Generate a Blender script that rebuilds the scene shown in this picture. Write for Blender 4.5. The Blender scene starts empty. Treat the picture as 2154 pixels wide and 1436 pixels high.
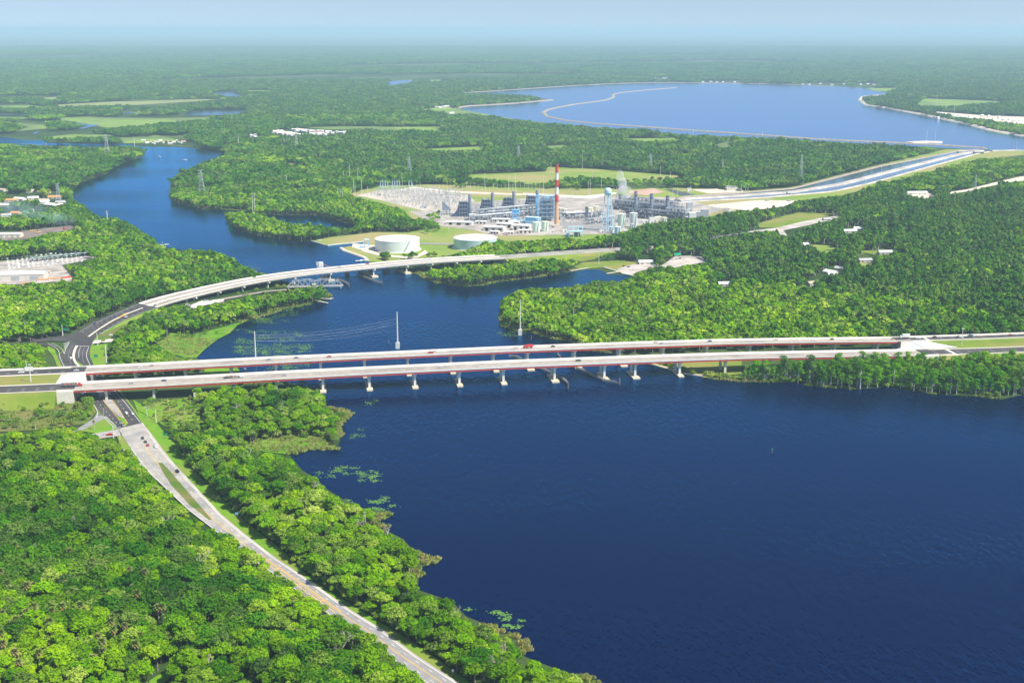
import bpy, math, random
import numpy as np
from mathutils import Vector, Matrix
from mathutils.geometry import tessellate_polygon
R = math.radians
random.seed(7)
rng = np.random.default_rng(11)
sc = bpy.context.scene
col = sc.collection

# ------------------------------------------------------------- camera, sky, sun, exposure
CAM_H = 320.0
PITCH = math.atan((718 - 60) / 2750.0)
cam_data = bpy.data.cameras.new('camera')
cam = bpy.data.objects.new('camera', cam_data)
col.objects.link(cam)
cam.location = (0, 0, CAM_H)
cam.rotation_euler = (math.pi / 2 - PITCH, 0, 0)
cam_data.sensor_width = 36
cam_data.lens = 36 * 2750.0 / 2154
cam_data.clip_start = 1.0
cam_data.clip_end = 400000
sc.camera = cam

SUN_EL, SUN_AZ = R(54), R(-28)          # azimuth of the sun measured from +X towards +Y
world = bpy.data.worlds.new('World')
sc.world = world
world.use_nodes = True
wn = world.node_tree.nodes
wl = world.node_tree.links
sky = wn.new('ShaderNodeTexSky')
sky.sky_type = 'NISHITA'
sky.sun_disc = False
sky.sun_elevation = SUN_EL
sky.sun_rotation = math.pi / 2 - SUN_AZ
sky.air_density = 1.0
sky.dust_density = 0.3
sky.ozone_density = 3.0
tc = wn.new('ShaderNodeTexCoord')
lift = wn.new('ShaderNodeVectorMath')          # the whitest band of the sky lies in the haze below the horizon
lift.operation = 'ADD'
lift.inputs[1].default_value = (0, 0, 0.16)
wl.new(tc.outputs['Generated'], lift.inputs[0])
wl.new(lift.outputs[0], sky.inputs['Vector'])
bg = wn['Background']
tint = wn.new('ShaderNodeMix')
tint.data_type = 'RGBA'
tint.blend_type = 'MULTIPLY'
tint.inputs['Factor'].default_value = 1.0
tint.inputs[7].default_value = (1.38, 1.20, 1.02, 1)
wl.new(sky.outputs[0], tint.inputs[6])
wl.new(tint.outputs[2], bg.inputs[0])
bg.inputs[1].default_value = 0.098

sd = bpy.data.lights.new('sun', 'SUN')
sd.energy = 5.0
sd.angle = R(0.53)
sd.color = (1.0, 0.95, 0.86)
sun = bpy.data.objects.new('sun', sd)
col.objects.link(sun)
sdir = Vector((math.cos(SUN_EL) * math.cos(SUN_AZ), math.cos(SUN_EL) * math.sin(SUN_AZ), math.sin(SUN_EL)))
sun.rotation_euler = sdir.to_track_quat('Z', 'Y').to_euler()
sun.location = (0, 0, 900)

sc.view_settings.view_transform = 'Standard'
sc.view_settings.look = 'None'
sc.view_settings.exposure = 0.58
sc.view_settings.gamma = 1
sc.view_settings.use_curve_mapping = False
sc.render.engine = 'CYCLES'
cy = sc.cycles
cy.max_bounces = 5
cy.diffuse_bounces = 3
cy.glossy_bounces = 2
cy.transmission_bounces = 2
cy.volume_bounces = 1
cy.transparent_max_bounces = 8
cy.use_denoising = True
cy.volume_step_rate = 4.0
cy.sample_clamp_indirect = 4.0

# ------------------------------------------------------------- where a point of the view meets a level
FP = 2750.0
SP, CP = math.sin(PITCH), math.cos(PITCH)


def G(x, y, z=0.0):
    v = y - 718.0
    d = FP * SP + v * CP
    t = (CAM_H - z) / d
    return Vector(((x - 1077.0) * t, (FP * CP - v * SP) * t, z))


def PRN(X, Y, Z):
    Zr = Z - CAM_H
    dep = Y * CP - Zr * SP
    up = Y * SP + Zr * CP
    return 1077 + FP * X / dep, 718 - FP * up / dep


def GV(pts, z=0.0):
    return [G(p[0], p[1], p[2] if len(p) > 2 else z) for p in pts]


def mpp(y):                    # metres per photo pixel of things standing on the ground line y
    return CAM_H / (CP * (y - 60.0))


def inpoly(px, py, poly):
    px = np.asarray(px)
    py = np.asarray(py)
    ins = np.zeros(px.shape, bool)
    P = np.array([(p[0], p[1]) for p in poly], float)
    bx0, by0 = P.min(0)
    bx1, by1 = P.max(0)
    sel = np.nonzero((px >= bx0) & (px <= bx1) & (py >= by0) & (py <= by1))[0]
    if len(sel) == 0:
        return ins
    x = px[sel]
    y = py[sel]
    r = np.zeros(len(sel), bool)
    j = len(P) - 1
    for i in range(len(P)):
        xi, yi = P[i]
        xj, yj = P[j]
        if yi != yj:
            c = ((yi > y) != (yj > y)) & (x < (xj - xi) * (y - yi) / (yj - yi) + xi)
            r ^= c
        j = i
    ins[sel] = r
    return ins


# ------------------------------------------------------------- mesh building
class MB:
    def __init__(s):
        s.v = []
        s.f = []
        s.m = []

    def add(s, vs, fs, mi=0):
        n = len(s.v)
        s.v.extend([tuple(v) for v in vs])
        s.f.extend([tuple(i + n for i in f) for f in fs])
        s.m.extend([mi] * len(fs))
        return s

    def box(s, c, d, rz=0.0, mi=0, taper=1.0):      # c = centre of the base
        hx, hy, h = d[0] / 2, d[1] / 2, d[2]
        ca, sa = math.cos(rz), math.sin(rz)
        vs = []
        for z, k in ((0, 1.0), (h, taper)):
            for x, y in ((-hx, -hy), (hx, -hy), (hx, hy), (-hx, hy)):
                x *= k
                y *= k
                vs.append((c[0] + x * ca - y * sa, c[1] + x * sa + y * ca, c[2] + z))
        return s.add(vs, [(0, 3, 2, 1), (4, 5, 6, 7), (0, 1, 5, 4), (1, 2, 6, 5), (2, 3, 7, 6), (3, 0, 4, 7)], mi)

    def cyl(s, p0, p1, r0, r1=None, n=10, mi=0, caps=True):
        if r1 is None:
            r1 = r0
        p0, p1 = Vector(p0), Vector(p1)
        d = (p1 - p0)
        if d.length < 1e-6:
            return s
        d.normalize()
        a = Vector((0, 0, 1)) if abs(d.z) < 0.9 else Vector((1, 0, 0))
        u = d.cross(a).normalized()
        w = d.cross(u)
        vs = []
        for p, r in ((p0, r0), (p1, r1)):
            for i in range(n):
                t = 2 * math.pi * i / n
                vs.append(p + (u * math.cos(t) + w * math.sin(t)) * r)
        fs = [(i, i + n, (i + 1) % n + n, (i + 1) % n) for i in range(n)]
        if caps:
            fs += [tuple(range(n)), tuple(range(2 * n - 1, n - 1, -1))]
        return s.add(vs, fs, mi)

    def lathe(s, c, prof, n=24, mi=0):               # prof: (radius, z)
        vs = []
        for r, z in prof:
            for i in range(n):
                t = 2 * math.pi * i / n
                vs.append((c[0] + r * math.cos(t), c[1] + r * math.sin(t), c[2] + z))
        fs = []
        for k in range(len(prof) - 1):
            for i in range(n):
                a = k * n + i
                b = k * n + (i + 1) % n
                fs.append((a, b, b + n, a + n))
        fs.append(tuple(range((len(prof) - 1) * n, len(prof) * n)))
        return s.add(vs, fs, mi)

    def bar(s, p0, p1, w, h=None, mi=0):
        h = h or w
        p0, p1 = Vector(p0), Vector(p1)
        d = (p1 - p0)
        if d.length < 1e-6:
            return s
        d.normalize()
        a = Vector((0, 0, 1)) if abs(d.z) < 0.95 else Vector((1, 0, 0))
        u = d.cross(a).normalized() * (w / 2)
        q = d.cross(u).normalized() * (h / 2)
        vs = [p + e for p in (p0, p1) for e in (-u - q, u - q, u + q, -u + q)]
        return s.add(vs, [(0, 1, 2, 3), (7, 6, 5, 4), (0, 4, 5, 1), (1, 5, 6, 2), (2, 6, 7, 3), (3, 7, 4, 0)], mi)

    def poly(s, pts, mi=0, thick=0.0):
        pts = [Vector(p) for p in pts]
        tri = tessellate_polygon([pts])
        fs = []
        for t in tri:
            a, b, c = [pts[i] for i in t]
            nz = (b - a).cross(c - a).z
            fs.append(tuple(t) if nz > 0 else (t[0], t[2], t[1]))
        s.add(pts, fs, mi)
        if thick:
            n = len(pts)
            lo = [p - Vector((0, 0, thick)) for p in pts]
            s.add(pts + lo, [(i, (i + 1) % n, n + (i + 1) % n, n + i) for i in range(n)], mi)
        return s

    def ribbon(s, L, Rr, mi=0):
        n = len(L)
        return s.add(list(L) + list(Rr), [(i, n + i, n + i + 1, i + 1) for i in range(n - 1)], mi)

    def sweep(s, pts, sect, closed=True, mi=0):      # sect: (offset to the left of travel, dz)
        pts = [Vector(p) for p in pts]
        vs = []
        n = len(sect)
        for i, p in enumerate(pts):
            d = (pts[min(i + 1, len(pts) - 1)] - pts[max(i - 1, 0)])
            d.z = 0
            d.normalize()
            l = Vector((-d.y, d.x, 0))
            for o, z in sect:
                vs.append(p + l * o + Vector((0, 0, z)))
        fs = []
        for i in range(len(pts) - 1):
            for k in range(n if closed else n - 1):
                a = i * n + k
                b = i * n + (k + 1) % n
                fs.append((a, b, b + n, a + n))
        if closed:
            fs += [tuple(range(n - 1, -1, -1)), tuple(range((len(pts) - 1) * n, len(pts) * n))]
        return s.add(vs, fs, mi)

    def gable(s, c, w, d, h, rh, rz=0.0, over=0.4, mi=0, rmi=1, part='both'):
        ca, sa = math.cos(rz), math.sin(rz)

        def T(x, y, z):
            return (c[0] + x * ca - y * sa, c[1] + x * sa + y * ca, c[2] + z)
        hx, hy = w / 2, d / 2
        if part in ('both', 'wall'):
            vs = [T(-hx, -hy, 0), T(hx, -hy, 0), T(hx, hy, 0), T(-hx, hy, 0),
                  T(-hx, -hy, h), T(hx, -hy, h), T(hx, hy, h), T(-hx, hy, h), T(-hx, 0, h + rh * .97), T(hx, 0, h + rh * .97)]
            s.add(vs, [(0, 1, 5, 4), (2, 3, 7, 6), (1, 2, 6, 9, 5), (3, 0, 4, 8, 7)], mi)
        if part in ('both', 'roof'):
            X, Y = hx + over, hy + over
            e = rh * over / hy
            t = 0.25
            vs = []
            for dz in (0, t):
                vs += [T(-X, -Y, h - e + dz), T(X, -Y, h - e + dz), T(X, 0, h + rh + dz), T(-X, 0, h + rh + dz), T(X, Y, h - e + dz), T(-X, Y, h - e + dz)]
            s.add(vs, [(0, 3, 2, 1), (3, 5, 4, 2), (6, 7, 8, 9), (9, 8, 10, 11), (0, 1, 7, 6), (1, 2, 8, 7), (2, 4, 10, 8), (4, 5, 11, 10), (5, 3, 9, 11), (3, 0, 6, 9)], rmi)
        return s

    def mesh(s, name, mats, smooth=False):
        me = bpy.data.meshes.new(name)
        me.from_pydata(s.v, [], s.f)
        mats = mats if isinstance(mats, (list, tuple)) else [mats]
        for m in mats:
            me.materials.append(m)
        if len(mats) > 1:
            me.polygons.foreach_set('material_index', s.m)
        if smooth:
            me.polygons.foreach_set('use_smooth', [True] * len(me.polygons))
        me.update()
        return me

    def build(s, name, mats, parent=None, smooth=False, loc=None):
        o = bpy.data.objects.new(name, s.mesh(name, mats, smooth))
        col.objects.link(o)
        if parent is not None:
            o.parent = parent
        if loc is not None:
            o.location = loc
        return o


def tag(o, label=None, cat=None, group=None, kind=None):
    if label:
        o['label'] = label
    if cat:
        o['category'] = cat
    if group:
        o['group'] = group
    if kind:
        o['kind'] = kind
    return o


def thing(name, label, cat, loc=(0, 0, 0), rz=0.0, group=None):
    o = bpy.data.objects.new(name, None)
    col.objects.link(o)
    o.location = loc
    o.rotation_euler = (0, 0, rz)
    o.empty_display_size = 1
    return tag(o, label, cat, group)


def copy_tree(o, loc=None, rz=None, label=None, parent=None, scale=None):
    c = o.copy()
    col.objects.link(c)
    if parent is not None:
        c.parent = parent
    if loc is not None:
        c.location = loc
    if rz is not None:
        c.rotation_euler = (0, 0, rz)
    if scale is not None:
        c.scale = scale
    if label:
        c['label'] = label
    for ch in o.children:
        copy_tree(ch, parent=c)
    return c


def struct(name, mb, mats, smooth=False):
    return tag(mb.build(name, mats, smooth=smooth), kind='structure')


# ------------------------------------------------------------- materials
def mat(name, c1, c2=None, scale=0.2, rough=0.7, spec=0.3, metal=0.0, detail=3, bump=0.0, bscale=None, c3=None, s3=None, coord='pos', low=.35, high=.65):
    m = bpy.data.materials.new(name)
    m.use_nodes = True
    nt = m.node_tree
    b = nt.nodes['Principled BSDF']
    b.inputs['Roughness'].default_value = rough
    b.inputs['Metallic'].default_value = metal
    b.inputs['Specular IOR Level'].default_value = spec
    b.inputs['Base Color'].default_value = (*c1, 1)
    if c2 is not None or bump:
        if coord == 'pos':
            g = nt.nodes.new('ShaderNodeNewGeometry').outputs['Position']
        else:
            g = nt.nodes.new('ShaderNodeTexCoord').outputs['Object']
    if c2 is not None:
        n = nt.nodes.new('ShaderNodeTexNoise')
        n.inputs['Scale'].default_value = scale
        n.inputs['Detail'].default_value = detail
        n.inputs['Roughness'].default_value = .6
        nt.links.new(g, n.inputs['Vector'])
        r = nt.nodes.new('ShaderNodeValToRGB')
        r.color_ramp.elements[0].position = low
        r.color_ramp.elements[1].position = high
        r.color_ramp.elements[0].color = (*c1, 1)
        r.color_ramp.elements[1].color = (*c2, 1)
        nt.links.new(n.outputs['Fac'], r.inputs[0])
        out = r.outputs[0]
        if c3 is not None:
            n3 = nt.nodes.new('ShaderNodeTexNoise')
            n3.inputs['Scale'].default_value = s3
            n3.inputs['Detail'].default_value = 2
            nt.links.new(g, n3.inputs['Vector'])
            r3 = nt.nodes.new('ShaderNodeValToRGB')
            r3.color_ramp.elements[0].position = .45
            r3.color_ramp.elements[1].position = .65
            mx = nt.nodes.new('ShaderNodeMix')
            mx.data_type = 'RGBA'
            nt.links.new(n3.outputs['Fac'], r3.inputs[0])
            nt.links.new(r3.outputs[0], mx.inputs['Factor'])
            nt.links.new(out, mx.inputs[6])
            mx.inputs[7].default_value = (*c3, 1)
            out = mx.outputs[2]
        nt.links.new(out, b.inputs['Base Color'])
    if bump:
        nb = nt.nodes.new('ShaderNodeTexNoise')
        nb.inputs['Scale'].default_value = bscale or scale * 4
        nt.links.new(g, nb.inputs['Vector'])
        bp = nt.nodes.new('ShaderNodeBump')
        bp.inputs['Strength'].default_value = bump
        bp.inputs['Distance'].default_value = .5
        nt.links.new(nb.outputs['Fac'], bp.inputs['Height'])
        nt.links.new(bp.outputs[0], b.inputs['Normal'])
    return m


def foliage(name, dark, light, hue2, patch=0.012, trans=0.18):
    m = bpy.data.materials.new(name)
    m.use_nodes = True
    nt = m.node_tree
    nt.nodes.clear()
    out = nt.nodes.new('ShaderNodeOutputMaterial')
    oi = nt.nodes.new('ShaderNodeObjectInfo')
    geo = nt.nodes.new('ShaderNodeNewGeometry')
    n1 = nt.nodes.new('ShaderNodeTexNoise')       # leaf clumps
    n1.inputs['Scale'].default_value = 0.45
    n1.inputs['Detail'].default_value = 2
    nt.links.new(geo.outputs['Position'], n1.inputs['Vector'])
    n2 = nt.nodes.new('ShaderNodeTexNoise')       # stands of one kind of tree
    n2.inputs['Scale'].default_value = patch
    n2.inputs['Detail'].default_value = 3
    nt.links.new(oi.outputs['Location'], n2.inputs['Vector'])
    a = nt.nodes.new('ShaderNodeMath')
    a.operation = 'MULTIPLY_ADD'
    nt.links.new(oi.outputs['Random'], a.inputs[0])
    a.inputs[1].default_value = 0.40
    nt.links.new(n2.outputs['Fac'], a.inputs[2])
    b = nt.nodes.new('ShaderNodeMath')
    b.operation = 'MULTIPLY_ADD'
    nt.links.new(n1.outputs['Fac'], b.inputs[0])
    b.inputs[1].default_value = 0.5
    nt.links.new(a.outputs[0], b.inputs[2])
    mr = nt.nodes.new('ShaderNodeMapRange')
    mr.inputs['From Min'].default_value = 0.60
    mr.inputs['From Max'].default_value = 1.30
    nt.links.new(b.outputs[0], mr.inputs['Value'])
    r = nt.nodes.new('ShaderNodeValToRGB')
    r.color_ramp.elements[0].color = (*dark, 1)
    r.color_ramp.elements[1].color = (*hue2, 1)
    e = r.color_ramp.elements.new(.6)
    e.color = (*light, 1)
    nt.links.new(mr.outputs[0], r.inputs[0])
    k1 = nt.nodes.new('ShaderNodeMath')            # each tree its own tint
    k1.operation = 'MULTIPLY'
    k1.inputs[1].default_value = 17.31
    nt.links.new(oi.outputs['Random'], k1.inputs[0])
    k2 = nt.nodes.new('ShaderNodeMath')
    k2.operation = 'FRACT'
    nt.links.new(k1.outputs[0], k2.inputs[0])
    k3 = nt.nodes.new('ShaderNodeMapRange')
    k3.inputs['To Min'].default_value = .482
    k3.inputs['To Max'].default_value = .515
    nt.links.new(k2.outputs[0], k3.inputs['Value'])
    k4 = nt.nodes.new('ShaderNodeMapRange')
    k4.inputs['From Min'].default_value = 0
    k4.inputs['From Max'].default_value = .35
    k4.inputs['To Min'].default_value = .85
    k4.inputs['To Max'].default_value = 1.0
    nt.links.new(k2.outputs[0], k4.inputs['Value'])
    hs = nt.nodes.new('ShaderNodeHueSaturation')
    nt.links.new(k3.outputs[0], hs.inputs['Hue'])
    nt.links.new(k4.outputs[0], hs.inputs['Saturation'])
    nt.links.new(r.outputs[0], hs.inputs['Color'])
    d = nt.nodes.new('ShaderNodeBsdfDiffuse')
    t = nt.nodes.new('ShaderNodeBsdfTranslucent')
    nt.links.new(hs.outputs[0], d.inputs[0])
    nt.links.new(hs.outputs[0], t.inputs[0])
    mx = nt.nodes.new('ShaderNodeMixShader')
    mx.inputs[0].default_value = trans
    nt.links.new(d.outputs[0], mx.inputs[1])
    nt.links.new(t.outputs[0], mx.inputs[2])
    nt.links.new(mx.outputs[0], out.inputs[0])
    return m


def water_mat(name, base, scale, strength, rough, rot=0.6, stretch=3.0, refl=(.12, .52, 1.0)):
    m = bpy.data.materials.new(name)
    m.use_nodes = True
    nt = m.node_tree
    nt.nodes.remove(nt.nodes['Principled BSDF'])
    out = nt.nodes['Material Output']
    df = nt.nodes.new('ShaderNodeBsdfDiffuse')
    df.inputs[0].default_value = (*base, 1)
    gl = nt.nodes.new('ShaderNodeBsdfGlossy')
    gl.inputs[0].default_value = (*refl, 1)
    gl.inputs['Roughness'].default_value = rough
    fr = nt.nodes.new('ShaderNodeFresnel')
    fr.inputs[0].default_value = 1.5
    mxs = nt.nodes.new('ShaderNodeMixShader')
    pw = nt.nodes.new('ShaderNodeMath')
    pw.operation = 'POWER'
    pw.inputs[1].default_value = 1.5
    nt.links.new(fr.outputs[0], pw.inputs[0])
    pm = nt.nodes.new('ShaderNodeMath')
    pm.operation = 'MULTIPLY'
    pm.use_clamp = True
    pm.inputs[1].default_value = 1.9
    nt.links.new(pw.outputs[0], pm.inputs[0])
    nt.links.new(pm.outputs[0], mxs.inputs[0])
    nt.links.new(df.outputs[0], mxs.inputs[1])
    nt.links.new(gl.outputs[0], mxs.inputs[2])
    nt.links.new(mxs.outputs[0], out.inputs[0])
    g = nt.nodes.new('ShaderNodeNewGeometry')
    mp = nt.nodes.new('ShaderNodeMapping')
    mp.inputs['Rotation'].default_value = (0, 0, rot)
    mp.inputs['Scale'].default_value = (1, 1 / stretch, 1)
    nt.links.new(g.outputs['Position'], mp.inputs['Vector'])
    hs = []
    for k, w in ((scale, 1.0), (scale * 3.1, .45)):
        n = nt.nodes.new('ShaderNodeTexNoise')
        n.inputs['Scale'].default_value = k
        n.inputs['Detail'].default_value = 2
        nt.links.new(mp.outputs[0], n.inputs['Vector'])
        ml = nt.nodes.new('ShaderNodeMath')
        ml.operation = 'MULTIPLY'
        ml.inputs[1].default_value = w
        nt.links.new(n.outputs['Fac'], ml.inputs[0])
        hs.append(ml.outputs[0])
    ad = nt.nodes.new('ShaderNodeMath')
    nt.links.new(hs[0], ad.inputs[0])
    nt.links.new(hs[1], ad.inputs[1])
    # breeze: broad patches where the ripple is stronger or calmer
    mp2 = nt.nodes.new('ShaderNodeMapping')
    mp2.inputs['Rotation'].default_value = (0, 0, .15)
    mp2.inputs['Scale'].default_value = (.25, 1, 1)
    nt.links.new(g.outputs['Position'], mp2.inputs['Vector'])
    nb = nt.nodes.new('ShaderNodeTexNoise')
    nb.inputs['Scale'].default_value = .006
    nb.inputs['Detail'].default_value = 3
    nt.links.new(mp2.outputs[0], nb.inputs['Vector'])
    mr = nt.nodes.new('ShaderNodeMapRange')
    mr.inputs['From Min'].default_value = .35
    mr.inputs['From Max'].default_value = .65
    mr.inputs['To Min'].default_value = strength * .22
    mr.inputs['To Max'].default_value = strength
    nt.links.new(nb.outputs['Fac'], mr.inputs['Value'])
    bp = nt.nodes.new('ShaderNodeBump')
    bp.inputs['Distance'].default_value = 1.2
    nt.links.new(mr.outputs[0], bp.inputs['Strength'])
    nt.links.new(ad.outputs[0], bp.inputs['Height'])
    for q in (df, gl, fr):
        nt.links.new(bp.outputs[0], q.inputs['Normal'])
    return m


M = dict(
    ground=mat('forest_floor', (.020, .045, .010), (.035, .075, .014), .05, 1, .1, c3=(.085, .125, .035), s3=.0022),
    far=mat('far_forest', (.022, .055, .018), (.035, .08, .022), .002, 1, .1),
    grass=mat('mown_grass', (.13, .20, .022), (.19, .25, .035), .05, .95, .1, c3=(.25, .23, .07), s3=.02),
    verge=mat('verge_grass', (.10, .24, .012), (.16, .30, .02), .08, .95, .1, c3=(.19, .24, .04), s3=.03),
    marsh=mat('marsh_grass', (.07, .20, .010), (.13, .28, .015), .06, .95, .1, c3=(.16, .24, .03), s3=.03),
    field=mat('meadow_grass', (.17, .26, .04), (.24, .30, .06), .012, .95, .1, c3=(.33, .28, .12), s3=.006),
    farfield=mat('far_marsh', (.16, .26, .05), (.22, .32, .06), .01, .95, .1, c3=(.12, .17, .06), s3=.004),
    dryfield=mat('dry_marsh', (.28, .30, .13), (.2, .25, .08), .01, .95, .1),
    scrub=mat('scrub_floor', (.11, .16, .025), (.22, .17, .08), .1, .95, .1, c3=(.08, .15, .02), s3=.05),
    asphalt=mat('asphalt', (.050, .046, .048), (.066, .062, .062), .12, .9, .25, c3=(.085, .078, .075), s3=.03),
    oldroad=mat('worn_concrete_road', (.32, .30, .27), (.42, .39, .35), .15, .9, .2, c3=(.26, .25, .24), s3=.05),
    greyroad=mat('grey_asphalt', (.24, .23, .23), (.30, .29, .28), .2, .9, .2),
    concrete=mat('bridge_concrete', (.66, .62, .56), (.74, .70, .63), .3, .85, .2),
    deck=mat('deck_concrete', (.33, .29, .25), (.41, .36, .31), .15, .9, .2, c3=(.28, .25, .22), s3=.04),
    pier=mat('pier_concrete', (.60, .57, .52), (.72, .69, .63), .5, .85, .2),
    footing=mat('footing_concrete', (.62, .50, .36), (.70, .58, .43), .6, .85, .2),
    dirt=mat('pale_sand', (.60, .50, .40), (.70, .60, .50), .03, .95, .1),
    gravel=mat('gravel', (.44, .39, .35), (.56, .50, .45), .05, .95, .1, c3=(.36, .33, .30), s3=.03),
    rock=mat('rock_bank', (.26, .22, .18), (.38, .32, .27), .15, .95, .1),
    red=mat('red_girder_paint', (.60, .060, .035), (.68, .10, .06), .2, .5, .4),
    white=mat('white_paint', (.78, .78, .76), (.72, .72, .70), .3, .5, .4),
    line=mat('road_line_white', (.70, .70, .68), rough=.7),
    yellow=mat('road_line_yellow', (.75, .46, .06), rough=.7),
    curb=mat('curb_concrete', (.60, .54, .46), (.68, .62, .54), .5, .9, .2),
    navy=mat('boiler_cladding', (.045, .075, .14), (.065, .10, .175), .1, .6, .4),
    stack=mat('stack_steel', (.20, .24, .31), (.26, .30, .37), .2, .5, .4),
    steel=mat('galvanised_steel', (.42, .45, .48), (.52, .55, .58), .4, .5, .4, .3),
    darksteel=mat('dark_steel', (.09, .11, .15), (.15, .17, .21), .3, .6, .4),
    blue=mat('light_blue_paint', (.16, .48, .80), (.22, .56, .86), .3, .5, .4),
    paleblue=mat('pale_blue_paint', (.50, .72, .84), (.58, .78, .88), .3, .5, .4),
    palegreen=mat('pale_green_paint', (.60, .74, .60), (.66, .79, .66), .2, .5, .4),
    cream=mat('cream_paint', (.74, .70, .50), (.80, .76, .58), .2, .6, .3),
    tank=mat('tank_shell', (.60, .66, .66), (.66, .71, .70), .1, .5, .4),
    tankgreen=mat('tank_shell_green', (.42, .58, .58), (.48, .63, .62), .1, .5, .4),
    roofwhite=mat('white_roof', (.80, .80, .78), (.74, .74, .72), .05, .6, .3),
    wall=mat('painted_wall', (.62, .58, .52), (.70, .66, .60), .2, .8, .2),
    chim=mat('chimney_shaft', (.56, .34, .20), (.66, .43, .27), .1, .8, .2),
    chimred=mat('chimney_red', (.62, .035, .03), (.70, .06, .045), .1, .6, .3),
    wood=mat('weathered_timber', (.13, .11, .085), (.24, .21, .17), .8, .9, .2),
    rust=mat('rusty_iron', (.26, .12, .08), (.36, .18, .12), .5, .8, .3),
    polew=mat('pale_pole', (.72, .70, .66), (.66, .64, .60), .5, .7, .3),
    glass=mat('dark_glass', (.02, .025, .03), rough=.08, spec=.8),
    tyre=mat('tyre_rubber', (.02, .02, .02), rough=.9),
    rim=mat('wheel_rim', (.45, .45, .45), rough=.3, metal=.8),
    black=mat('dark_opening', (.02, .022, .025), rough=.9),
    orange=mat('orange_tile', (.60, .25, .08), (.66, .31, .12), .5, .8, .2),
    tanroof=mat('tan_roof', (.46, .36, .27), (.54, .44, .34), .5, .8, .2),
    greyroof=mat('grey_roof', (.36, .36, .36), (.44, .44, .43), .5, .8, .2),
    redpaint=mat('red_vehicle_paint', (.60, .03, .025), rough=.3, spec=.5),
    signgreen=mat('sign_green', (.01, .28, .14), rough=.5),
    bark=mat('bark', (.22, .18, .14), (.30, .26, .21), 1.0, .9, .1),
    palebark=mat('pale_bark', (.48, .44, .38), (.58, .54, .48), 1.0, .9, .1),
    deadwood=mat('dead_wood', (.40, .34, .28), (.52, .46, .40), .5, .9, .1),
    burnt=mat('burnt_ground', (.16, .12, .11), (.26, .21, .19), .05, .95, .1),
    subst=mat('crushed_stone', (.46, .40, .33), (.58, .51, .43), .04, .95, .1, c3=(.38, .34, .29), s3=.02),
    curbg=mat('yard_concrete', (.27, .24, .22), (.38, .34, .31), .03, .95, .1, c3=(.48, .43, .38), s3=.05),
    pond=mat('pond_liner', (.08, .09, .11), rough=.5),
    awning=mat('grey_green_canvas', (.25, .32, .32), (.33, .40, .39), .2, .7, .2),
)
M['water'] = water_mat('river_water', (.0, .002, .026), .24, .9, .07, rot=.5, stretch=2.6)
M['lake'] = water_mat('lake_water', (.01, .05, .15), .10, .35, .18, rot=.2, stretch=3.5, refl=(.52, .68, .96))
M['pads'] = mat('lily_leaf', (.06, .17, .02), (.13, .26, .04), .4, .6, .3)
FOL = dict(
    broad=foliage('broadleaf_leaves', (.035, .130, .003), (.185, .37, .003), (.35, .53, .005)),
    dark=foliage('oak_leaves', (.024, .105, .005), (.085, .225, .007), (.17, .34, .009)),
    pine=foliage('pine_needles', (.032, .125, .016), (.095, .23, .020), (.18, .34, .024)),
    cyp=foliage('cypress_leaves', (.035, .14, .004), (.12, .32, .005), (.23, .44, .008)),
    palm=foliage('palm_fronds', (.10, .17, .03), (.20, .26, .06), (.30, .30, .10)),
    reed=foliage('reed_leaves', (.16, .26, .03), (.32, .36, .08), (.46, .38, .15)),
    dry=foliage('dry_palm_fronds', (.25, .13, .05), (.34, .2, .08), (.4, .28, .14)),
    bush=foliage('bush_leaves', (.09, .20, .014), (.18, .32, .02), (.30, .38, .05)),
)
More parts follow.
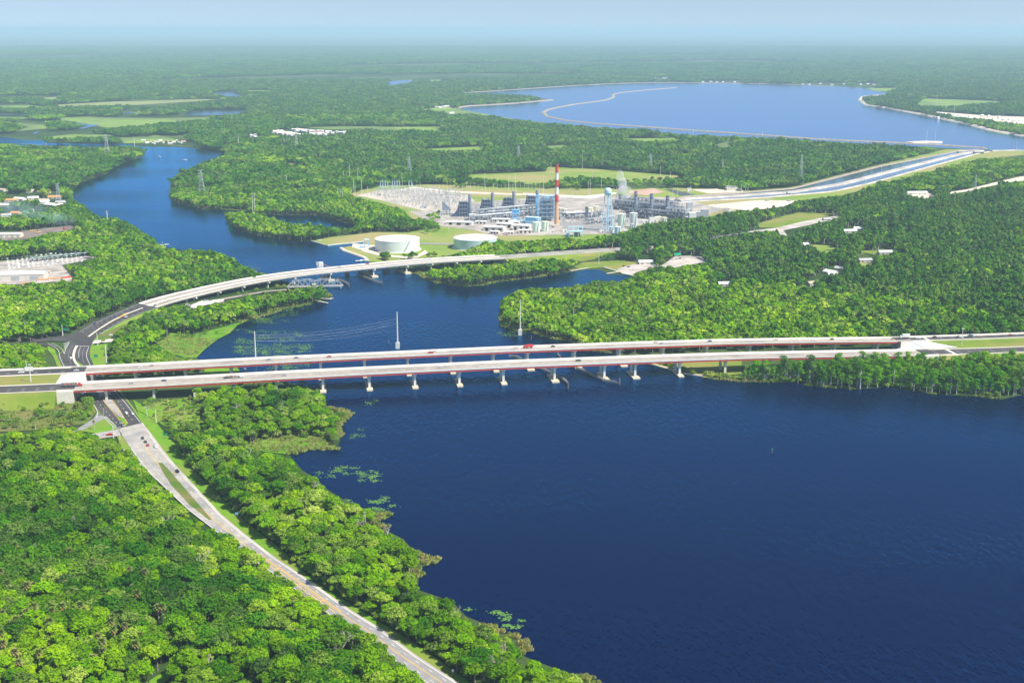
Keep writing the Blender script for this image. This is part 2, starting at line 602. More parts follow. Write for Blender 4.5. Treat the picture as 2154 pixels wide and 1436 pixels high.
# ------------------------------------------------------------- outlines of water, fields and roads, on the ground
RIVER = [(1258, 1436), (1222, 1422), (1194, 1413), (1137, 1393), (1103, 1379), (1101, 1347), (1067, 1337), (1025, 1313), (981, 1295), (953, 1265), (909, 1249), (879, 1239), (881, 1213), (869, 1197), (909, 1185), (913, 1171), (889, 1165), (861, 1147), (849, 1133), (825, 1121), (800, 1109), (780, 1101), (820, 1087), (819, 1075), (772, 1072), (720, 1048), (688, 1028), (668, 1008), (636, 988), (608, 954), (648, 942), (708, 944), (716, 926), (708, 898), (736, 876), (732, 862), (688, 858), (685, 831), (660, 818), (620, 806), (575, 802), (530, 795), (500, 786), (506, 781), (500, 772), (440, 762), (416, 755), (411, 746), (458, 715), (454, 705), (484, 696), (499, 682), (534, 672), (536, 663), (565, 659), (589, 649), (619, 644), (652, 640), (669, 637), (697, 627), (683, 612), (672, 606), (640, 600), (600, 592), (548, 575), (520, 562), (501, 552), (490, 545), (470, 535), (440, 528), (400, 527), (365, 524), (334, 515), (327, 503), (301, 488), (267, 467), (240, 457), (207, 457), (187, 440), (167, 427), (155, 420), (154, 401), (168, 385), (195, 375), (224, 366), (236, 354), (253, 344), (283, 336), (304, 327), (306, 319), (289, 311), (244, 311), (175, 312), (101, 310), (68, 309), (39, 306), (0, 303), (-200, 300), (-200, 284), (0, 288), (29, 291), (49, 295), (94, 295), (97, 301), (175, 303), (250, 304), (263, 302), (304, 309), (370, 309), (420, 312), (433, 314), (472, 317), (475, 324), (458, 334), (425, 344), (410, 349), (401, 354), (378, 361), (358, 381), (358, 401), (354, 413), (368, 426), (404, 434), (414, 441), (475, 441), (521, 443), (560, 452), (600, 453), (640, 452), (680, 455), (720, 468), (748, 473), (740, 480), (700, 478), (650, 472), (615, 471), (580, 462), (545, 450), (500, 446), (472, 446), (471, 452), (475, 463), (501, 483), (541, 497), (585, 503), (635, 508), (655, 507), (687, 517), (720, 513), (732, 512.5), (767, 508), (767, 513), (760, 515), (733, 518), (716, 521.6), (723, 527), (765, 542), (775, 550), (800, 560), (845, 569), (877, 577), (910, 594), (947, 600), (977, 603), (1021, 600), (1041, 594), (1121, 585), (1171, 577), (1174, 574), (1201, 572), (1235, 567), (1261, 567), (1281, 577), (1332, 580), (1301, 592), (1261, 590), (1221, 600), (1164, 607), (1121, 605), (1088, 610), (1061, 624), (1051, 634), (1051, 654), (1059, 687), (1088, 698), (1111, 695), (1140, 708), (1169, 715), (1197, 716), (1215, 728), (1243, 738), (1286, 743), (1310, 750), (1340, 758), (1363, 763), (1413, 779), (1438, 785), (1476, 790), (1480, 794), (1511, 799), (1553, 802), (1605, 804), (1668, 804), (1720, 813), (1790, 819), (1861, 814), (1907, 820), (1954, 828), (2024, 832), (2083, 834), (2106, 840), (2141, 832), (2154, 830), (2420, 850), (3000, 900), (3000, 1900), (1500, 1900), (1290, 1470)]
RESERVOIR = [(961, 197), (981, 195.5), (1071, 190), (1188, 182), (1288, 176.5), (1372, 174.5), (1440, 174.5), (1568, 176), (1685, 179), (1755, 182), (1825, 185.5), (1865, 195), (1865, 200), (1815, 204.5), (1810, 210.5), (1823, 222), (1852, 225.6), (1935, 240.6), (2036, 262), (2089, 276), (2082, 278), (2154, 287), (2400, 312), (2400, 330), (2154, 316), (2086, 317.5), (2056, 318.5), (2016, 313), (1935, 309), (1822, 302.5), (1668, 294), (1534, 287.5), (1434, 283.5), (1405, 281), (1355, 274), (1255, 269), (1188, 262), (1088, 252), (1004, 237), (961, 229), (975, 224.5), (1071, 219), (1161, 211), (1131, 205), (1088, 200.5), (1021, 198)]
CANAL_T = [(2056, 316.5), (2016, 319), (1852, 351), (1735, 381), (1668, 398), (1534, 409), (1434, 416), (1425, 420)]
CANAL_M = [(2064, 318), (2019, 325), (1868, 363), (1768, 389), (1668, 405), (1534, 414.5), (1434, 420), (1425, 423)]
CANAL_B = [(2080, 319), (2055, 323), (1935, 356), (1835, 384), (1751, 403), (1601, 416), (1434, 424.5), (1425, 427)]
CANAL = CANAL_T + CANAL_B[::-1]
LAKES = [
    [(812, 180), (817, 172), (844, 169), (867, 169), (869, 174), (830, 180.5)],
    [(438, 195.5), (488, 192), (511, 200), (505, 206), (485, 204), (460, 200)],
    [(384, 240.6), (404, 234), (485, 231), (527, 232), (515, 236), (495, 242), (394, 243)],
    [(-60, 239), (0, 239), (43, 239.5), (90, 240.5), (43, 242), (-60, 242)],
    [(252, 237), (290, 236.5), (288, 240), (255, 240)],
    [(129, 253.6), (146, 255), (183, 261.5), (212, 262.6), (191, 267), (168, 272), (165, 270), (186, 265), (160, 261), (140, 257)],
    [(68, 281), (78, 277), (84, 278), (72, 282)],
]
FIELDS = [
    ([(130, 247), (187, 246), (334, 249), (445, 247), (445, 251), (301, 264), (234, 271), (214, 267), (184, 261), (127, 252)], 'farfield'),
    ([(20, 259), (97, 262), (100, 271), (33, 276), (60, 267)], 'farfield'),
    ([(-60, 246), (0, 246), (60, 247), (58, 250), (-60, 250)], 'farfield'),
    ([(110, 221), (234, 214), (418, 209), (475, 209), (368, 216), (274, 222), (134, 225)], 'dryfield'),
    ([(0, 222), (60, 221), (100, 225), (50, 228), (0, 227)], 'farfield'),
    ([(90, 206), (125, 204), (120, 209), (95, 210)], 'dryfield'),
    ([(100, 288), (150, 283), (240, 284), (240, 286), (160, 290), (110, 293)], 'farfield'),
    ([(250, 290), (310, 288), (330, 284), (380, 296), (330, 300), (262, 302)], 'farfield'),
    ([(720, 266), (820, 267), (927, 267), (920, 275), (820, 274), (690, 272), (640, 268)], 'farfield'),
    ([(904, 313), (1024, 307.5), (1021, 317), (954, 319), (885, 316)], 'farfield'),
    ([(1134, 309), (1195, 304), (1188, 312), (1150, 313)], 'farfield'),
    ([(1300, 292), (1415, 291), (1440, 295), (1338, 298)], 'farfield'),
    ([(1495, 308), (1520, 300), (1540, 296), (1540, 303), (1530, 312)], 'farfield'),
    ([(880, 231), (940, 224), (961, 229), (1004, 237), (1088, 252), (1180, 262.5), (1120, 258), (1050, 247), (960, 240)], 'farfield'),
    ([(518, 190.5), (575, 190), (560, 194), (515, 194)], 'farfield'),
    ([(902, 169), (930, 168), (925, 172), (904, 172)], 'farfield'),
    ([(977, 368), (1021, 366), (1148, 361), (1151, 351), (1255, 356), (1405, 368), (1439, 370), (1388, 382), (1328, 385), (1250, 372), (1180, 378), (1148, 385), (1110, 388), (1060, 381), (985, 378)], 'field'),
    ([(1594, 470), (1651, 453.5), (1681, 447), (1758, 450), (1735, 456), (1711, 463.5), (1634, 479), (1598, 478.5)], 'grass'),
    ([(1705, 514), (1751, 517), (1765, 524), (1735, 535), (1718, 527)], 'field'),
    ([(1812, 527), (1855, 527), (1850, 534), (1812, 535)], 'grass'),
    ([(1808, 552), (1835, 555), (1828, 560), (1812, 560)], 'field'),
    ([(1945, 207), (2119, 214), (2060, 219), (1990, 226), (1925, 222)], 'farfield'),
    ([(1823, 186), (1890, 185), (1870, 194), (1840, 191)], 'farfield'),
    ([(604, 343), (622, 342), (618, 352), (608, 356)], 'field'),
    ([(1207, 562), (1225, 552), (1300, 548), (1347, 552), (1362, 565), (1350, 572), (1330, 578), (1309, 575), (1297, 570), (1267, 562), (1225, 566)], 'grass'),
    ([(1397, 555), (1421, 538), (1476, 538), (1484, 552), (1417, 561), (1380, 562)], 'gravel'),
    ([(1060, 548), (1071, 543), (1290, 528), (1250, 545), (1225, 550), (1190, 546), (1150, 543), (1110, 550)], 'grass'),
    ([(1524, 428), (1594, 421), (1678, 422), (1648, 434.5), (1578, 443), (1500, 436), (1440, 436)], 'dirt'),
    ([(1899, 404), (1955, 406), (1969, 411), (1945, 419), (1915, 411)], 'dirt'),
    ([(1955, 234), (2069, 243), (2154, 246), (2300, 250), (2300, 280), (2154, 264), (2069, 252), (2000, 245)], 'dirt'),
    ([(0, 488), (40, 487), (95, 480), (155, 474), (162, 480), (100, 492), (45, 505), (-30, 505), (-30, 488)], 'burnt'),
    ([(-40, 553), (58, 545), (180, 538), (205, 541), (170, 549), (130, 558), (140, 568), (150, 582), (150, 592), (110, 593), (60, 597), (-40, 600)], 'curbg'),
    ([(360, 700), (458, 712), (430, 735), (413, 752), (390, 752), (345, 738), (330, 722)], 'marsh'),
    ([(411, 747), (454, 715), (484, 700), (499, 684), (525, 672), (460, 690), (400, 705), (350, 730)], 'marsh'),
    ([(505, 940), (560, 923), (648, 918), (700, 930), (706, 944), (648, 944), (608, 955), (560, 950)], 'marsh'),
    ([(300, 850), (380, 838), (420, 850), (420, 905), (380, 905), (345, 895), (320, 880), (290, 862)], 'verge'),
    ([(306, 1436), (330, 1420), (384, 1397), (370, 1412), (335, 1445)], 'verge'),
    ([(-60, 832), (97, 826), (160, 842), (195, 848), (200, 866), (185, 890), (60, 905), (-60, 910)], 'scrub'),
    ([(165, 905), (197, 884), (222, 878), (249, 901), (206, 912)], 'verge'),
    ([(246, 917), (257, 915), (270, 932), (284, 956), (272, 947), (256, 943)], 'verge'),
    ([(189, 732), (191, 727), (226, 722), (225, 745), (230, 768), (196, 770), (189, 750)], 'verge'),
    ([(209, 703), (228, 692), (250, 680), (283, 664), (300, 658), (318, 655), (290, 672), (255, 690), (235, 706), (232, 716), (200, 718)], 'scrub'),
    ([(100, 722), (115, 733), (120, 749), (131, 771), (122, 774), (112, 750), (100, 735)], 'verge'),
    ([(1363, 764), (1413, 779), (1438, 785), (1476, 790), (1480, 794), (1560, 786), (1560, 757), (1500, 757), (1400, 758)], 'grass'),
    ([(430, 775), (500, 774), (506, 782), (480, 790), (430, 790)], 'verge'),
]
PLANT = [(735, 408), (760, 400), (800, 392), (900, 388), (975, 390), (1060, 394), (1160, 396), (1250, 396), (1330, 398), (1400, 395), (1500, 398), (1560, 401), (1600, 400), (1668, 393), (1735, 376), (1852, 346), (1935, 327), (1990, 314), (2060, 314), (2154, 318), (2154, 326), (2060, 336), (1960, 360), (1900, 375), (1835, 392), (1780, 410), (1700, 420), (1640, 425), (1560, 441), (1500, 455), (1450, 460), (1400, 466), (1350, 474), (1310, 490), (1250, 501), (1228, 506), (1190, 500), (1100, 508), (1062, 507), (1045, 502), (1030, 505), (1012, 513), (992, 521), (972, 531), (930, 540), (850, 548), (800, 552), (775, 550), (765, 542), (723, 527), (716, 521.6), (733, 518), (760, 515), (767, 508), (732, 512.5), (687, 517), (655, 507), (700, 498), (740, 494), (790, 488), (862, 489), (873, 485), (925, 480), (924, 468), (905, 462), (885, 463), (868, 462), (862, 455), (850, 443), (810, 430), (770, 420), (745, 414)]
CONC_R = [(297, 889), (321, 920), (340, 946), (361, 972), (401, 1016), (461, 1081), (509, 1121), (562, 1163), (642, 1217), (734, 1283), (802, 1325), (864, 1373), (961, 1436), (1065, 1500)]
CONC_L = [(249, 901), (257, 915), (268, 932), (283, 955), (310, 990), (341, 1020), (396, 1072), (448, 1112), (502, 1157), (588, 1215), (676, 1280), (742, 1327), (806, 1372), (898, 1436), (1000, 1500)]
ROADPOLY = CONC_R + CONC_L[::-1]
STRIP = [(299, 890), (321, 920), (361, 972), (401, 1016), (461, 1081), (509, 1121), (562, 1163), (642, 1217), (734, 1283), (802, 1325), (864, 1373), (961, 1436), (1080, 1510), (1100, 1500), (990, 1436), (881, 1357), (762, 1285), (658, 1221), (594, 1157), (517, 1097), (453, 1032), (401, 984), (375, 940), (348, 912), (322, 880), (300, 852), (280, 840)]
NORTH = [  # left edge, right edge, height
    ((290, 637.5), (331, 647.5), 4.6), ((262, 649), (305, 656.5), 4.0), ((223, 665), (262, 674), 2.8), ((195, 677), (228, 692), 1.6),
    ((165, 694), (209, 703), .8), ((150, 703), (199, 714), .5), ((146, 717), (192, 727), .35), ((136, 737), (189, 740), .3),
    ((121, 750), (190, 752), .3), ((131, 771), (198, 770), .3), ((146, 790), (212, 789), .3), ((163, 806), (230, 805), .3),
    ((180, 824), (248, 822), .3), ((191, 840), (262, 838), .3), ((203, 860), (279, 860), .3), ((214, 872), (288, 874), .3), ((249, 901.5), (297.5, 889), .3)]
NPOLY = [s[0] for s in NORTH] + [s[1] for s in NORTH[::-1]]
ARMS = [
    ([(150, 703), (100, 710), (60, 712)], [(146, 718), (100, 717), (60, 719)], 'asphalt'),
    ([(117, 727), (100, 721), (60, 718)], [(121, 736), (100, 727), (60, 725)], 'asphalt'),
    ([(204, 868), (197, 880), (165, 900), (120, 925)], [(224, 878), (208, 886), (172, 905), (130, 929)], 'greyroad'),
    ([(249, 902), (206, 910), (150, 920)], [(255, 916), (222, 920), (150, 932)], 'oldroad'),
    ([(191, 717), (228, 713), (260, 712)], [(190, 723), (228, 719), (260, 717)], 'curb'),
]
# ------------------------------------------------------------- the big bridges' axis: s along, o across (away from the camera), z up
A0 = Vector((-129.39, 1142.97, 0))
DD = Vector((0.98643, 0.16416, 0))
NN = Vector((-0.16416, 0.98643, 0))
DANG = math.atan2(DD.y, DD.x)


def BR(s, o, z=0.0):
    return A0 + DD * s + NN * o + Vector((0, 0, z))


def zb(s):                                        # underside of the girders
    return float(np.interp(s, [-900, -420, -256, -199, -83, -4, 133, 267, 362, 450, 534, 640, 900], [9.6, 9.9, 10.1, 10.7, 12.4, 13.4, 14.4, 14.1, 13.2, 11.2, 8.8, 7.6, 7.4]))


def near_far(s):
    return float(np.interp(s, [-260, -80, 0, 130, 270, 400, 534], [29.5, 29, 27.5, 26.7, 25.5, 25.5, 26.5]))


def s_at(px, o, z):
    lo, hi = -1200, 1600
    for _ in range(50):
        m = (lo + hi) / 2
        w = BR(m, o, z)
        if PRN(w.x, w.y, w.z)[0] < px:
            lo = m
        else:
            hi = m
    return m


B3 = [(331, 649.5, 1.2), (350, 643, 2.2), (370, 636, 3.2), (420, 624, 4.8), (495, 606.6, 6.5), (570, 592, 8.3), (645, 581.4, 9.8), (720, 573.4, 10.8), (795, 566, 11.3), (870, 558.5, 11.0), (945, 553.3, 10.0), (1020, 549, 8.6), (1062, 546.8, 7.6)]
B3N = [G(x, y, z) for x, y, z in B3]
# resample evenly
def resample(pts, step):
    out = [pts[0].copy()]
    acc = 0.0
    L = [0.0]
    for a, b in zip(pts, pts[1:]):
        L.append(L[-1] + (b - a).length)
    n = max(2, int(L[-1] / step))
    P = np.array([[p.x, p.y, p.z] for p in pts])
    t = np.linspace(0, L[-1], n + 1)
    return [Vector((np.interp(k, L, P[:, 0]), np.interp(k, L, P[:, 1]), np.interp(k, L, P[:, 2]))) for k in t]


def smooth(pts, it=3):
    for _ in range(it):
        q = [p.copy() for p in pts]
        for i in range(1, len(pts) - 1):
            q[i] = pts[i] * .5 + (pts[i - 1] + pts[i + 1]) * .25
        pts = q
    return pts


B3R = smooth(resample(B3N, 12.0), 4)
B3W = 33.0


def offs(pts, o, dz=0.0):
    out = []
    for i, p in enumerate(pts):
        d = pts[min(i + 1, len(pts) - 1)] - pts[max(i - 1, 0)]
        d.z = 0
        d.normalize()
        out.append(p + Vector((-d.y, d.x, 0)) * o + Vector((0, 0, dz)))
    return out


# ------------------------------------------------------------- ground, far woods, water
EXT = 84000.0
b = MB()
xs = [-60000, -16000, -6000, -2000, 0, 2000, 6000, 16000, 60000]
ys = [-3000, 300, 1200, 3000, 7000, 16000, 36000, EXT]
vs = [(x, y, 0) for y in ys for x in xs]
nx = len(xs)
b.add(vs, [(j * nx + i, j * nx + i + 1, (j + 1) * nx + i + 1, (j + 1) * nx + i) for j in range(len(ys) - 1) for i in range(nx - 1)])
gm = M['ground']
struct('ground', b, gm)

struct('river_water', MB().poly(GV(RIVER, .15)), M['water'])
struct('reservoir_water', MB().poly(GV(RESERVOIR, .6)), M['lake'])
for L in LAKES:
    struct('lake_water', MB().poly(GV(L, 1.2)), M['lake'])
NAMES = dict(farfield='marsh_meadow', dryfield='dry_marsh', field='meadow', grass='grass_ground', verge='verge_grass', marsh='marsh_ground', scrub='scrub_ground', dirt='sandy_ground', gravel='yard_ground', curbg='yard_ground', burnt='burnt_ground')
for iF, (L, k) in enumerate(FIELDS):
    far = min(p[1] for p in L) < 400
    struct(NAMES[k], MB().poly(GV(L, (.9 if far else .17) + .012 * iF)), M[k])
struct('plant_ground', MB().poly(GV(PLANT, .31)), M['field'])
struct('grass_strip', MB().poly(GV(STRIP, .12)), M['verge'])

# power station yards
YARDS = [
    ([(749, 411), (803, 399.6), (873, 397), (929, 404), (985, 410), (1000, 424), (957, 441), (888, 443), (803, 422)], 'subst'),
    ([(860, 444), (957, 440), (1000, 426), (1160, 412), (1290, 412), (1430, 416), (1520, 440), (1480, 456), (1400, 464), (1340, 474), (1290, 492), (1180, 494), (1040, 496), (1000, 484), (930, 476), (895, 462)], 'curbg'),
    ([(1175, 468), (1290, 466), (1300, 480), (1255, 488), (1190, 484)], 'greyroad'),
    ([(1325, 401), (1375, 396), (1400, 404), (1360, 411), (1320, 408)], 'burntp'),
    ([(1398, 398), (1412, 398), (1462, 409), (1432, 412)], 'pond'),
    ([(1455, 399), (1560, 395), (1565, 404), (1490, 407)], 'dirt'),
    ([(840, 398), (870, 393), (960, 402), (1100, 408), (1098, 411), (960, 406), (870, 397), (845, 401)], 'dirt'),
    ([(1100, 406), (1230, 412), (1300, 404), (1296, 408), (1240, 418), (1100, 410)], 'curb'),
    ([(760, 528), (800, 538), (870, 545), (900, 532), (895, 526), (870, 541), (800, 534), (775, 524)], 'dirt'),
    ([(880, 510), (950, 512), (950, 515), (880, 513)], 'greyroad'),
    ([(742, 512), (790, 516), (785, 530), (765, 527), (740, 520)], 'dirt'),
]
M['burntp'] = mat('red_clay', (.42, .26, .18), (.52, .36, .28), .02, .95, .1)
for i, (L, k) in enumerate(YARDS):
    struct('pond_water' if k == 'pond' else 'yard_ground', MB().poly(GV(L, .5 + .02 * i)), M[k])

# canal between its two pale banks
M['canal'] = water_mat('canal_water', (.10, .14, .20), .10, .3, .2, rot=.2, stretch=3.5, refl=(.7, .82, 1.0))
struct('canal_water', MB().poly(GV(CANAL, .75)), M['canal'])


def bank(name, pts, w, h, m, top=.35, step=40):
    P = resample(GV(pts), step)
    b = MB()
    b.sweep(P, [(-w / 2, -.5), (w / 2, -.5), (w / 2 * top, h), (-w / 2 * top, h)])
    return struct(name, b, M[m])


bank('canal_dividing_bank', CANAL_M, 22, 3.0, 'gravel', .55)
bank('canal_bank', [(x, y - .8) for x, y in CANAL_T], 14, 2.0, 'rock')
bank('canal_bank', [(x, y + 1.0) for x, y in CANAL_B], 10, 2.0, 'gravel')
DIKE = [(1422, 185), (1355, 190.5), (1305, 195.5), (1289, 199.5), (1290, 205.5), (1271, 212), (1205, 220.6), (1154, 230.6), (1142, 237), (1151, 245.7), (1188, 254), (1255, 260.7), (1355, 267.4), (1440, 274), (1534, 280), (1735, 294.5), (1915, 302.5), (1982, 306), (2069, 312), (2076, 316)]
bank('reservoir_dike', DIKE, 20, 3.0, 'rock', .4, 60)
bank('dike_island', [(1912, 301.5), (1948, 299.5), (1982, 300.5)], 44, 3.5, 'dirt', .6, 20)
bank('reservoir_bank', [(961, 197), (981, 195.5), (1071, 190), (1188, 182), (1288, 176.5), (1372, 174.5), (1440, 174.5), (1568, 176), (1685, 179), (1755, 182)], 16, 3, 'rock', .5, 120)
bank('reservoir_bank', [(1865, 200), (1815, 204.5), (1810, 210.5), (1823, 222), (1852, 225.6), (1935, 240.6), (2036, 262), (2089, 276), (2154, 287), (2400, 312)], 26, 4, 'dirt', .5, 60)
bank('reservoir_bank', [(960, 229), (975, 224.5), (1071, 219), (1161, 211)], 26, 4, 'rock', .5, 80)
bank('reservoir_bank', [(2400, 334), (2154, 317), (2086, 318.5)], 14, 3, 'gravel', .5, 60)
for L in ([(1815, 206), (1823, 222), (1852, 225.6), (1935, 240.6), (2036, 262), (2154, 288), (2400, 314), (2400, 322), (2154, 292), (2040, 266), (1935, 245), (1860, 230), (1828, 225), (1835, 215), (1850, 207)],):
    struct('bank_grass', MB().poly(GV(L, .4)), M['farfield'])
struct('far_road', MB().ribbon(GV([(2300, 350), (2154, 370), (2112, 379), (2036, 398), (1998, 404)], .6), GV([(2300, 362), (2154, 380), (2112, 385), (2036, 402.5), (1998, 408)], .6)), M['dirt'])
struct('park_road', MB().ribbon(GV([(1494, 499.5), (1551, 491), (1591, 484), (1634, 479), (1688, 466), (1728, 458), (1768, 454)], .6), GV([(1494, 501.5), (1551, 493.5), (1591, 487), (1640, 486), (1700, 474), (1745, 463), (1768, 458)], .6)), M['gravel'])
struct('park_road', MB().ribbon(GV([(1630, 480), (1636, 487), (1644, 496)], .62), GV([(1642, 479), (1650, 487), (1656, 496)], .62)), M['gravel'])
struct('ramp_pavement', MB().poly(GV([(1297, 566), (1330, 556), (1385, 555), (1385, 562), (1345, 570), (1330, 577), (1309, 575)], .5)), M['gravel'])
struct('parking_pavement', MB().poly(GV([(1400, 558), (1440, 548), (1476, 548), (1478, 552), (1417, 563), (1398, 562)], .5)), M['gravel'])

# the boulevard that runs from the curved bridge under the highway
NL = [G(s[0][0], s[0][1], s[2]) for s in NORTH]
NR = [G(s[1][0], s[1][1], s[2]) for s in NORTH]
for _p in NL + NR:
    _p.z = max(_p.z, .85)
struct('boulevard_asphalt', MB().ribbon(NL, NR), M['asphalt'])
b = MB()
for side, P in ((-1, NL), (1, NR)):               # embankment of the ramp up to the bridge
    Q = []
    for p, q in zip(P, (NR if side < 0 else NL)):
        d = (p - q)
        d.z = 0
        d.normalize()
        Q.append(Vector((p.x, p.y, 0)) + d * (p.z * 2.2 + .3))
    b.ribbon(P if side < 0 else Q, Q if side < 0 else P)
struct('boulevard_embankment', b, M['verge'])
for L, Rr, k in ARMS:
    struct('side_road', MB().ribbon(GV(L, .82), GV(Rr, .82)), M[k])
CL = resample(GV(CONC_L, .84), 8)
CR_ = resample(GV(CONC_R, .84), 8)
n = min(len(CL), len(CR_))
nn = 60
CLs = resample(GV(CONC_L, .84), (sum((a - c).length for a, c in zip(GV(CONC_L)[1:], GV(CONC_L)))) / nn)[:nn + 1]
CRs = resample(GV(CONC_R, .84), (sum((a - c).length for a, c in zip(GV(CONC_R)[1:], GV(CONC_R)))) / nn)[:nn + 1]
kk = min(len(CLs), len(CRs))
CLs, CRs = CLs[:kk], CRs[:kk]
cut = int(kk * .52)
struct('road_pavement', MB().ribbon(CLs[:cut + 1], CRs[:cut + 1]), M['oldroad'])
struct('road_pavement', MB().ribbon(CLs[cut:], CRs[cut:]), M['greyroad'])
struct('road_pavement', MB().poly(GV([(257, 944), (272, 947), (290, 962), (330, 1002), (341, 1020), (297, 980)], .81)), M['oldroad'])


def lerp_line(L, Rr, t, dz=.03):
    return [l.lerp(r, t) + Vector((0, 0, dz)) for l, r in zip(L, Rr)]


def stripe(P, w=.28, dz=0.0):
    return offs(P, w / 2, dz), offs(P, -w / 2, dz)


def stripes(name, P, w, m, dash=None, gap=None):
    b = MB()
    if dash is None:
        b.ribbon(*stripe(P, w))
    else:
        Q = resample(P, 1.0)
        i = 0
        while i + dash < len(Q):
            b.ribbon(*stripe([Q[i], Q[i + int(dash)]], w))
            i += int(dash + gap)
    return struct(name, b, M[m])


# medians and painted lines
MED_S = ([(182, 795), (200, 820), (214, 836), (225, 851), (246, 873), (263, 897)], [(194, 791), (214, 817), (231, 835), (248, 858), (262, 880), (268.5, 891)])
b = MB()
L_, R_ = GV(MED_S[0], 1.02), GV(MED_S[1], 1.02)
b.ribbon(L_[:5], R_[:5])
struct('median_island', b, M['oldroad'])
struct('median_grass', MB().ribbon(GV(MED_S[0][4:], 1.0), GV(MED_S[1][4:], 1.0)), M['verge'])
MED_N = [(300, 647.5), (265, 660.5), (237, 674), (208, 692), (186, 708)]
P = smooth(resample(GV([(x, y, z) for (x, y), z in zip(MED_N, (4.3, 3.7, 2.3, 1.3, .85))]), 6), 3)
b = MB()
b.sweep([p + Vector((0, 0, .05)) for p in P], [(-1.1, 0), (1.1, 0), (1.0, .22), (-1.0, .22)])
struct('median_curb', b, M['curb'])
b = MB()
b.poly(GV([(256, 665.5, 3.5), (266, 660, 3.9), (272, 656.8, 4.0), (262, 659.5, 3.9), (248, 668, 3.2)]))
struct('painted_island', b, M['yellow'])
MN2 = [(161.5, 727), (156, 738), (154, 751), (158, 762), (166, 770)]
P = smooth(resample(GV(MN2, .86), 5), 3)
b = MB()
b.sweep(P, [(-1.2, 0), (1.2, 0), (1.1, .25), (-1.1, .25)])
struct('median_curb', b, M['curb'])
struct('median_grass', MB().poly(GV([(157, 757), (166, 762), (175, 768), (184, 790), (178, 788), (163, 770)], .93)), M['verge'])


def nline(pts, z=None):
    return smooth(resample(GV([(p[0], p[1], (p[2] if len(p) > 2 else .91)) for p in pts]), 5), 2)


def dz_at(px):    # height of the boulevard by its position
    return float(np.interp(px, [150, 165, 195, 223, 262, 290, 331], [.87, .9, 1.6, 2.8, 4.0, 4.6, 4.6]))


for pts, w, m, dsh in (
        ([(290, 640.5), (262, 652), (225, 668), (197, 681), (168, 697)], .35, 'line', None),
        ([(326, 648), (303, 655), (262, 672), (230, 690), (212, 702)], .35, 'line', None),
        ([(295, 643), (262, 656), (231, 671), (205, 686), (180, 704)], .3, 'line', (3, 9)),
        ([(280, 644), (250, 657), (220, 672), (196, 686), (172, 700)], .3, 'line', (3, 9)),
        ([(313, 646.5), (283, 659.5), (250, 675), (222, 691), (204, 705)], .3, 'line', (3, 9)),
        ([(188, 708), (208, 693), (237, 675.5), (256, 666)], .35, 'yellow', None)):
    P = smooth(resample([G(x, y, dz_at(x) + .06) for x, y in pts], 5), 2)
    stripes('road_marking', P, w, m, *(dsh or (None, None)))
for pts, w, m, dsh in (
        ([(187, 729), (182, 741), (182, 752), (190, 768)], .35, 'line', None),
        ([(170, 728), (165.5, 739), (166, 752)], .3, 'line', None),
        ([(178, 729), (173.5, 741), (173, 753), (178, 765)], .3, 'line', (3, 6)),
        ([(162, 727.2), (187, 727.8)], .8, 'line', None),
        ([(152, 727), (145, 738), (144, 750), (150, 766)], .3, 'line', (3, 6)),
        ([(146, 720), (138, 734), (135, 744)], .35, 'line', None),
        ([(101, 722), (116, 729), (124, 738), (126, 752), (135, 771)], .35, 'line', None),
        ([(135, 744), (131, 734), (118, 725), (108, 721)], .35, 'line', None),
        ([(150.6, 789), (160, 802), (180, 826)], .35, 'line', None),
        ([(205, 786), (222, 800), (243, 824), (262, 845), (295, 888)], .35, 'line', None),
        ([(191, 842), (203, 859), (206, 869), (203, 878)], .4, 'line', None),
        ([(213, 836), (226, 853), (246, 876), (262, 897)], .4, 'yellow', None),
        ([(232, 835), (249, 858), (262, 880), (269, 890)], .4, 'yellow', None),
        ([(200, 836), (212, 852), (226, 868), (242, 885), (250, 895)], .3, 'line', (3, 9)),
        ([(243, 836), (254, 851), (266, 868), (284, 889)], .3, 'line', (3, 9)),
        ([(222, 875), (236, 888), (249, 901)], .35, 'line', None),
        ([(219, 877), (232, 892), (245, 902)], .35, 'line', None)):
    stripes('road_marking', nline(pts), w, m, *(dsh or (None, None)))
b = MB()
for i in range(9):
    t = i / 9
    a = G(222.5 + 26 * t, 876 + 25 * t, .90)
    c = G(219.5 + 24 * t, 878.5 + 24.5 * t, .90)
    b.ribbon([a, c], [a + Vector((.5, .9, 0)), c + Vector((.5, .9, 0))])
for i in range(7):
    t = i / 7
    a = G(146 - 9 * t, 719 + 16 * t, .90)
    c = G(133 + 1 * t, 722 + 13 * t, .90)
    b.ribbon([a, c], [a + Vector((0, 1.2, 0)), c + Vector((0, 1.2, 0))])
struct('road_marking', b, M['line'])
for t, w, m, dsh in ((.035, .3, 'line', None), (.955, .35, 'line', None), (.505, .2, 'yellow', None), (.535, .2, 'yellow', None), (.75, .28, 'line', (3, 9)), (.26, .28, 'line', (3, 9))):
    k0 = 6 if t < .6 else 4
    stripes('road_marking', lerp_line(CLs[k0:], CRs[k0:], t, .05), w, m, *(dsh or (None, None)))
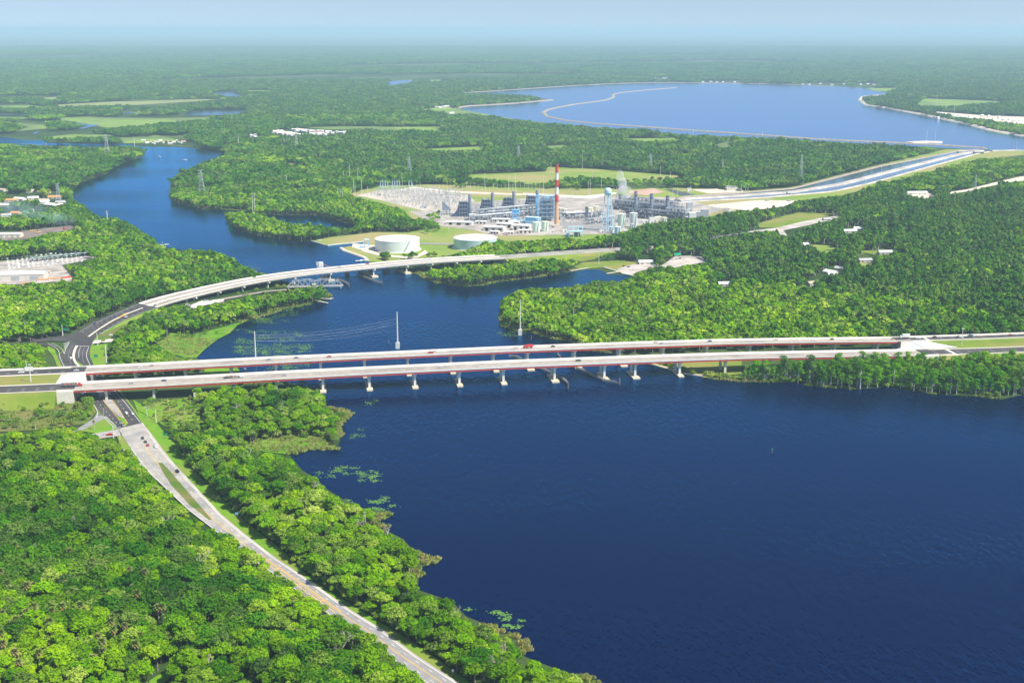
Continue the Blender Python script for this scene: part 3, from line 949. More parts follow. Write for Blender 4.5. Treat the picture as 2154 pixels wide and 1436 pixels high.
# striped turn-lane island farther down the road
b = MB()
for t0 in (.34, .62):
    P = lerp_line(CLs[cut + 2:cut + 14], CRs[cut + 2:cut + 14], t0, .06)
    b.ribbon(*stripe(P, .45))
for i in range(cut + 2, cut + 14, 3):
    a = CLs[i].lerp(CRs[i], .34) + Vector((0, 0, .07))
    c = CLs[i].lerp(CRs[i], .62) + Vector((0, 0, .07))
    b.ribbon([a, c], [a + Vector((0, -.7, 0)), c + Vector((0, -.7, 0))])
struct('road_marking', b, M['yellow'])
struct('median_grass', MB().poly(GV([(333, 973), (341, 973), (352, 984), (380, 1016), (412, 1053), (446, 1092), (440, 1093), (400, 1062), (364, 1024), (345, 996)], .93)), M['scrub'])
struct('road_shoulder', MB().ribbon(offs(CRs, 1.1, .02), offs(CRs, -.3, .02)), M['gravel'])
# fishing-pier road and car park under the curved bridge
struct('access_road', MB().ribbon(GV([(470, 634), (420, 640), (440, 632), (500, 621), (560, 611), (602, 608)], .72), GV([(474, 636), (424, 642), (448, 634.5), (506, 623.5), (562, 613.5), (604, 610)], .72)), M['rock'])
struct('parking_pavement', MB().poly(GV([(404, 640), (425, 632), (472, 629), (470, 633), (425, 643), (410, 649), (400, 646)], .76)), M['curb'])

# ------------------------------------------------------------- highway embankments left and right of the bridges
def hw(s0, s1, o0, o1, dz, m, name, step=25):
    n = max(1, int(abs(s1 - s0) / step))
    ss = [s0 + (s1 - s0) * i / n for i in range(n + 1)]
    return struct(name, MB().ribbon([BR(s, o1, zb(s) + dz) for s in ss][::1], [BR(s, o0, zb(s) + dz) for s in ss]), M[m])


SL, SR = -258.0, 540.0
for s0, s1 in ((-700, SL - 14), (SR + 14, 1250)):
    n0 = near_far(SL if s0 < 0 else SR)
    o_n, o_f, o_g = 3.0, n0, 63.0 if s0 < 0 else 62.0
    e1 = 87.0 if s0 < 0 else 80.5
    # solid fill with sloping sides
    b = MB()
    ss = np.linspace(s0, s1, 30)
    sect = []
    for s in ss:
        z = zb(s) + 1.7
        sl = 16
        sect.append([BR(s, o_n - 2 - sl, 0), BR(s, o_n - 2, z), BR(s, e1 + 1, z), BR(s, e1 + 1 + sl, 0)])
    vs = [v for r_ in sect for v in r_]
    fs = []
    for i in range(len(sect) - 1):
        for k in range(3):
            a = i * 4 + k
            fs.append((a, a + 1, a + 5, a + 4))
    e = (len(sect) - 1) * 4
    fs += [(0, 3, 2, 1), (e, e + 1, e + 2, e + 3)]
    b.add(vs, fs)
    struct('highway_embankment', b, M['grass'])
    r0, r1 = (s0, SL) if s0 < 0 else (SR, s1)
    hw(r0, r1, o_n, o_f, 1.85, 'asphalt', 'highway_asphalt')
    hw(r0, r1, o_g, e1, 1.85, 'asphalt', 'highway_asphalt')
    for o0, o1 in ((o_n - .3, o_n + 1.8), (o_f - 2.2, o_f + .4), (o_g - .4, o_g + 3.2), (e1 - 3, e1 + .3)):
        hw(s0, s1, o0, o1, 1.90, 'curb', 'highway_shoulder')
    for oo, ds in ((o_n + 5.5, (3, 9)), (o_n + 9.2, (3, 9)), (o_n + 13, (3, 9)), (o_g + 7, (3, 9)), (o_g + 10.8, (3, 9))):
        stripes('road_marking', [BR(s, oo, zb(s) + 1.95) for s in np.linspace(s0, s1, 30)], .3, 'line', *ds)
# ------------------------------------------------------------- the two highway bridges
def beam(b, s0, s1, oz, z0, z1, w, step=14, mi=0):
    n = max(1, int((s1 - s0) / step))
    P = [BR(s0 + (s1 - s0) * i / n, 0, 0) for i in range(n + 1)]
    S = [s0 + (s1 - s0) * i / n for i in range(n + 1)]
    vs = []
    for s in S:
        o = oz(s) if callable(oz) else oz
        z = zb(s)
        vs += [BR(s, o - w / 2, z + z0), BR(s, o + w / 2, z + z0), BR(s, o + w / 2, z + z1), BR(s, o - w / 2, z + z1)]
    fs = []
    for i in range(n):
        for k in range(4):
            a, c = i * 4 + k, i * 4 + (k + 1) % 4
            fs.append((a, c, c + 4, a + 4))
    fs += [(3, 2, 1, 0), tuple(range(n * 4, n * 4 + 4))]
    b.add(vs, fs, mi)


def highway_bridge(name, label, o0, o1, pxs, opx, foot, ncol):
    root = thing(name, label, 'bridge', tuple(BR(0, (o0 if not callable(o0) else o0(0)), 0)))
    inv = Matrix.Translation(-Vector(root.location))

    def put(b, nm, m, par=root, base=None):
        o = b.build(nm, m)
        o.data.transform(Matrix.Translation(-Vector(root.location)))
        o.parent = par
        return o
    f1 = o1 if callable(o1) else (lambda s: o1)
    b = MB()
    n = 60
    S = [SL - 0 + (SR - SL) * i / n for i in range(n + 1)]
    vs = []
    for s in S:
        z = zb(s)
        vs += [BR(s, o0 + .1, z + 1.5), BR(s, f1(s) - .1, z + 1.5), BR(s, f1(s) - .1, z + 1.8), BR(s, o0 + .1, z + 1.8)]
    fs = []
    for i in range(n):
        for k in range(4):
            a, c = i * 4 + k, i * 4 + (k + 1) % 4
            fs.append((a, c, c + 4, a + 4))
    fs += [(3, 2, 1, 0), tuple(range(n * 4, n * 4 + 4))]
    b.add(vs, fs)
    L1 = [BR(s, o0 + .5, zb(s) + 1.806) for s in S]
    L2 = [BR(s, o0 + 4.0, zb(s) + 1.806) for s in S]
    L3 = [BR(s, f1(s) - 4.2, zb(s) + 1.806) for s in S]
    L4 = [BR(s, f1(s) - .5, zb(s) + 1.806) for s in S]
    b.ribbon(L2, L1, 1)
    b.ribbon(L4, L3, 1)
    for oo in (o0 + 7.9, o0 + 11.6, o0 + 15.3):
        s = SL
        while s < SR - 4:
            b.ribbon([BR(s, oo + .12, zb(s) + 1.812), BR(s + 3, oo + .12, zb(s + 3) + 1.812)], [BR(s, oo - .12, zb(s) + 1.812), BR(s + 3, oo - .12, zb(s + 3) + 1.812)], 2)
            s += 12
    put(b, 'deck', [M['deck'], M['concrete'], M['line']])
    for side in (0, 1):
        b = MB()
        if side == 0:
            beam(b, SL - 14, SR + 14, o0 + .25, 1.35, 2.85, .5)
        else:
            beam(b, SL - 14, SR + 14, lambda s: f1(s) - .25, 1.35, 2.85, .5)
        put(b, 'parapet', M['concrete'])
    for k in range(4):
        b = MB()
        t = (.9, .36, .64, None)[k]
        if k == 0:
            oz = o0 + .62
        elif k == 3:
            oz = lambda s: f1(s) - 1.0
        else:
            tt = (k) / 3.0
            oz = (lambda tt: (lambda s: o0 + 1 + (f1(s) - o0 - 2) * tt))(tt)
        beam(b, SL, SR, oz, .02, 1.5, .10)
        beam(b, SL, SR, oz, -.2, .02, .9)          # bottom flange catches the light
        put(b, 'girder', M['red'])
    for px in pxs:
        s = s_at(px, opx, zb(s_at(px, opx, 12)))
        onwater = foot and inpoly([PRN(*BR(s, o0 + 2, 0))[0]], [PRN(*BR(s, o0 + 2, 0))[1]], RIVER)[0]
        w1 = f1(s) - o0
        loc = BR(s, o0 + w1 / 2, 0)
        pr = bpy.data.objects.new('pier', None)
        col.objects.link(pr)
        pr.parent = root
        pr.location = loc - Vector(root.location)
        pr.rotation_euler = (0, 0, DANG)
        zt = zb(s)
        hw_ = w1 / 2
        if onwater:
            fw = 7.0 if abs(px - 1168) < 60 or abs(px - 1273) < 70 else 5.4
            MB().box((0, -1.0 if o0 < 30 else -9, -1.2), (fw, w1 + (4 if o0 < 30 else 16), 2.7)).build('footing', M['footing'], pr)
        for y in (-hw_ + 4.2, hw_ - 4.2):
            b = MB()
            b.box((0, y, 0.2), (2.1, 2.1, zt - 1.6), 0)
            b.build('column', M['pier'], pr)
            b = MB()      # flared head
            z0 = zt - 3.4
            b.add([(-1.06, y - 1.06, z0), (1.06, y - 1.06, z0), (1.06, y + 1.06, z0), (-1.06, y + 1.06, z0),
                   (-1.5, y - 2.6, zt - 1.2), (1.5, y - 2.6, zt - 1.2), (1.5, y + 2.6, zt - 1.2), (-1.5, y + 2.6, zt - 1.2)],
                  [(0, 3, 2, 1), (4, 5, 6, 7), (0, 1, 5, 4), (1, 2, 6, 5), (2, 3, 7, 6), (3, 0, 4, 7)])
            b.build('column_head', M['pier'], pr)
        MB().box((0, 0, zt - 1.2), (3.2, w1 - 2.2, 1.17)).build('cap', M['pier'], pr)
    return root


highway_bridge('highway_bridge', 'nearer of the two pale highway bridges with red girders, crossing in front of the other', 3.0, near_far,
               (222, 322, 408, 490, 581, 679, 777, 873, 967, 1060, 1168, 1273, 1338, 1432, 1528, 1620, 1712, 1800, 1885), 4.0, True, 2)
highway_bridge('highway_bridge', 'farther of two pale highway bridges with red girders, piers showing above the nearer deck', 63.0,
               lambda s: float(np.interp(s, [-260, -80, 0, 270, 534], [87, 85.5, 82, 80.8, 80.6])),
               (192, 283, 389, 485, 580, 674, 767, 858, 949, 1039, 1111, 1210, 1305, 1397, 1489, 1580, 1670, 1759, 1849), 64.0, True, 2)

# abutments and the slope paving between them
for nm, lab, s, o0, o1, sg in (('abutment_wall', 'pale retaining wall under the left end of the nearer highway bridge, brown slope at its foot', SL, 1.5, 30, -1),
                               ('abutment_wall', 'pale wall under the left end of the farther highway bridge', SL + 2, 61.5, 88, -1),
                               ('abutment_wall', 'pale wall under the right end of the nearer highway bridge', SR, 1.5, 28, 1),
                               ('abutment_wall', 'pale wall under the right end of the farther highway bridge', SR + 2, 60.5, 82, 1)):
    b = MB()
    L = 34.0
    p = BR(s + sg * L / 2 - sg * .0, (o0 + o1) / 2)
    b.box((p.x, p.y, -.5), (L, o1 - o0, zb(s) + 2.0), DANG)
    o = b.build(nm, M['concrete'])
    tag(o, lab, 'retaining wall')
for lab, s, sg in (('white paved slope between the left ends of the two highway bridges', SL, -1), ('white paved slope between the right ends of the two highway bridges', SR, 1)):
    b = MB()
    z = zb(s) + 1.6
    P = [BR(s - sg * 6, 28, .4), BR(s - sg * 6, 62, .4), BR(s + sg * 14.2, 62, z), BR(s + sg * 14.2, 28, z)]
    P2 = [BR(s + sg * 15, 28, .0), BR(s + sg * 15, 62, .0)]
    b.add(P + P2, [(0, 1, 2, 3) if sg < 0 else (3, 2, 1, 0), (0, 3, 4), (1, 5, 2), (2, 5, 4, 3), (0, 4, 5, 1)])
    root = b.build('slope_paving', M['white'])
    tag(root, lab, 'slope paving')
# asphalt patch crossing that paving on the left
struct('crossover_pavement', MB().poly([BR(SL - 19, 31, zb(SL) + 1.74), BR(SL - 14, 31, zb(SL) + 1.74), BR(SL - 14, 61, zb(SL) + 1.74), BR(SL - 19, 61, zb(SL) + 1.74)]), M['white'])
struct('crossover_pavement', MB().poly([BR(SR + 14, 29, zb(SR) + 1.74), BR(SR + 48, 29, zb(SR) + 1.74), BR(SR + 28, 61, zb(SR) + 1.74), BR(SR + 14, 61, zb(SR) + 1.74)]), M['white'])

# concrete barriers on the approaches
for lab, s0, s1, o in (('long white concrete barrier on the far edge of the right-hand highway approach', SR + 14, 1200, 80.9), ('white barrier between the right-hand far carriageway and the grass median', SR + 14, 1200, 61.8),
                       ('white barrier on the near edge of the right-hand highway approach', SR + 14, 1200, 2.6), ('white barrier beyond the left-hand far carriageway', -700, SL - 14, 87.3)):
    b = MB()
    beam(b, s0, s1, o, 1.6, 2.75, .6, step=30)
    tag(b.build('concrete_barrier', M['concrete']), lab, 'barrier')

# ------------------------------------------------------------- curved bridge
def b3_bridge():
    root = thing('curved_bridge', 'long curved pale concrete bridge behind, sweeping left to the junction', 'bridge', tuple(B3R[0]))
    off = -Vector(root.location)

    def put(b, nm, m):
        o = b.build(nm, m, root)
        o.data.transform(Matrix.Translation(off))
        return o
    b = MB()
    b.sweep(B3R, [(.1, 1.6), (B3W - .1, 1.6), (B3W - .1, 1.9), (.1, 1.9)])
    put(b, 'deck', M['deck'])
    for o in (.1, B3W / 2 - .6, B3W - .7):
        b = MB()
        if o > 1 and o < 20:
            b.sweep(B3R, [(o, 1.91), (o + 1.2, 1.91), (o + 1.2, 2.25), (o, 2.25)])
            put(b, 'median_curb', M['concrete'])
        else:
            b.sweep(B3R, [(o, 1.5), (o + .6, 1.5), (o + .45, 2.95), (o + .1, 2.95)])
            put(b, 'parapet', M['concrete'])
    for o0, o1 in ((.8, 3.4), (B3W - 3.6, B3W - .8), (13.2, 15.6), (17.4, 19.6)):
        b = MB()
        b.ribbon(offs(B3R, o1, 1.91), offs(B3R, o0, 1.91))
        put(b, 'shoulder', M['concrete'])
    for o in np.linspace(1.5, B3W - 1.5, 7):
        b = MB()
        b.sweep(B3R, [(o - .35, 0), (o + .35, 0), (o + .35, 1.6), (o - .35, 1.6)])
        put(b, 'girder', M['concrete'])
    for px in (420, 463, 514, 567, 621, 700, 793, 864, 915, 964, 1011):
        bi = min(range(len(B3R)), key=lambda i: abs(PRN(*B3R[i])[0] - px))
        p = B3R[bi]
        d = B3R[min(bi + 1, len(B3R) - 1)] - B3R[max(bi - 1, 0)]
        a = math.atan2(d.y, d.x)
        l = Vector((-math.sin(a), math.cos(a), 0))
        pr = bpy.data.objects.new('pier', None)
        col.objects.link(pr)
        pr.parent = root
        c = Vector((p.x, p.y, 0)) + l * B3W / 2
        pr.location = c + off
        pr.rotation_euler = (0, 0, a)
        zt = p.z
        wet = 640 < px < 880
        for y in (-B3W / 2 + 5, B3W / 2 - 5):
            b = MB()
            b.cyl((0, y, .2 + (1.8 if wet else 0)), (0, y, zt - 1.2), 1.1, n=12)
            b.build('column', M['pier'], pr)
        MB().box((0, 0, zt - 1.25), (2.0, B3W + 1.5, 1.2)).build('cap', M['concrete'], pr)
        if wet:
            MB().box((0, 0, -1), (8.5, B3W + 2, 3.4)).build('footing', M['footing'], pr)
    b = MB()     # abutment at the right end, with its rock slope
    p = B3R[-1]
    d = (B3R[-1] - B3R[-2])
    a = math.atan2(d.y, d.x)
    c = Vector((p.x, p.y, 0)) + Vector((-math.sin(a), math.cos(a), 0)) * B3W / 2 + Vector((math.cos(a), math.sin(a), 0)) * 2
    b.box(c, (4, B3W - 1, p.z + 1.5), a)
    put(b, 'abutment', M['concrete'])
    p = B3R[0]
    d = (B3R[1] - B3R[0])
    a = math.atan2(d.y, d.x)
    c = Vector((p.x, p.y, 0)) + Vector((-math.sin(a), math.cos(a), 0)) * B3W / 2 - Vector((math.cos(a), math.sin(a), 0)) * 1.2
    b = MB()
    b.box(c, (3, B3W - 1, p.z + 1.5), a)
    put(b, 'abutment', M['concrete'])
    return root


b3_bridge()
# the road beyond it on its embankment
e0 = B3R[-1] + Vector((0, 0, 1.88))
e1 = e0 + offs(B3R, B3W)[-1] - B3R[-1]
RN = smooth(resample([e0, G(1110, 541, 7.6), G(1171, 536.5, 5.6), G(1230, 532.5, 3.5), G(1287, 529, 1.5), G(1360, 525, 1.0), G(1500, 516, 1.0)], 15), 2)
RF = offs(RN, B3W * .93)
struct('boulevard_pavement', MB().ribbon(RF, RN), M['oldroad'])
b = MB()
n = len(RN)
b.ribbon(RN, [Vector((p.x, p.y, 0)) + (p - q).normalized() * (p.z * 1.9) - Vector((0, 0, 0)) for p, q in zip(RN, RF)])
b.ribbon([Vector((q.x, q.y, 0)) + (q - p).normalized() * (q.z * 1.6) for p, q in zip(RN, RF)], RF)
struct('boulevard_embankment', b, M['grass'])
b = MB()
b.ribbon(offs(RN, B3W * .5, .05), offs(RN, B3W * .43, .05))
struct('median_grass', b, M['field'])
for t in (.2, .32, .65, .78):
    stripes('road_marking', offs(RN, B3W * t, .06), .3, 'line', 3, 9)
b = MB()
p0, p1 = B3R[-1], B3R[-1]
for i in range(60):
    t = random.random()
    q = G(1042 + 32 * t, 556 - 11 * t + random.uniform(-2, 2.5), 0)
    zz = max(0.2, (t * 7) * random.uniform(.5, .9))
    b.lathe((q.x, q.y, zz - .5), [(random.uniform(1.2, 2.2), 0), (random.uniform(.8, 1.8), random.uniform(.8, 1.6)), (.2, random.uniform(1.7, 2.2))], 6)
tag(b.build('riprap', M['dirt']), kind='stuff')
tag(bpy.data.objects['riprap'], 'pale rock heap below the right end of the curved bridge')


# ------------------------------------------------------------- old truss span, old trestle and lift tower beside the curved bridge
def truss():
    a = G(604, 609, 0)
    c = G(722, 606, 0)
    d = (c - a)
    Ln = d.length
    rz = math.atan2(d.y, d.x)
    root = thing('truss_span', 'pale grey steel truss span left standing under the curved bridge', 'bridge', tuple(a), rz)
    W = 9.0
    zd = 2.6
    M_T = M['steel']
    MB().box((Ln / 2, W / 2, zd - .5), (Ln, W, .5)).build('deck', M['deck'], root)
    nP = 10
    tops = []
    for i in range(nP + 1):
        x = Ln * i / nP
        h = 0 if i in (0, nP) else (6.0 + 3.2 * math.sin(math.pi * i / nP))
        if i == 5:
            h = 6.4
        tops.append((x, h))
    for y in (0.0, W):
        b = MB()
        b.bar((0, y, zd), (Ln, y, zd), .7, .7)
        for (x0, h0), (x1, h1) in zip(tops, tops[1:]):
            b.bar((x0, y, zd + h0), (x1, y, zd + h1), .65, .65)
        for i in range(1, nP):
            x, h = tops[i]
            b.bar((x, y, zd), (x, y, zd + h), .4)
            if i < 5:
                b.bar((x, y, zd + h), (tops[i + 1][0], y, zd), .45)
            elif i > 5:
                b.bar((x, y, zd + h), (tops[i - 1][0], y, zd), .45)
        b.build('truss', M_T, root)
    b = MB()
    for i in range(1, nP):
        x, h = tops[i]
        b.bar((x, 0, zd + h), (x, W, zd + h), .4)
    b.build('cross_bracing', M_T, root)
    b = MB()
    b.box((Ln * .48, W / 2, zd), (5, 4, 3.2))
    b.build('cabin', M['white'], root)
    for x in (2, Ln * .5, Ln - 3):
        b = MB()
        for y in (1, W - 1):
            b.cyl((x, y, -1), (x, y, zd - .5), .9, n=8)
        b.box((x, W / 2, zd - 1.3), (2, W, .8))
        b.build('support', M['pier'], root)


truss()


def trestle():
    a = G(690, 580, 0)
    c = G(848, 570.5, 0)
    d = c - a
    Ln = d.length
    rz = math.atan2(d.y, d.x)
    root = thing('railway_trestle', 'low rusty railway bridge on brown piers behind the curved bridge', 'bridge', tuple(a), rz)
    b = MB()
    b.box((Ln / 2, 0, 3.6), (Ln, 5.5, .6))
    b.box((Ln * .3, -2.4, 4.2), (Ln * .6, .3, 1.4))
    b.box((Ln * .3, 2.4, 4.2), (Ln * .6, .3, 1.4))
    b.build('deck', M['rust'], root)
    for x in (Ln * .02, Ln * .25, Ln * .43, Ln * .56, Ln * .75):
        MB().box((x, 0, -1), (5, 8, 4.6), 0, 0, .85).build('pier', M['rust'], root)
    for i in range(9):
        x = Ln * (.79 + .025 * i)
        b = MB()
        for y in (-2.2, 0, 2.2):
            b.cyl((x, y, -1), (x, y, 3.6), .25, n=6)
        b.build('pile_bent', M['wood'], root)


trestle()
# white counterweight tower
p = G(674, 577, 0)
root = thing('lift_tower', 'white counterweight tower poking up behind the curved bridge deck', 'bridge tower', tuple(p), .1)
b = MB()
for x in (-3.5, 3.5):
    for y in (-3, 3):
        b.bar((x, y, 0), (x * .8, y * .8, 15), 1.0)
b.bar((-3.5, -3, 1), (3, -3, 13), .6)
b.bar((3.5, -3, 1), (-3, -3, 13), .6)
b.build('frame', M['white'], root)
b = MB()
b.box((1, 0, 10.5), (6.0, 6, 6.0), .15)
b.build('counterweight', M['white'], root)
b = MB()
b.box((-4.2, 0, 12), (2.6, 5, 4.5), .3)
b.build('cabin', M['steel'], root)
b = MB()
b.bar((4, -1.5, 13.5), (14, -1.5, 9.5), .7)
b.bar((4, 1.5, 13.5), (14, 1.5, 9.5), .7)
b.bar((14, 0, 9.6), (40, 0, 8.8), 1.1)
b.build('lift_arm', M['rust'], root)


# ------------------------------------------------------------- timber fenders in the water
def fender(label, pts, h=3.8):
    P = smooth(resample(GV(pts), 2.5), 2)
    root = thing('timber_fender', label, 'fender', tuple(P[0]))
    off = -P[0]
    b = MB()
    for k in (.9, 2.1):
        b.sweep([p + off for p in P], [(-.4, k), (.4, k), (.4, k + .6), (-.4, k + .6)])
    b.build('waler', M['deadwood'], root)
    b = MB()
    for p in P:
        q = p + off
        b.cyl((q.x, q.y, -1), (q.x, q.y, h), .28, n=6)
    b.build('piles', M['wood'], root)
    b = MB()
    q = P[-1] + off
    for i in range(7):
        t = i * .9
        b.cyl((q.x + .7 * math.cos(t), q.y + .7 * math.sin(t), -1), (q.x + .35 * math.cos(t), q.y + .35 * math.sin(t), h + 2.2), .25, n=6)
    b.build('dolphin', M['wood'], root)


fender('left curved timber fender by the boat channel of the highway bridges', [(1071, 752), (1085, 753), (1105, 762), (1130, 774), (1155, 785), (1174, 795), (1186, 801), (1194, 808), (1194.5, 817)])
fender('right long timber fender running under both highway bridges', [(1173, 748), (1184, 760), (1205, 773), (1234, 785), (1255, 796), (1276, 804), (1303, 809)])
fender('dark timber fender in the channel under the curved bridge', [(751, 579.5), (771, 587), (790, 594), (803, 598)])
fender('short curved fender near the steel truss span', [(709, 590), (720, 594), (730, 598), (734, 604)])
# ------------------------------------------------------------- trees
def leafy(seed, h, r, kind='broad', n=420, size=1.15, mat_=None, lobes=7):
    """crown of leaf clumps spread over several lobes; returns the crown mesh and the trunk mesh"""
    rs = random.Random(seed)
    b = MB()
    L = []
    if kind == 'pine':
        for i in range(lobes):
            t = i / (lobes - 1)
            rr = r * (.35 + .5 * math.sin(math.pi * (.25 + .7 * t)))
            a = rs.random() * 6.28
            L.append((Vector((math.cos(a) * r * .35, math.sin(a) * r * .35, h * (.55 + .42 * t))), rr * .8, rr * .45))
    elif kind == 'cyp':
        for i in range(lobes):
            t = i / (lobes - 1)
            a = rs.random() * 6.28
            q = r * rs.uniform(.2, .75) * (1.15 - .5 * t)
            L.append((Vector((math.cos(a) * q, math.sin(a) * q, h * (.42 + .52 * t))), r * rs.uniform(.38, .62), r * rs.uniform(.22, .34)))
    else:
        for i in range(lobes):
            a = i / lobes * 6.28 + rs.uniform(-.4, .4)
            q = r * rs.uniform(.25, .78) if i else 0
            k_ = 1.0 if lobes < 8 else .76
            L.append((Vector((math.cos(a) * q, math.sin(a) * q, h * (rs.uniform(.72, .90) - .24 * (q / r) ** 2) + (h * .06 if i == 0 else 0))), r * rs.uniform(.38, .56) * k_, r * rs.uniform(.28, .42) * k_))
    tot = sum(l[1] ** 2 for l in L)
    for c, rr, rz in L:
        k = max(6, int(n * rr * rr / tot))
        for j in range(k):
            u = rs.uniform(-.45, 1)
            a = rs.random() * 6.2832
            s = math.sqrt(max(0, 1 - u * u))
            d = Vector((s * math.cos(a), s * math.sin(a), u))
            q = rs.uniform(.72, 1.08)
            p = c + Vector((d.x * rr * q, d.y * rr * q, d.z * rz * q))
            nrm = (d * .9 + Vector((rs.gauss(0, .45), rs.gauss(0, .45), rs.gauss(0, .35) + .35))).normalized()
            t1 = nrm.cross(Vector((rs.gauss(0, 1), rs.gauss(0, 1), rs.gauss(0, 1)))).normalized()
            t2 = nrm.cross(t1)
            w = size * rs.uniform(.6, 1.25)
            w2 = w * rs.uniform(.55, 1)
            m_ = nrm * w * .22
            b.add([p - t1 * w, p - t2 * w2 + m_, p + t1 * w * .9, p + t2 * w2 + m_], [(0, 1, 2, 3)])
    t = MB()
    th = h * (.62 if kind == 'broad' else .9)
    tr = .22 + .012 * h
    t.cyl((0, 0, -.3), (0, 0, th * .5), tr * 1.3, tr, 6, caps=False)
    t.cyl((0, 0, th * .5), (rs.uniform(-.4, .4), rs.uniform(-.4, .4), th), tr, tr * .4, 6, caps=False)
    for c, rr, rz in L[:5]:
        t.cyl((0, 0, th * rs.uniform(.45, .75)), c, tr * .45, .06, 5, caps=False)
    return b, t


def palm_mb(seed, h):
    rs = random.Random(seed)
    t = MB()
    lean = rs.uniform(-.6, .6)
    t.cyl((0, 0, -.2), (lean * .4, 0, h * .5), .28, .22, 7, caps=False)
    t.cyl((lean * .4, 0, h * .5), (lean, 0, h), .22, .2, 7)
    b = MB()
    dry = MB()
    for i in range(34):
        a = i * 2.399
        el = 1.25 - 2.0 * (i / 34)
        ln = rs.uniform(1.7, 2.3)
        p = Vector((lean, 0, h))
        d = Vector((math.cos(a) * math.cos(el), math.sin(a) * math.cos(el), math.sin(el)))
        side = Vector((-math.sin(a), math.cos(a), 0)) * .62
        m_ = p + d * ln * .6
        e = p + d * ln + Vector((0, 0, -.55))
        tgt = b if i < 27 else dry
        tgt.add([p, m_ - side, e, m_ + side], [(0, 1, 2, 3)])
    return b, t, dry


def dead_mb(seed, h):
    rs = random.Random(seed)
    b = MB()

    def br(p, d, ln, r, k):
        e = p + d * ln
        b.cyl(p, e, r, r * .6, 5, caps=False)
        if k:
            for _ in range(3 if k > 1 else 4):
                nd = (d + Vector((rs.gauss(0, .55), rs.gauss(0, .55), rs.gauss(.1, .3)))).normalized()
                br(p + d * ln * rs.uniform(.55, 1), nd, ln * rs.uniform(.45, .65), r * .55, k - 1)
    br(Vector((0, 0, -.2)), Vector((0, 0, 1)), h * .5, .35, 4)
    return b


def tuft_mb(seed, r, h, n):
    rs = random.Random(seed)
    b = MB()
    for i in range(n):
        a = rs.random() * 6.28
        q = r * math.sqrt(rs.random())
        p = Vector((q * math.cos(a), q * math.sin(a), -.1))
        l = Vector((rs.gauss(0, .35), rs.gauss(0, .35), 1)).normalized() * h * rs.uniform(.5, 1.1) * (1 - .35 * q / r)
        s = Vector((math.cos(a + 1), math.sin(a + 1), 0)) * rs.uniform(.16, .38)
        b.add([p - s, p + s, p + l * .6 + s * .9, p + l, p + l * .6 - s * .9], [(0, 1, 2, 3, 4)])
    return b


SPEC = {}
def mk(kind, fol, seed, h, r, nleaf, size, lobes, barkm='bark'):
    cb, tb = leafy(seed, h, r, kind, nleaf, size, None, lobes)
    return (cb.mesh('crown', FOL[fol]), tb.mesh('trunk', M[barkm]), h, r, cb, tb, fol, barkm)


BROAD = [mk('broad', 'broad', 100 + i, h, r * .95, 950, .60, l + 6) for i, (h, r, l) in enumerate(((12, 5.2, 8), (13.5, 5.8, 9), (10.5, 4.6, 7), (14.5, 5.4, 8), (11.5, 6.0, 9)))]
DARK = [mk('broad', 'dark', 200 + i, h, r * .95, 950, .60, l + 6) for i, (h, r, l) in enumerate(((12.5, 6.2, 9), (11, 5.2, 8), (14, 6.6, 10)))]
PINE = [mk('pine', 'pine', 300 + i, h, r, 520, .72, l) for i, (h, r, l) in enumerate(((18, 4.2, 6), (16, 3.8, 5), (19.5, 4.4, 7)))]
CYP = [mk('cyp', 'cyp', 400 + i, h, r, 800, .62, l, 'palebark') for i, (h, r, l) in enumerate(((19, 4.8, 9), (22, 5.2, 11), (16.5, 4.4, 8), (24, 5.0, 12)))]
BUSH = [mk('broad', 'bush', 500 + i, h, r, 170, .7, l) for i, (h, r, l) in enumerate(((4.2, 2.8, 5), (5.2, 3.3, 6), (3.2, 2.2, 4)))]


def cheap(kind, fol, seed, h, r, n, size, lobes):
    cb, tb = leafy(seed, h, r, kind, n, size, None, lobes)
    return cb


def proto_coll(name, meshes):
    c = bpy.data.collections.new(name)
    for i, me in enumerate(meshes):
        o = bpy.data.objects.new('%s_%02d' % (name, i), me)
        c.objects.link(o)
    return c


def joined(cb, tb, fol, barkm):
    b = MB()
    b.add(cb.v, cb.f, 0)
    b.add(tb.v, tb.f, 1)
    return b.mesh('tree', [FOL[fol], M[barkm]])


def patch_mesh(kind, fol, seed, R_, ntree, h, r, nleaf, size):
    rs = random.Random(seed)
    b = MB()
    base = [cheap(kind, fol, seed * 10 + k, h * rs.uniform(.85, 1.15), r, nleaf, size, 4) for k in range(3)]
    g = int(math.sqrt(ntree))
    for i in range(g):
        for j in range(g):
            x = (i + .5 + rs.uniform(-.45, .45)) / g * 2 * R_ - R_
            y = (j + .5 + rs.uniform(-.45, .45)) / g * 2 * R_ - R_
            s = rs.uniform(.75, 1.2)
            t = rs.choice(base)
            a = rs.random() * 6.28
            ca, sa = math.cos(a), math.sin(a)
            b.add([((v[0] * ca - v[1] * sa) * s + x, (v[0] * sa + v[1] * ca) * s + y, v[2] * s) for v in t.v], t.f)
    return b.mesh('tree_patch', FOL[fol])


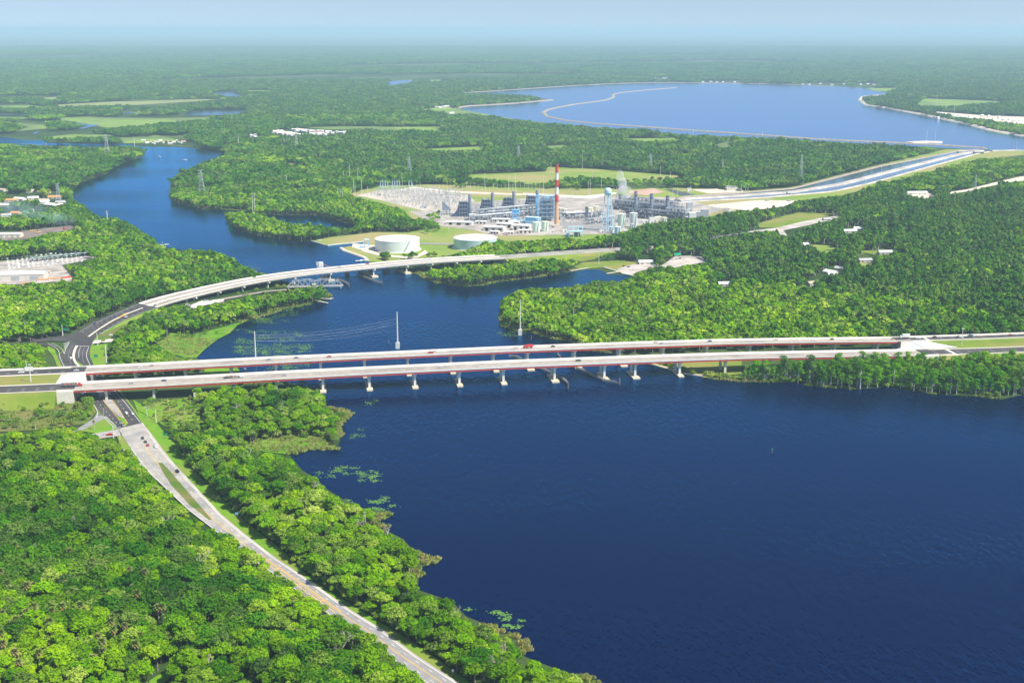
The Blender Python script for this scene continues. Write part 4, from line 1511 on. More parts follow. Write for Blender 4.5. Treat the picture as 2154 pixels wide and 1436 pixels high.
def scatter(name, coll, pts, idx, rot, scl, label, kind='stuff'):
    """one object whose geometry nodes place the tree meshes at its points"""
    me = bpy.data.meshes.new(name)
    n = len(pts)
    me.vertices.add(n)
    me.vertices.foreach_set('co', np.asarray(pts, np.float32).ravel())
    for nm, arr, ty in (('pi', idx, 'INT'), ('rot', rot, 'FLOAT'), ('scl', scl, 'FLOAT')):
        at = me.attributes.new(nm, ty, 'POINT')
        at.data.foreach_set('value', np.asarray(arr, np.int32 if ty == 'INT' else np.float32))
    o = bpy.data.objects.new(name, me)
    col.objects.link(o)
    ng = bpy.data.node_groups.new(name, 'GeometryNodeTree')
    ng.interface.new_socket('Geometry', in_out='INPUT', socket_type='NodeSocketGeometry')
    ng.interface.new_socket('Geometry', in_out='OUTPUT', socket_type='NodeSocketGeometry')
    N, Lk = ng.nodes, ng.links
    gi, go = N.new('NodeGroupInput'), N.new('NodeGroupOutput')
    ci = N.new('GeometryNodeCollectionInfo')
    ci.inputs['Collection'].default_value = coll
    ci.inputs['Separate Children'].default_value = True
    ci.inputs['Reset Children'].default_value = True
    ip = N.new('GeometryNodeInstanceOnPoints')
    ip.inputs['Pick Instance'].default_value = True

    def attr(nm, ty):
        a = N.new('GeometryNodeInputNamedAttribute')
        a.data_type = ty
        a.inputs['Name'].default_value = nm
        return a.outputs['Attribute']
    cr = N.new('ShaderNodeCombineXYZ')
    cs = N.new('ShaderNodeCombineXYZ')
    Lk.new(attr('rot', 'FLOAT'), cr.inputs['Z'])
    sa = attr('scl', 'FLOAT')
    for k in 'XYZ':
        Lk.new(sa, cs.inputs[k])
    Lk.new(gi.outputs[0], ip.inputs['Points'])
    Lk.new(ci.outputs[0], ip.inputs['Instance'])
    Lk.new(attr('pi', 'INT'), ip.inputs['Instance Index'])
    Lk.new(cr.outputs[0], ip.inputs['Rotation'])
    Lk.new(cs.outputs[0], ip.inputs['Scale'])
    Lk.new(ip.outputs[0], go.inputs[0])
    md = o.modifiers.new('trees', 'NODES')
    md.node_group = ng
    return tag(o, label, kind=kind)


# ---- where trees may stand -------------------------------------------------
ROADVIS = CONC_R + [(900, 1436), (834, 1377), (770, 1322), (702, 1281), (640, 1245), (585, 1196), (528, 1156), (477, 1124), (424, 1097), (384, 1058), (341, 1020), (310, 990), (283, 955), (257, 915), (249, 901)]
NOTREE = [ROADPOLY, RIVER, RESERVOIR, CANAL, NPOLY, STRIP, PLANT] + LAKES + [f[0] for f in FIELDS]
NOTREE += [
    [(100, 710), (150, 703), (146, 718), (115, 733), (100, 722)], [(165, 900), (204, 868), (224, 878), (249, 901), (255, 916), (222, 920), (206, 912), (180, 905)],
    [(2300, 350), (2154, 370), (2112, 378), (2036, 397), (1998, 403), (1998, 409), (2036, 404), (2112, 387), (2154, 382), (2300, 364)],
    [(1490, 499), (1551, 490), (1591, 484), (1634, 479), (1688, 465), (1728, 458), (1770, 453), (1770, 459), (1745, 464), (1700, 475), (1656, 497), (1640, 497), (1636, 487), (1594, 489), (1551, 494), (1494, 502)],
    [(1815, 206), (1823, 222), (1852, 225.6), (1935, 240.6), (2036, 262), (2154, 288), (2400, 314), (2400, 322), (2154, 293), (2040, 267), (1935, 245), (1860, 231), (1828, 226)],
    [(2056, 316), (2154, 316), (2400, 330), (2400, 345), (2154, 330), (2060, 336), (1960, 360), (1900, 375), (1920, 345)],
    [(470, 628), (410, 640), (400, 648), (425, 645), (476, 636), (506, 624), (565, 615), (604, 611), (604, 604), (540, 612)],
]
# more openings, mostly around buildings
NOTREE += [
    [(566, 280), (590, 274), (640, 272), (644, 282), (610, 290), (585, 288)], [(648, 276), (730, 276), (728, 283), (680, 287), (652, 284)],
    [(520, 284), (540, 280), (545, 290), (522, 294)],
    [(296, 300), (330, 296), (380, 294), (415, 300), (410, 308), (370, 309), (310, 306)],
    [(1368, 164), (1420, 163), (1420, 168), (1368, 168)], [(1470, 172), (1560, 170), (1560, 176), (1470, 175)], [(1680, 175), (1780, 175), (1790, 182), (1690, 179)],
    [(1800, 175), (1840, 174), (1842, 181), (1800, 180)],
    [(915, 224), (940, 222), (940, 230), (915, 230)], [(940, 236), (955, 236), (955, 242), (942, 242)],
    [(1645, 405), (1700, 400), (1700, 412), (1645, 412)],
]
BR_KEEP = [(-20, 770), (160, 768), (300, 761), (580, 747), (767, 739.5), (1080, 725.5), (1375, 716), (1580, 710.5), (1935, 704), (2300, 700),
           (2300, 738), (2154, 739), (2100, 728), (2040, 737), (2010, 750), (1975, 743), (1950, 744), (1920, 738), (1880, 739), (1850, 727), (1812, 730), (1800, 741), (1740, 743), (1680, 747), (1640, 750), (1600, 754), (1560, 760), (1520, 768), (1490, 790), (1470, 792), (1000, 830), (690, 840),
           (675, 826), (662, 816), (601, 806), (551, 807), (495, 796), (451, 801), (424, 806), (385, 803), (365, 807), (340, 803), (320, 806), (305, 811), (290, 816), (270, 828), (-20, 832)]
B3_KEEP_TOP = [(-20, 716), (100, 709), (150, 702), (223, 663), (262, 647), (290, 636), (345, 617), (420, 600), (495, 585), (570, 573.5), (645, 565.5), (720, 557.5), (795, 550), (870, 544.5), (945, 539.5), (1020, 536), (1171, 529), (1300, 520)]
B3_KEEP_BOT = [(1300, 529), (1230, 533), (1180, 540), (1120, 538), (1105, 545), (1072, 549), (1050, 554), (1011, 556), (964, 560), (940, 562), (915, 566), (890, 572), (800, 600), (700, 606), (640, 604), (600, 612), (560, 614), (510, 620), (480, 632), (440, 640), (410, 648), (400, 640), (380, 640), (350, 646), (337, 649), (318, 652), (290, 672), (255, 690), (235, 706), (232, 722), (226, 770), (100, 770), (100, 722), (-20, 722)]
B3_KEEP = B3_KEEP_TOP + B3_KEEP_BOT
# things that must stay visible in front of the woods: (left, top, right, bottom)
CLEAR = []
CLEAR += [(0, 395, 12, 406), (12, 409, 60, 424), (60, 408, 78, 420), (84, 418, 100, 432), (93, 424, 120, 436), (105, 403, 125, 420), (20, 443, 46, 452), (0, 448, 20, 458), (0, 428, 16, 440), (64, 400, 76, 408), (108, 418, 140, 428), (70, 440, 90, 448)]
CLEAR += [(0, 560, 85, 596), (85, 578, 155, 592), (0, 485, 42, 500), (60, 536, 176, 556)]
CLEAR += [(1775, 480, 1800, 490), (1800, 476, 1815, 486), (1736, 560, 1772, 580), (1690, 590, 1712, 602), (1853, 524, 1880, 536), (1345, 535, 1375, 560), (1512, 595, 1536, 603), (1797, 546, 1835, 553), (1690, 510, 1700, 520), (1865, 476, 1875, 486), (1900, 485, 1915, 492), (1990, 486, 1996, 492), (1720, 578, 1732, 586)]


def allow(X, Y, hgt, rad):
    """which of these trees stand on free ground and hide nothing that the place shows"""
    bx, by = PRN(X, Y, np.zeros_like(X))
    ok = np.ones(len(X), bool)
    for P in NOTREE:
        ok &= ~inpoly(bx, by, P)
    s = (X - A0.x) * DD.x + (Y - A0.y) * DD.y
    o = (X - A0.x) * NN.x + (Y - A0.y) * NN.y
    inb = (o > -3) & (o < 92) & (s > -290) & (s < 560)
    inb |= (o > -22) & (o < 104) & (s <= -290)
    inb |= (o > -20) & (o < 100) & (s >= 545)
    inb |= (o > -9) & (o <= 0) & (s > 150) & (s < 560)
    ok &= ~inb
    # curved bridge footprint
    fp = [(p.x, p.y) for p in offs(B3R, -3)] + [(p.x, p.y) for p in offs(RN, -4)] + [(p.x, p.y) for p in offs(RN, B3W + 4)][::-1] + [(p.x, p.y) for p in offs(B3R, B3W + 4)][::-1]
    ok &= ~inpoly(X, Y, fp)
    ix = np.nonzero(ok)[0]
    nearB3 = np.interp(bx, [p[0] for p in B3], [p[1] + 4 for p in B3])
    # B3 on the ground: the world distance decides
    bpx = np.array([PRN(p.x, p.y, 0)[0] for p in B3R] + [PRN(p.x, p.y, 0)[0] for p in RN])
    bpy_ = np.array([PRN(p.x, p.y, 0)[1] for p in B3R] + [PRN(p.x, p.y, 0)[1] for p in RN])
    od = np.argsort(bpx)
    front3 = by > np.interp(bx, bpx[od], bpy_[od])
    for k, (fh, fr) in enumerate(((.97, 0), (.80, .75), (.80, -.75), (.62, 1.0), (.62, -1.0), (.35, 0.0))):
        tx, ty = PRN(X + rad * fr, Y, hgt * fh)
        bad = np.zeros(len(X), bool)
        for P in [ROADVIS] + NOTREE[1:]:
            bad |= inpoly(tx, ty, P)
        bad |= inpoly(tx, ty, BR_KEEP) & (o < 3)
        bad |= inpoly(tx, ty, B3_KEEP) & front3
        for x0, y0, x1, y1 in CLEAR:
            bad |= (tx > x0) & (tx < x1) & (ty > y0) & (ty < y1) & (by > y0)
        ok &= ~bad
    for x0, y0, x1, y1 in CLEAR:
        ok &= ~((bx > x0 - 2) & (bx < x1 + 2) & (by > y0) & (by < y1 + 2))
    return ok


def field_noise(X, Y, sc_, seed):
    """cheap smooth noise for stands of trees"""
    r_ = np.random.default_rng(seed)
    v = np.zeros(len(X))
    for k in range(6):
        a = r_.random() * 6.28
        f = sc_ * (1.6 ** (k % 3)) * r_.uniform(.7, 1.3)
        v += np.sin((X * math.cos(a) + Y * math.sin(a)) * f + r_.random() * 6.28)
    return v / 6


def grid(y0, y1, step, margin=60):
    Xs, Ys = [], []
    y = y0
    while y < y1:
        half = 1077 * (y * CP + CAM_H * SP) / FP + margin
        x = np.arange(-half, half, step)
        Xs.append(x + rng.uniform(-.42, .42, len(x)) * step)
        Ys.append(np.full(len(x), y) + rng.uniform(-.42, .42, len(x)) * step)
        y += step
    return np.concatenate(Xs), np.concatenate(Ys)


# zone where the woods are of pines and darker trees
PINEZ = [(1180, 560), (1300, 480), (1420, 470), (1500, 460), (1700, 420), (1900, 380), (2400, 330), (2400, 720), (2100, 690), (1900, 640), (1700, 620), (1560, 600), (1450, 560), (1350, 540)]
PINEF = [(560, 290), (700, 285), (900, 270), (1000, 245), (1200, 270), (1500, 290), (1990, 310), (1990, 330), (1700, 390), (1400, 400), (1100, 380), (1000, 365), (800, 380), (700, 350), (600, 330)]
PALMZ = [(0, 1180), (60, 1170), (180, 1200), (330, 1250), (360, 1330), (300, 1440), (-30, 1440), (-30, 1180)]
CYPZ = [(1480, 760), (2400, 700), (2400, 900), (1480, 830)]

trees = []     # (x, y, scale, rot, kindlist name, idx)
X, Y = grid(470, 1250, 6.5)
f1 = field_noise(X, Y, .035, 1)
f2 = field_noise(X, Y, .012, 2)
px, py = PRN(X, Y, 0)
u = rng.random(len(X))
kind = np.zeros(len(X), int)                       # 0 broad 1 dark 2 pine 3 cyp
kind[(f1 * .6 + f2 + (u - .5) * .9) > .30] = 1
cz = inpoly(px, py, CYPZ)
kind[cz] = 3
pz = inpoly(px + 90 * f1, py + 55 * f2 + 30 * (u - .5), PINEZ)
v_ = rng.random(len(X))
kind[pz & (v_ > .5)] = 2
kind[pz & (v_ <= .5)] = 1
kind[pz & (v_ < .12)] = 0
PR_ = [BROAD, DARK, PINE, CYP]
idx = (rng.random(len(X)) * 3).astype(int)
idx[kind == 0] = (rng.random((kind == 0).sum()) * 5).astype(int)
idx[kind == 3] = (rng.random((kind == 3).sum()) * 4).astype(int)
scl = rng.uniform(.60, 1.28, len(X)) * (1 + .2 * f2)
lowz = inpoly(px, py, [(300, 900), (430, 880), (700, 860), (740, 900), (560, 960), (420, 960)])
scl[lowz] *= .8
hgt = np.array([PR_[k][i][2] for k, i in zip(kind, idx)]) * scl
rad = np.array([PR_[k][i][3] for k, i in zip(kind, idx)]) * scl
ok = allow(X, Y, hgt, rad) & (rng.random(len(X)) > .05)
# a second try for rejected spots: smaller trees right up to the edges
ok2 = np.zeros_like(ok)
s2 = scl * .55
rej = ~ok
ok2[rej] = allow(X[rej], Y[rej], (hgt * .55)[rej], (rad * .55)[rej])
scl = np.where(ok2, s2, scl)
ok |= ok2
NEAR = dict(X=X[ok], Y=Y[ok], k=kind[ok], i=idx[ok], s=scl[ok], px=px[ok], py=py[ok])
rot = rng.random(ok.sum()) * 6.283

# nearest ones of each kind become trees of their own
def tree_objects(sel, protos, name, label, group, cat='tree'):
    made = 0
    srcs = {}
    for j in sel:
        cm, tm, h, r = protos[NEAR['i'][j]][:4]
        side_ = 'in the wood left of the road' if NEAR['px'][j] < np.interp(NEAR['py'][j], [890, 1020, 1163, 1283, 1436], [270, 372, 532, 705, 930]) else 'in the belt between the road and the lake'
        root = thing(name, label if 'cypress' in label else label + ' ' + side_, cat, (NEAR['X'][j], NEAR['Y'][j], 0), rot[j], group)
        s = float(NEAR['s'][j])
        root.scale = (s, s, s)
        for nm, me in (('crown', cm), ('trunk', tm)):
            o = bpy.data.objects.new(nm, me)
            col.objects.link(o)
            o.parent = root
        made += 1
    return made


inframe = (NEAR['px'] > -15) & (NEAR['px'] < 2170) & (NEAR['py'] < 1475)
used = np.zeros(len(NEAR['X']), bool)
for k, lim, nm, lab, grp in ((0, 290, 'broadleaf_tree', 'bright green broadleaf tree', 'bright broadleaf trees of the foreground wood'),
                             (1, 120, 'oak_tree', 'darker green spreading tree among brighter ones', 'darker trees of the foreground wood'),
                             (3, 220, 'cypress_tree', 'tall pale-trunked cypress in the row between the lake and the highway bridge on the right', 'cypresses along the right lake shore')):
    c = np.nonzero((NEAR['k'] == k) & inframe)[0]
    c = c[np.argsort(NEAR['Y'][c])][:lim]
    used[c] = True
    tree_objects(c, PR_[k], nm, lab, grp)
rest = ~used
allm = []
base = []
for P in PR_:
    base.append(len(allm))
    for t in P:
        allm.append(joined(t[4], t[5], t[6], t[7]))
near_c = proto_coll('tree_kind', allm)
NI = np.array([base[k] + i for k, i in zip(NEAR['k'], NEAR['i'])])
scatter('woodland', near_c, np.stack([NEAR['X'][rest], NEAR['Y'][rest], np.zeros(rest.sum())], 1), NI[rest], rot[rest], NEAR['s'][rest], 'dense green wood on both banks beyond the foreground trees')

# ---- middle distance: lighter trees ---------------------------------------
mid_m = []
for fol, kd, cnt, h, r in (('broad', 'broad', 4, 12.5, 6.0), ('dark', 'broad', 4, 12.5, 6.3), ('pine', 'pine', 4, 17, 4.6)):
    for q in range(cnt):
        cb, tb = leafy(900 + q + hash(kd) % 7 * 0, h * (.85 + .1 * q), r, kd, 110, 1.75, None, 5)
        mid_m.append(joined(cb, tb, fol, 'bark' if kd != 'pine' else 'palebark'))
mid_c = proto_coll('tree_mid', mid_m)
X, Y = grid(1250, 2600, 8.6)
px, py = PRN(X, Y, 0)
f1 = field_noise(X, Y, .02, 3)
f2 = field_noise(X, Y, .007, 4)
u = rng.random(len(X))
kd = np.zeros(len(X), int)
kd[(f1 * .5 + f2 + (u - .5) * .8) > .15] = 1
pz = inpoly(px + 60 * f1, py + 30 * f2, PINEZ) | inpoly(px + 60 * f1, py + 20 * f2, PINEF)
v_ = rng.random(len(X))
kd[pz & (v_ > .4)] = 2
kd[pz & (v_ <= .4)] = 1
kd[pz & (v_ < .1)] = 0
scl = rng.uniform(.75, 1.2, len(X))
hgt = np.where(kd == 2, 17, 12.5) * scl
rad = np.where(kd == 2, 4.2, 5.6) * scl
ok = allow(X, Y, hgt, rad)
ok2 = np.zeros_like(ok)
rej = ~ok
ok2[rej] = allow(X[rej], Y[rej], (hgt * .55)[rej], (rad * .55)[rej])
scl = np.where(ok2, scl * .55, scl)
ok |= ok2
qi = kd * 4 + (rng.random(len(X)) * 4).astype(int)
print('mid trees', ok.sum(), 'near', len(NEAR['X']))
scatter('woodland', mid_c, np.stack([X[ok], Y[ok], np.zeros(ok.sum())], 1), qi[ok], rng.random(ok.sum()) * 6.283, scl[ok], 'mixed green woods around the river bend and the power station')

# ---- farther woods: clumps -------------------------------------------------
far_m = [patch_mesh('broad', 'broad', 40 + q, 12, 9, 13, 6.2, 46, 2.6) for q in range(3)] + [patch_mesh('broad', 'dark', 50 + q, 12, 9, 13, 6.2, 46, 2.6) for q in range(3)] + [patch_mesh('pine', 'pine', 60 + q, 12, 9, 17, 4.8, 40, 2.4) for q in range(3)]
far_c = proto_coll('tree_clump', far_m)
X, Y = grid(2600, 8200, 23.0, 200)
px, py = PRN(X, Y, 0)
f1 = field_noise(X, Y, .006, 5)
f2 = field_noise(X, Y, .0022, 6)
u = rng.random(len(X))
kd = np.where(f1 * .5 + f2 + (u - .5) * .6 > .1, 1, 0)
pz = inpoly(px, py, PINEF) | (py < 250)
kd[pz & (u > .35)] = 2
scl = rng.uniform(.8, 1.2, len(X))
hgt = np.where(kd == 2, 16, 12) * scl
ok = allow(X, Y, hgt, np.full(len(X), 13.0))
thin = inpoly(px, py, [(-50, 200), (480, 205), (500, 240), (400, 300), (-50, 300)]) & (f1 < -.05)
ok &= ~thin
qi = kd * 3 + (rng.random(len(X)) * 3).astype(int)
print('clumps', ok.sum())
scatter('distant_forest', far_c, np.stack([X[ok], Y[ok], np.zeros(ok.sum())], 1), qi[ok], rng.random(ok.sum()) * 6.283, scl[ok], 'hazy blue-green forest beyond the river and round the reservoir')

vf_m = [patch_mesh('broad', f, 70 + q, 42, 49, 14, 8.5, 22, 4.8) for q, f in enumerate(('dark', 'dark', 'pine', 'pine'))]
vf_c = proto_coll('tree_belt', vf_m)
X, Y = grid(8200, 24000, 84.0, 400)
px, py = PRN(X, Y, 0)
f1 = field_noise(X, Y, .0011, 7)
u = rng.random(len(X))
f2 = field_noise(X, Y, .0009, 9)
ok = (rng.random(len(X)) > .04) & ~((f2 < -.34) & (py < 200))
for P in NOTREE:
    ok &= ~inpoly(px, py, P)
    tx, ty = PRN(X, Y, 14.0)
    ok &= ~inpoly(tx, ty, P)
qi = np.clip(((f1 + .8 + (u - .5) * .9) / 1.6 * 4), 0, 3).astype(int)
print('belts', ok.sum())
scatter('distant_forest', vf_c, np.stack([X[ok], Y[ok], np.zeros(ok.sum())], 1), qi[ok], (rng.random(ok.sum()) * 4).astype(int) * 1.5708, rng.uniform(.9, 1.15, ok.sum()), 'endless hazy forest reaching to the horizon')
# ------------------------------------------------------------- vehicles
def car_meshes():
    d = {}
    b = MB()           # lower body with bonnet and boot, then the cabin shell
    prof = [(-2.25, .35), (-2.3, .75), (-2.1, .95), (-1.35, 1.0), (-.95, 1.42), (.55, 1.45), (1.15, 1.0), (2.1, .85), (2.3, .6), (2.28, .35)]
    n = len(prof)
    vs = [(x, -.88, z) for x, z in prof] + [(x, .88, z) for x, z in prof]
    b.add(vs, [tuple(range(n)), tuple(range(2 * n - 1, n - 1, -1))] + [(i, i + n, (i + 1) % n + n, (i + 1) % n) for i in range(n)])
    d['body'] = b.v, b.f
    g = MB()
    for sy in (-1, 1):
        g.add([(-1.25, .885 * sy, 1.02), (1.02, .885 * sy, 1.02), (.5, .885 * sy, 1.38), (-.9, .885 * sy, 1.38)], [(0, 1, 2, 3)])
    g.add([(.62, -.8, 1.435), (.62, .8, 1.435), (1.14, .8, 1.03), (1.14, -.8, 1.03)], [(0, 1, 2, 3)])
    g.add([(-1.0, -.8, 1.40), (-1.0, .8, 1.40), (-1.36, .8, 1.05), (-1.36, -.8, 1.05)], [(0, 1, 2, 3)])
    d['g'] = g
    return b, g


CB, CG = car_meshes()
ME_GLASS = CG.mesh('windows', M['glass'])
wb = MB()
wb.cyl((0, -.11, 0), (0, .11, 0), .34, n=12)
ME_WHEEL = wb.mesh('wheel', M['tyre'])
PAINT = {}


def paint(c):
    k = str(c)
    if k not in PAINT:
        PAINT[k] = mat('car_paint', c, rough=.35, spec=.5)
    return PAINT[k]


BODY = {}


def vehicle(loc, rz, color, label, kind='car', group=None, sx=1.0):
    root = thing({'car': 'parked_car' if group == 'parked' else 'car', 'pickup': 'pickup_truck', 'van': 'van'}[kind], label, {'car': 'car', 'pickup': 'pickup', 'van': 'van'}[kind], tuple(loc), rz)
    root.scale = (sx, sx, sx)
    key = (kind, str(color))
    if key not in BODY:
        if kind == 'car':
            BODY[key] = CB.mesh('body', paint(color))
        elif kind == 'pickup':
            b = MB()
            b.box((0, 0, .4), (5.4, 1.9, .65))
            b.box((.5, 0, 1.05), (1.9, 1.75, .72), 0, 0, .85)
            b.box((-1.7, -.88, 1.05), (2.0, .1, .4))
            b.box((-1.7, .88, 1.05), (2.0, .1, .4))
            BODY[key] = b.mesh('body', paint(color))
        else:
            b = MB()
            b.box((-.3, 0, .4), (4.6, 1.95, 1.75), 0, 0, .95)
            b.box((2.3, 0, .4), (.9, 1.9, .8), 0, 0, .9)
            BODY[key] = b.mesh('body', paint(color))
    o = bpy.data.objects.new('body', BODY[key])
    col.objects.link(o)
    o.parent = root
    if kind != 'van':
        o = bpy.data.objects.new('windows', ME_GLASS)
        col.objects.link(o)
        o.parent = root
        if kind == 'pickup':
            o.location = (.55, 0, .06)
            o.scale = (.82, 1.0, 1)
    for x in (-1.4, 1.4):
        for y in (-.82, .82):
            o = bpy.data.objects.new('wheel', ME_WHEEL)
            col.objects.link(o)
            o.parent = root
            o.location = (x, y, .34)
    return root


WH, SV, BK, BL, RD, TN, GN, GY = (.72, .72, .72), (.40, .42, .45), (.015, .016, .02), (.03, .08, .22), (.42, .02, .02), (.45, .38, .26), (.03, .09, .07), (.12, .13, .15)


def on_bridge(px, o, far):
    s = s_at(px, o, zb(s_at(px, o, 12)) + 1.85)
    return BR(s, o, zb(s) + 1.84)


NB = [(621, 17, SV, 'silver car on the nearer highway bridge, closest to the pine-green grassy bank'), ]
near_cars = [(276, 16, SV, 'car', 'silver car at the left part of the nearer highway bridge'), (345, 19, BL, 'car', 'dark blue car above the shoreline trees on the nearer highway bridge'),
             (598, 14, SV, 'car', 'grey car alone on the nearer highway bridge, above the grassy bank'), (927, 15, WH, 'car', 'white car in the middle of the nearer highway bridge'),
             (1217, 16, GN, 'pickup', 'dark green pickup on the nearer highway bridge over the boat channel'), (482, 17, SV, 'car', 'pale car driving behind the long flatbed truck on the nearer bridge')]
far_cars = [(295, 70, WH, 'car', 'white car on the farther highway bridge left of a tan one'), (319, 77, TN, 'car', 'tan car at the left part of the farther highway bridge'),
            (566, 76, SV, 'car', 'silver car on the farther highway bridge near the tall lake pole'), (623, 77, (.10, .16, .25), 'car', 'slate blue car on the farther highway bridge'),
            (649, 71, WH, 'car', 'white car on the farther bridge between a slate blue and a dark red one'), (692, 75, RD, 'car', 'dark red car on the left half of the farther highway bridge'),
            (906, 71, RD, 'pickup', 'dark red pickup in the middle of the farther highway bridge'), (914, 76, WH, 'car', 'white car beside the dark red pickup on the farther bridge'),
            (1085, 75, WH, 'car', 'white car just ahead of the red dump truck'), (1163, 75, BK, 'car', 'black car following the red dump truck on the farther bridge'),
            (1379, 77, WH, 'car', 'white car farther from the lens of the pair on the farther bridge, before the woods'), (1391, 72, SV, 'car', 'silver car nearer the lens of the pair on the farther bridge, before the woods'),
            (1493, 75, BL, 'car', 'blue car on the right half of the farther highway bridge'), (1632, 75, WH, 'car', 'white car on the farther bridge where the tall wood stands behind'),
            (1713, 70, WH, 'pickup', 'white pickup on the right part of the farther bridge'), (1750, 74, BK, 'car', 'black car on the right part of the farther highway bridge'),
            (1877, 70, TN, 'car', 'beige car on the farther bridge below the white box truck'), (1932, 72, WH, 'pickup', 'white pickup at the right end of the farther highway bridge'),
            (1966, 75, BK, 'car', 'black car just off the right end of the farther bridge'), (2016, 74, GY, 'car', 'dark grey car on the right-hand approach beside the tall light pole'),
            (2022, 71, WH, 'car', 'white car on the right-hand approach beside the tall light pole'), (2041, 76, (.02, .12, .18), 'pickup', 'teal pickup on the right-hand approach'),
            (2061, 73, (.6, .5, .45), 'car', 'pale pink car on the right-hand approach'), (2125, 74, (.35, .10, .07), 'car', 'brick red car at the right edge of the highway')]
for px, o, c, k, lab in near_cars:
    vehicle(on_bridge(px, o, 0), DANG, c, lab, k)
for px, o, c, k, lab in far_cars:
    vehicle(on_bridge(px, o, 1), DANG + math.pi, c, lab, k)
vehicle(on_bridge(160.5, 72, 1), DANG + math.pi, WH, 'white car on the farther bridge just right of its dark asphalt approach')
vehicle(on_bridge(45, 73, 1), DANG + math.pi, WH, 'white pickup on the dark left-hand approach of the farther highway carriageway', 'pickup')

# trucks
def flat_truck(loc, rz, label, cabm, load=True, lab2='flatbed truck', traillen=14):
    root = thing('flatbed_truck', label, 'truck', tuple(loc), rz)
    b = MB()
    b.box((2.9, 0, .8), (2.2, 2.2, 2.3), 0, 0, .92)
    b.box((4.6, 0, .8), (1.6, 1.7, 1.2), 0, 0, .9)
    b.build('cab', cabm, root)
    MB().box((3.7, 0, 2.05), (.7, 2.0, .85)).build('windscreen', M['glass'], root)
    MB().box((-traillen / 2 + 1.4, 0, 1.15), (traillen, 2.4, .3)).build('trailer', M['darksteel'], root)
    if load:
        b = MB()
        for i in range(3):
            b.box((-2 - i * 3.6, 0, 1.46), (2.6, 1.8, .7 + .3 * (i % 2)), .05 * i)
        b.build('load', M['rust'], root)
    for x in (4.6, 2.2, 1.0, -traillen + 3.5, -traillen + 2.3):
        for y in (-1.0, 1.0):
            b = MB()
            b.cyl((x, y - .15, .5), (x, y + .15, .5), .5, n=12)
            b.build('wheel', M['tyre'], root)
    return root


flat_truck(on_bridge(160, 17, 0), DANG, 'red-cabbed flatbed truck entering the nearer highway bridge from the left', M['redpaint'])
flat_truck(on_bridge(500, 16, 0), DANG, 'white-cabbed flatbed truck on the nearer bridge above the shoreline trees', M['white'])
p = on_bridge(1111, 74.5, 1)
root = thing('dump_truck', 'bright red dump truck on the farther highway bridge', 'truck', tuple(p), DANG + math.pi)
b = MB()
b.box((2.6, 0, .8), (2.0, 2.3, 2.1), 0, 0, .9)
b.box((4.4, 0, .8), (1.7, 1.8, 1.2), 0, 0, .9)
b.build('cab', M['redpaint'], root)
MB().box((3.45, 0, 2.0), (.5, 2.05, .7)).build('windscreen', M['glass'], root)
b = MB()
b.box((-1.8, 0, 1.25), (6.4, 2.5, 2.0), 0, 0, 1.04)
b.build('tipper_body', M['redpaint'], root)
for x in (4.5, 1.0, -2.4, -3.6):
    for y in (-1.05, 1.05):
        b = MB()
        b.cyl((x, y - .16, .52), (x, y + .16, .52), .52, n=12)
        b.build('wheel', M['tyre'], root)
p = on_bridge(1903, 76, 1)
root = thing('box_truck', 'white box truck at the right end of the farther highway bridge', 'truck', tuple(p), DANG + math.pi)
MB().box((-1.2, 0, 1.1), (8.2, 2.5, 3.0)).build('cargo_box', M['white'], root)
b = MB()
b.box((4.1, 0, .7), (2.1, 2.3, 2.1), 0, 0, .88)
b.build('cab', M['white'], root)
MB().box((4.9, 0, 1.9), (.5, 1.9, .75)).build('windscreen', M['glass'], root)
for x in (4.0, -3.4):
    for y in (-1.05, 1.05):
        b = MB()
        b.cyl((x, y - .16, .5), (x, y + .16, .5), .5, n=12)
        b.build('wheel', M['tyre'], root)

# cars on the road under the bridges and at the crossing: (px, py, z, heading towards px,py)
def road_car(px, py, z, tx, ty, c, lab, kind='car'):
    a, t = G(px, py, z), G(tx, ty, z)
    vehicle(a, math.atan2(t.y - a.y, t.x - a.x), c, lab, kind)


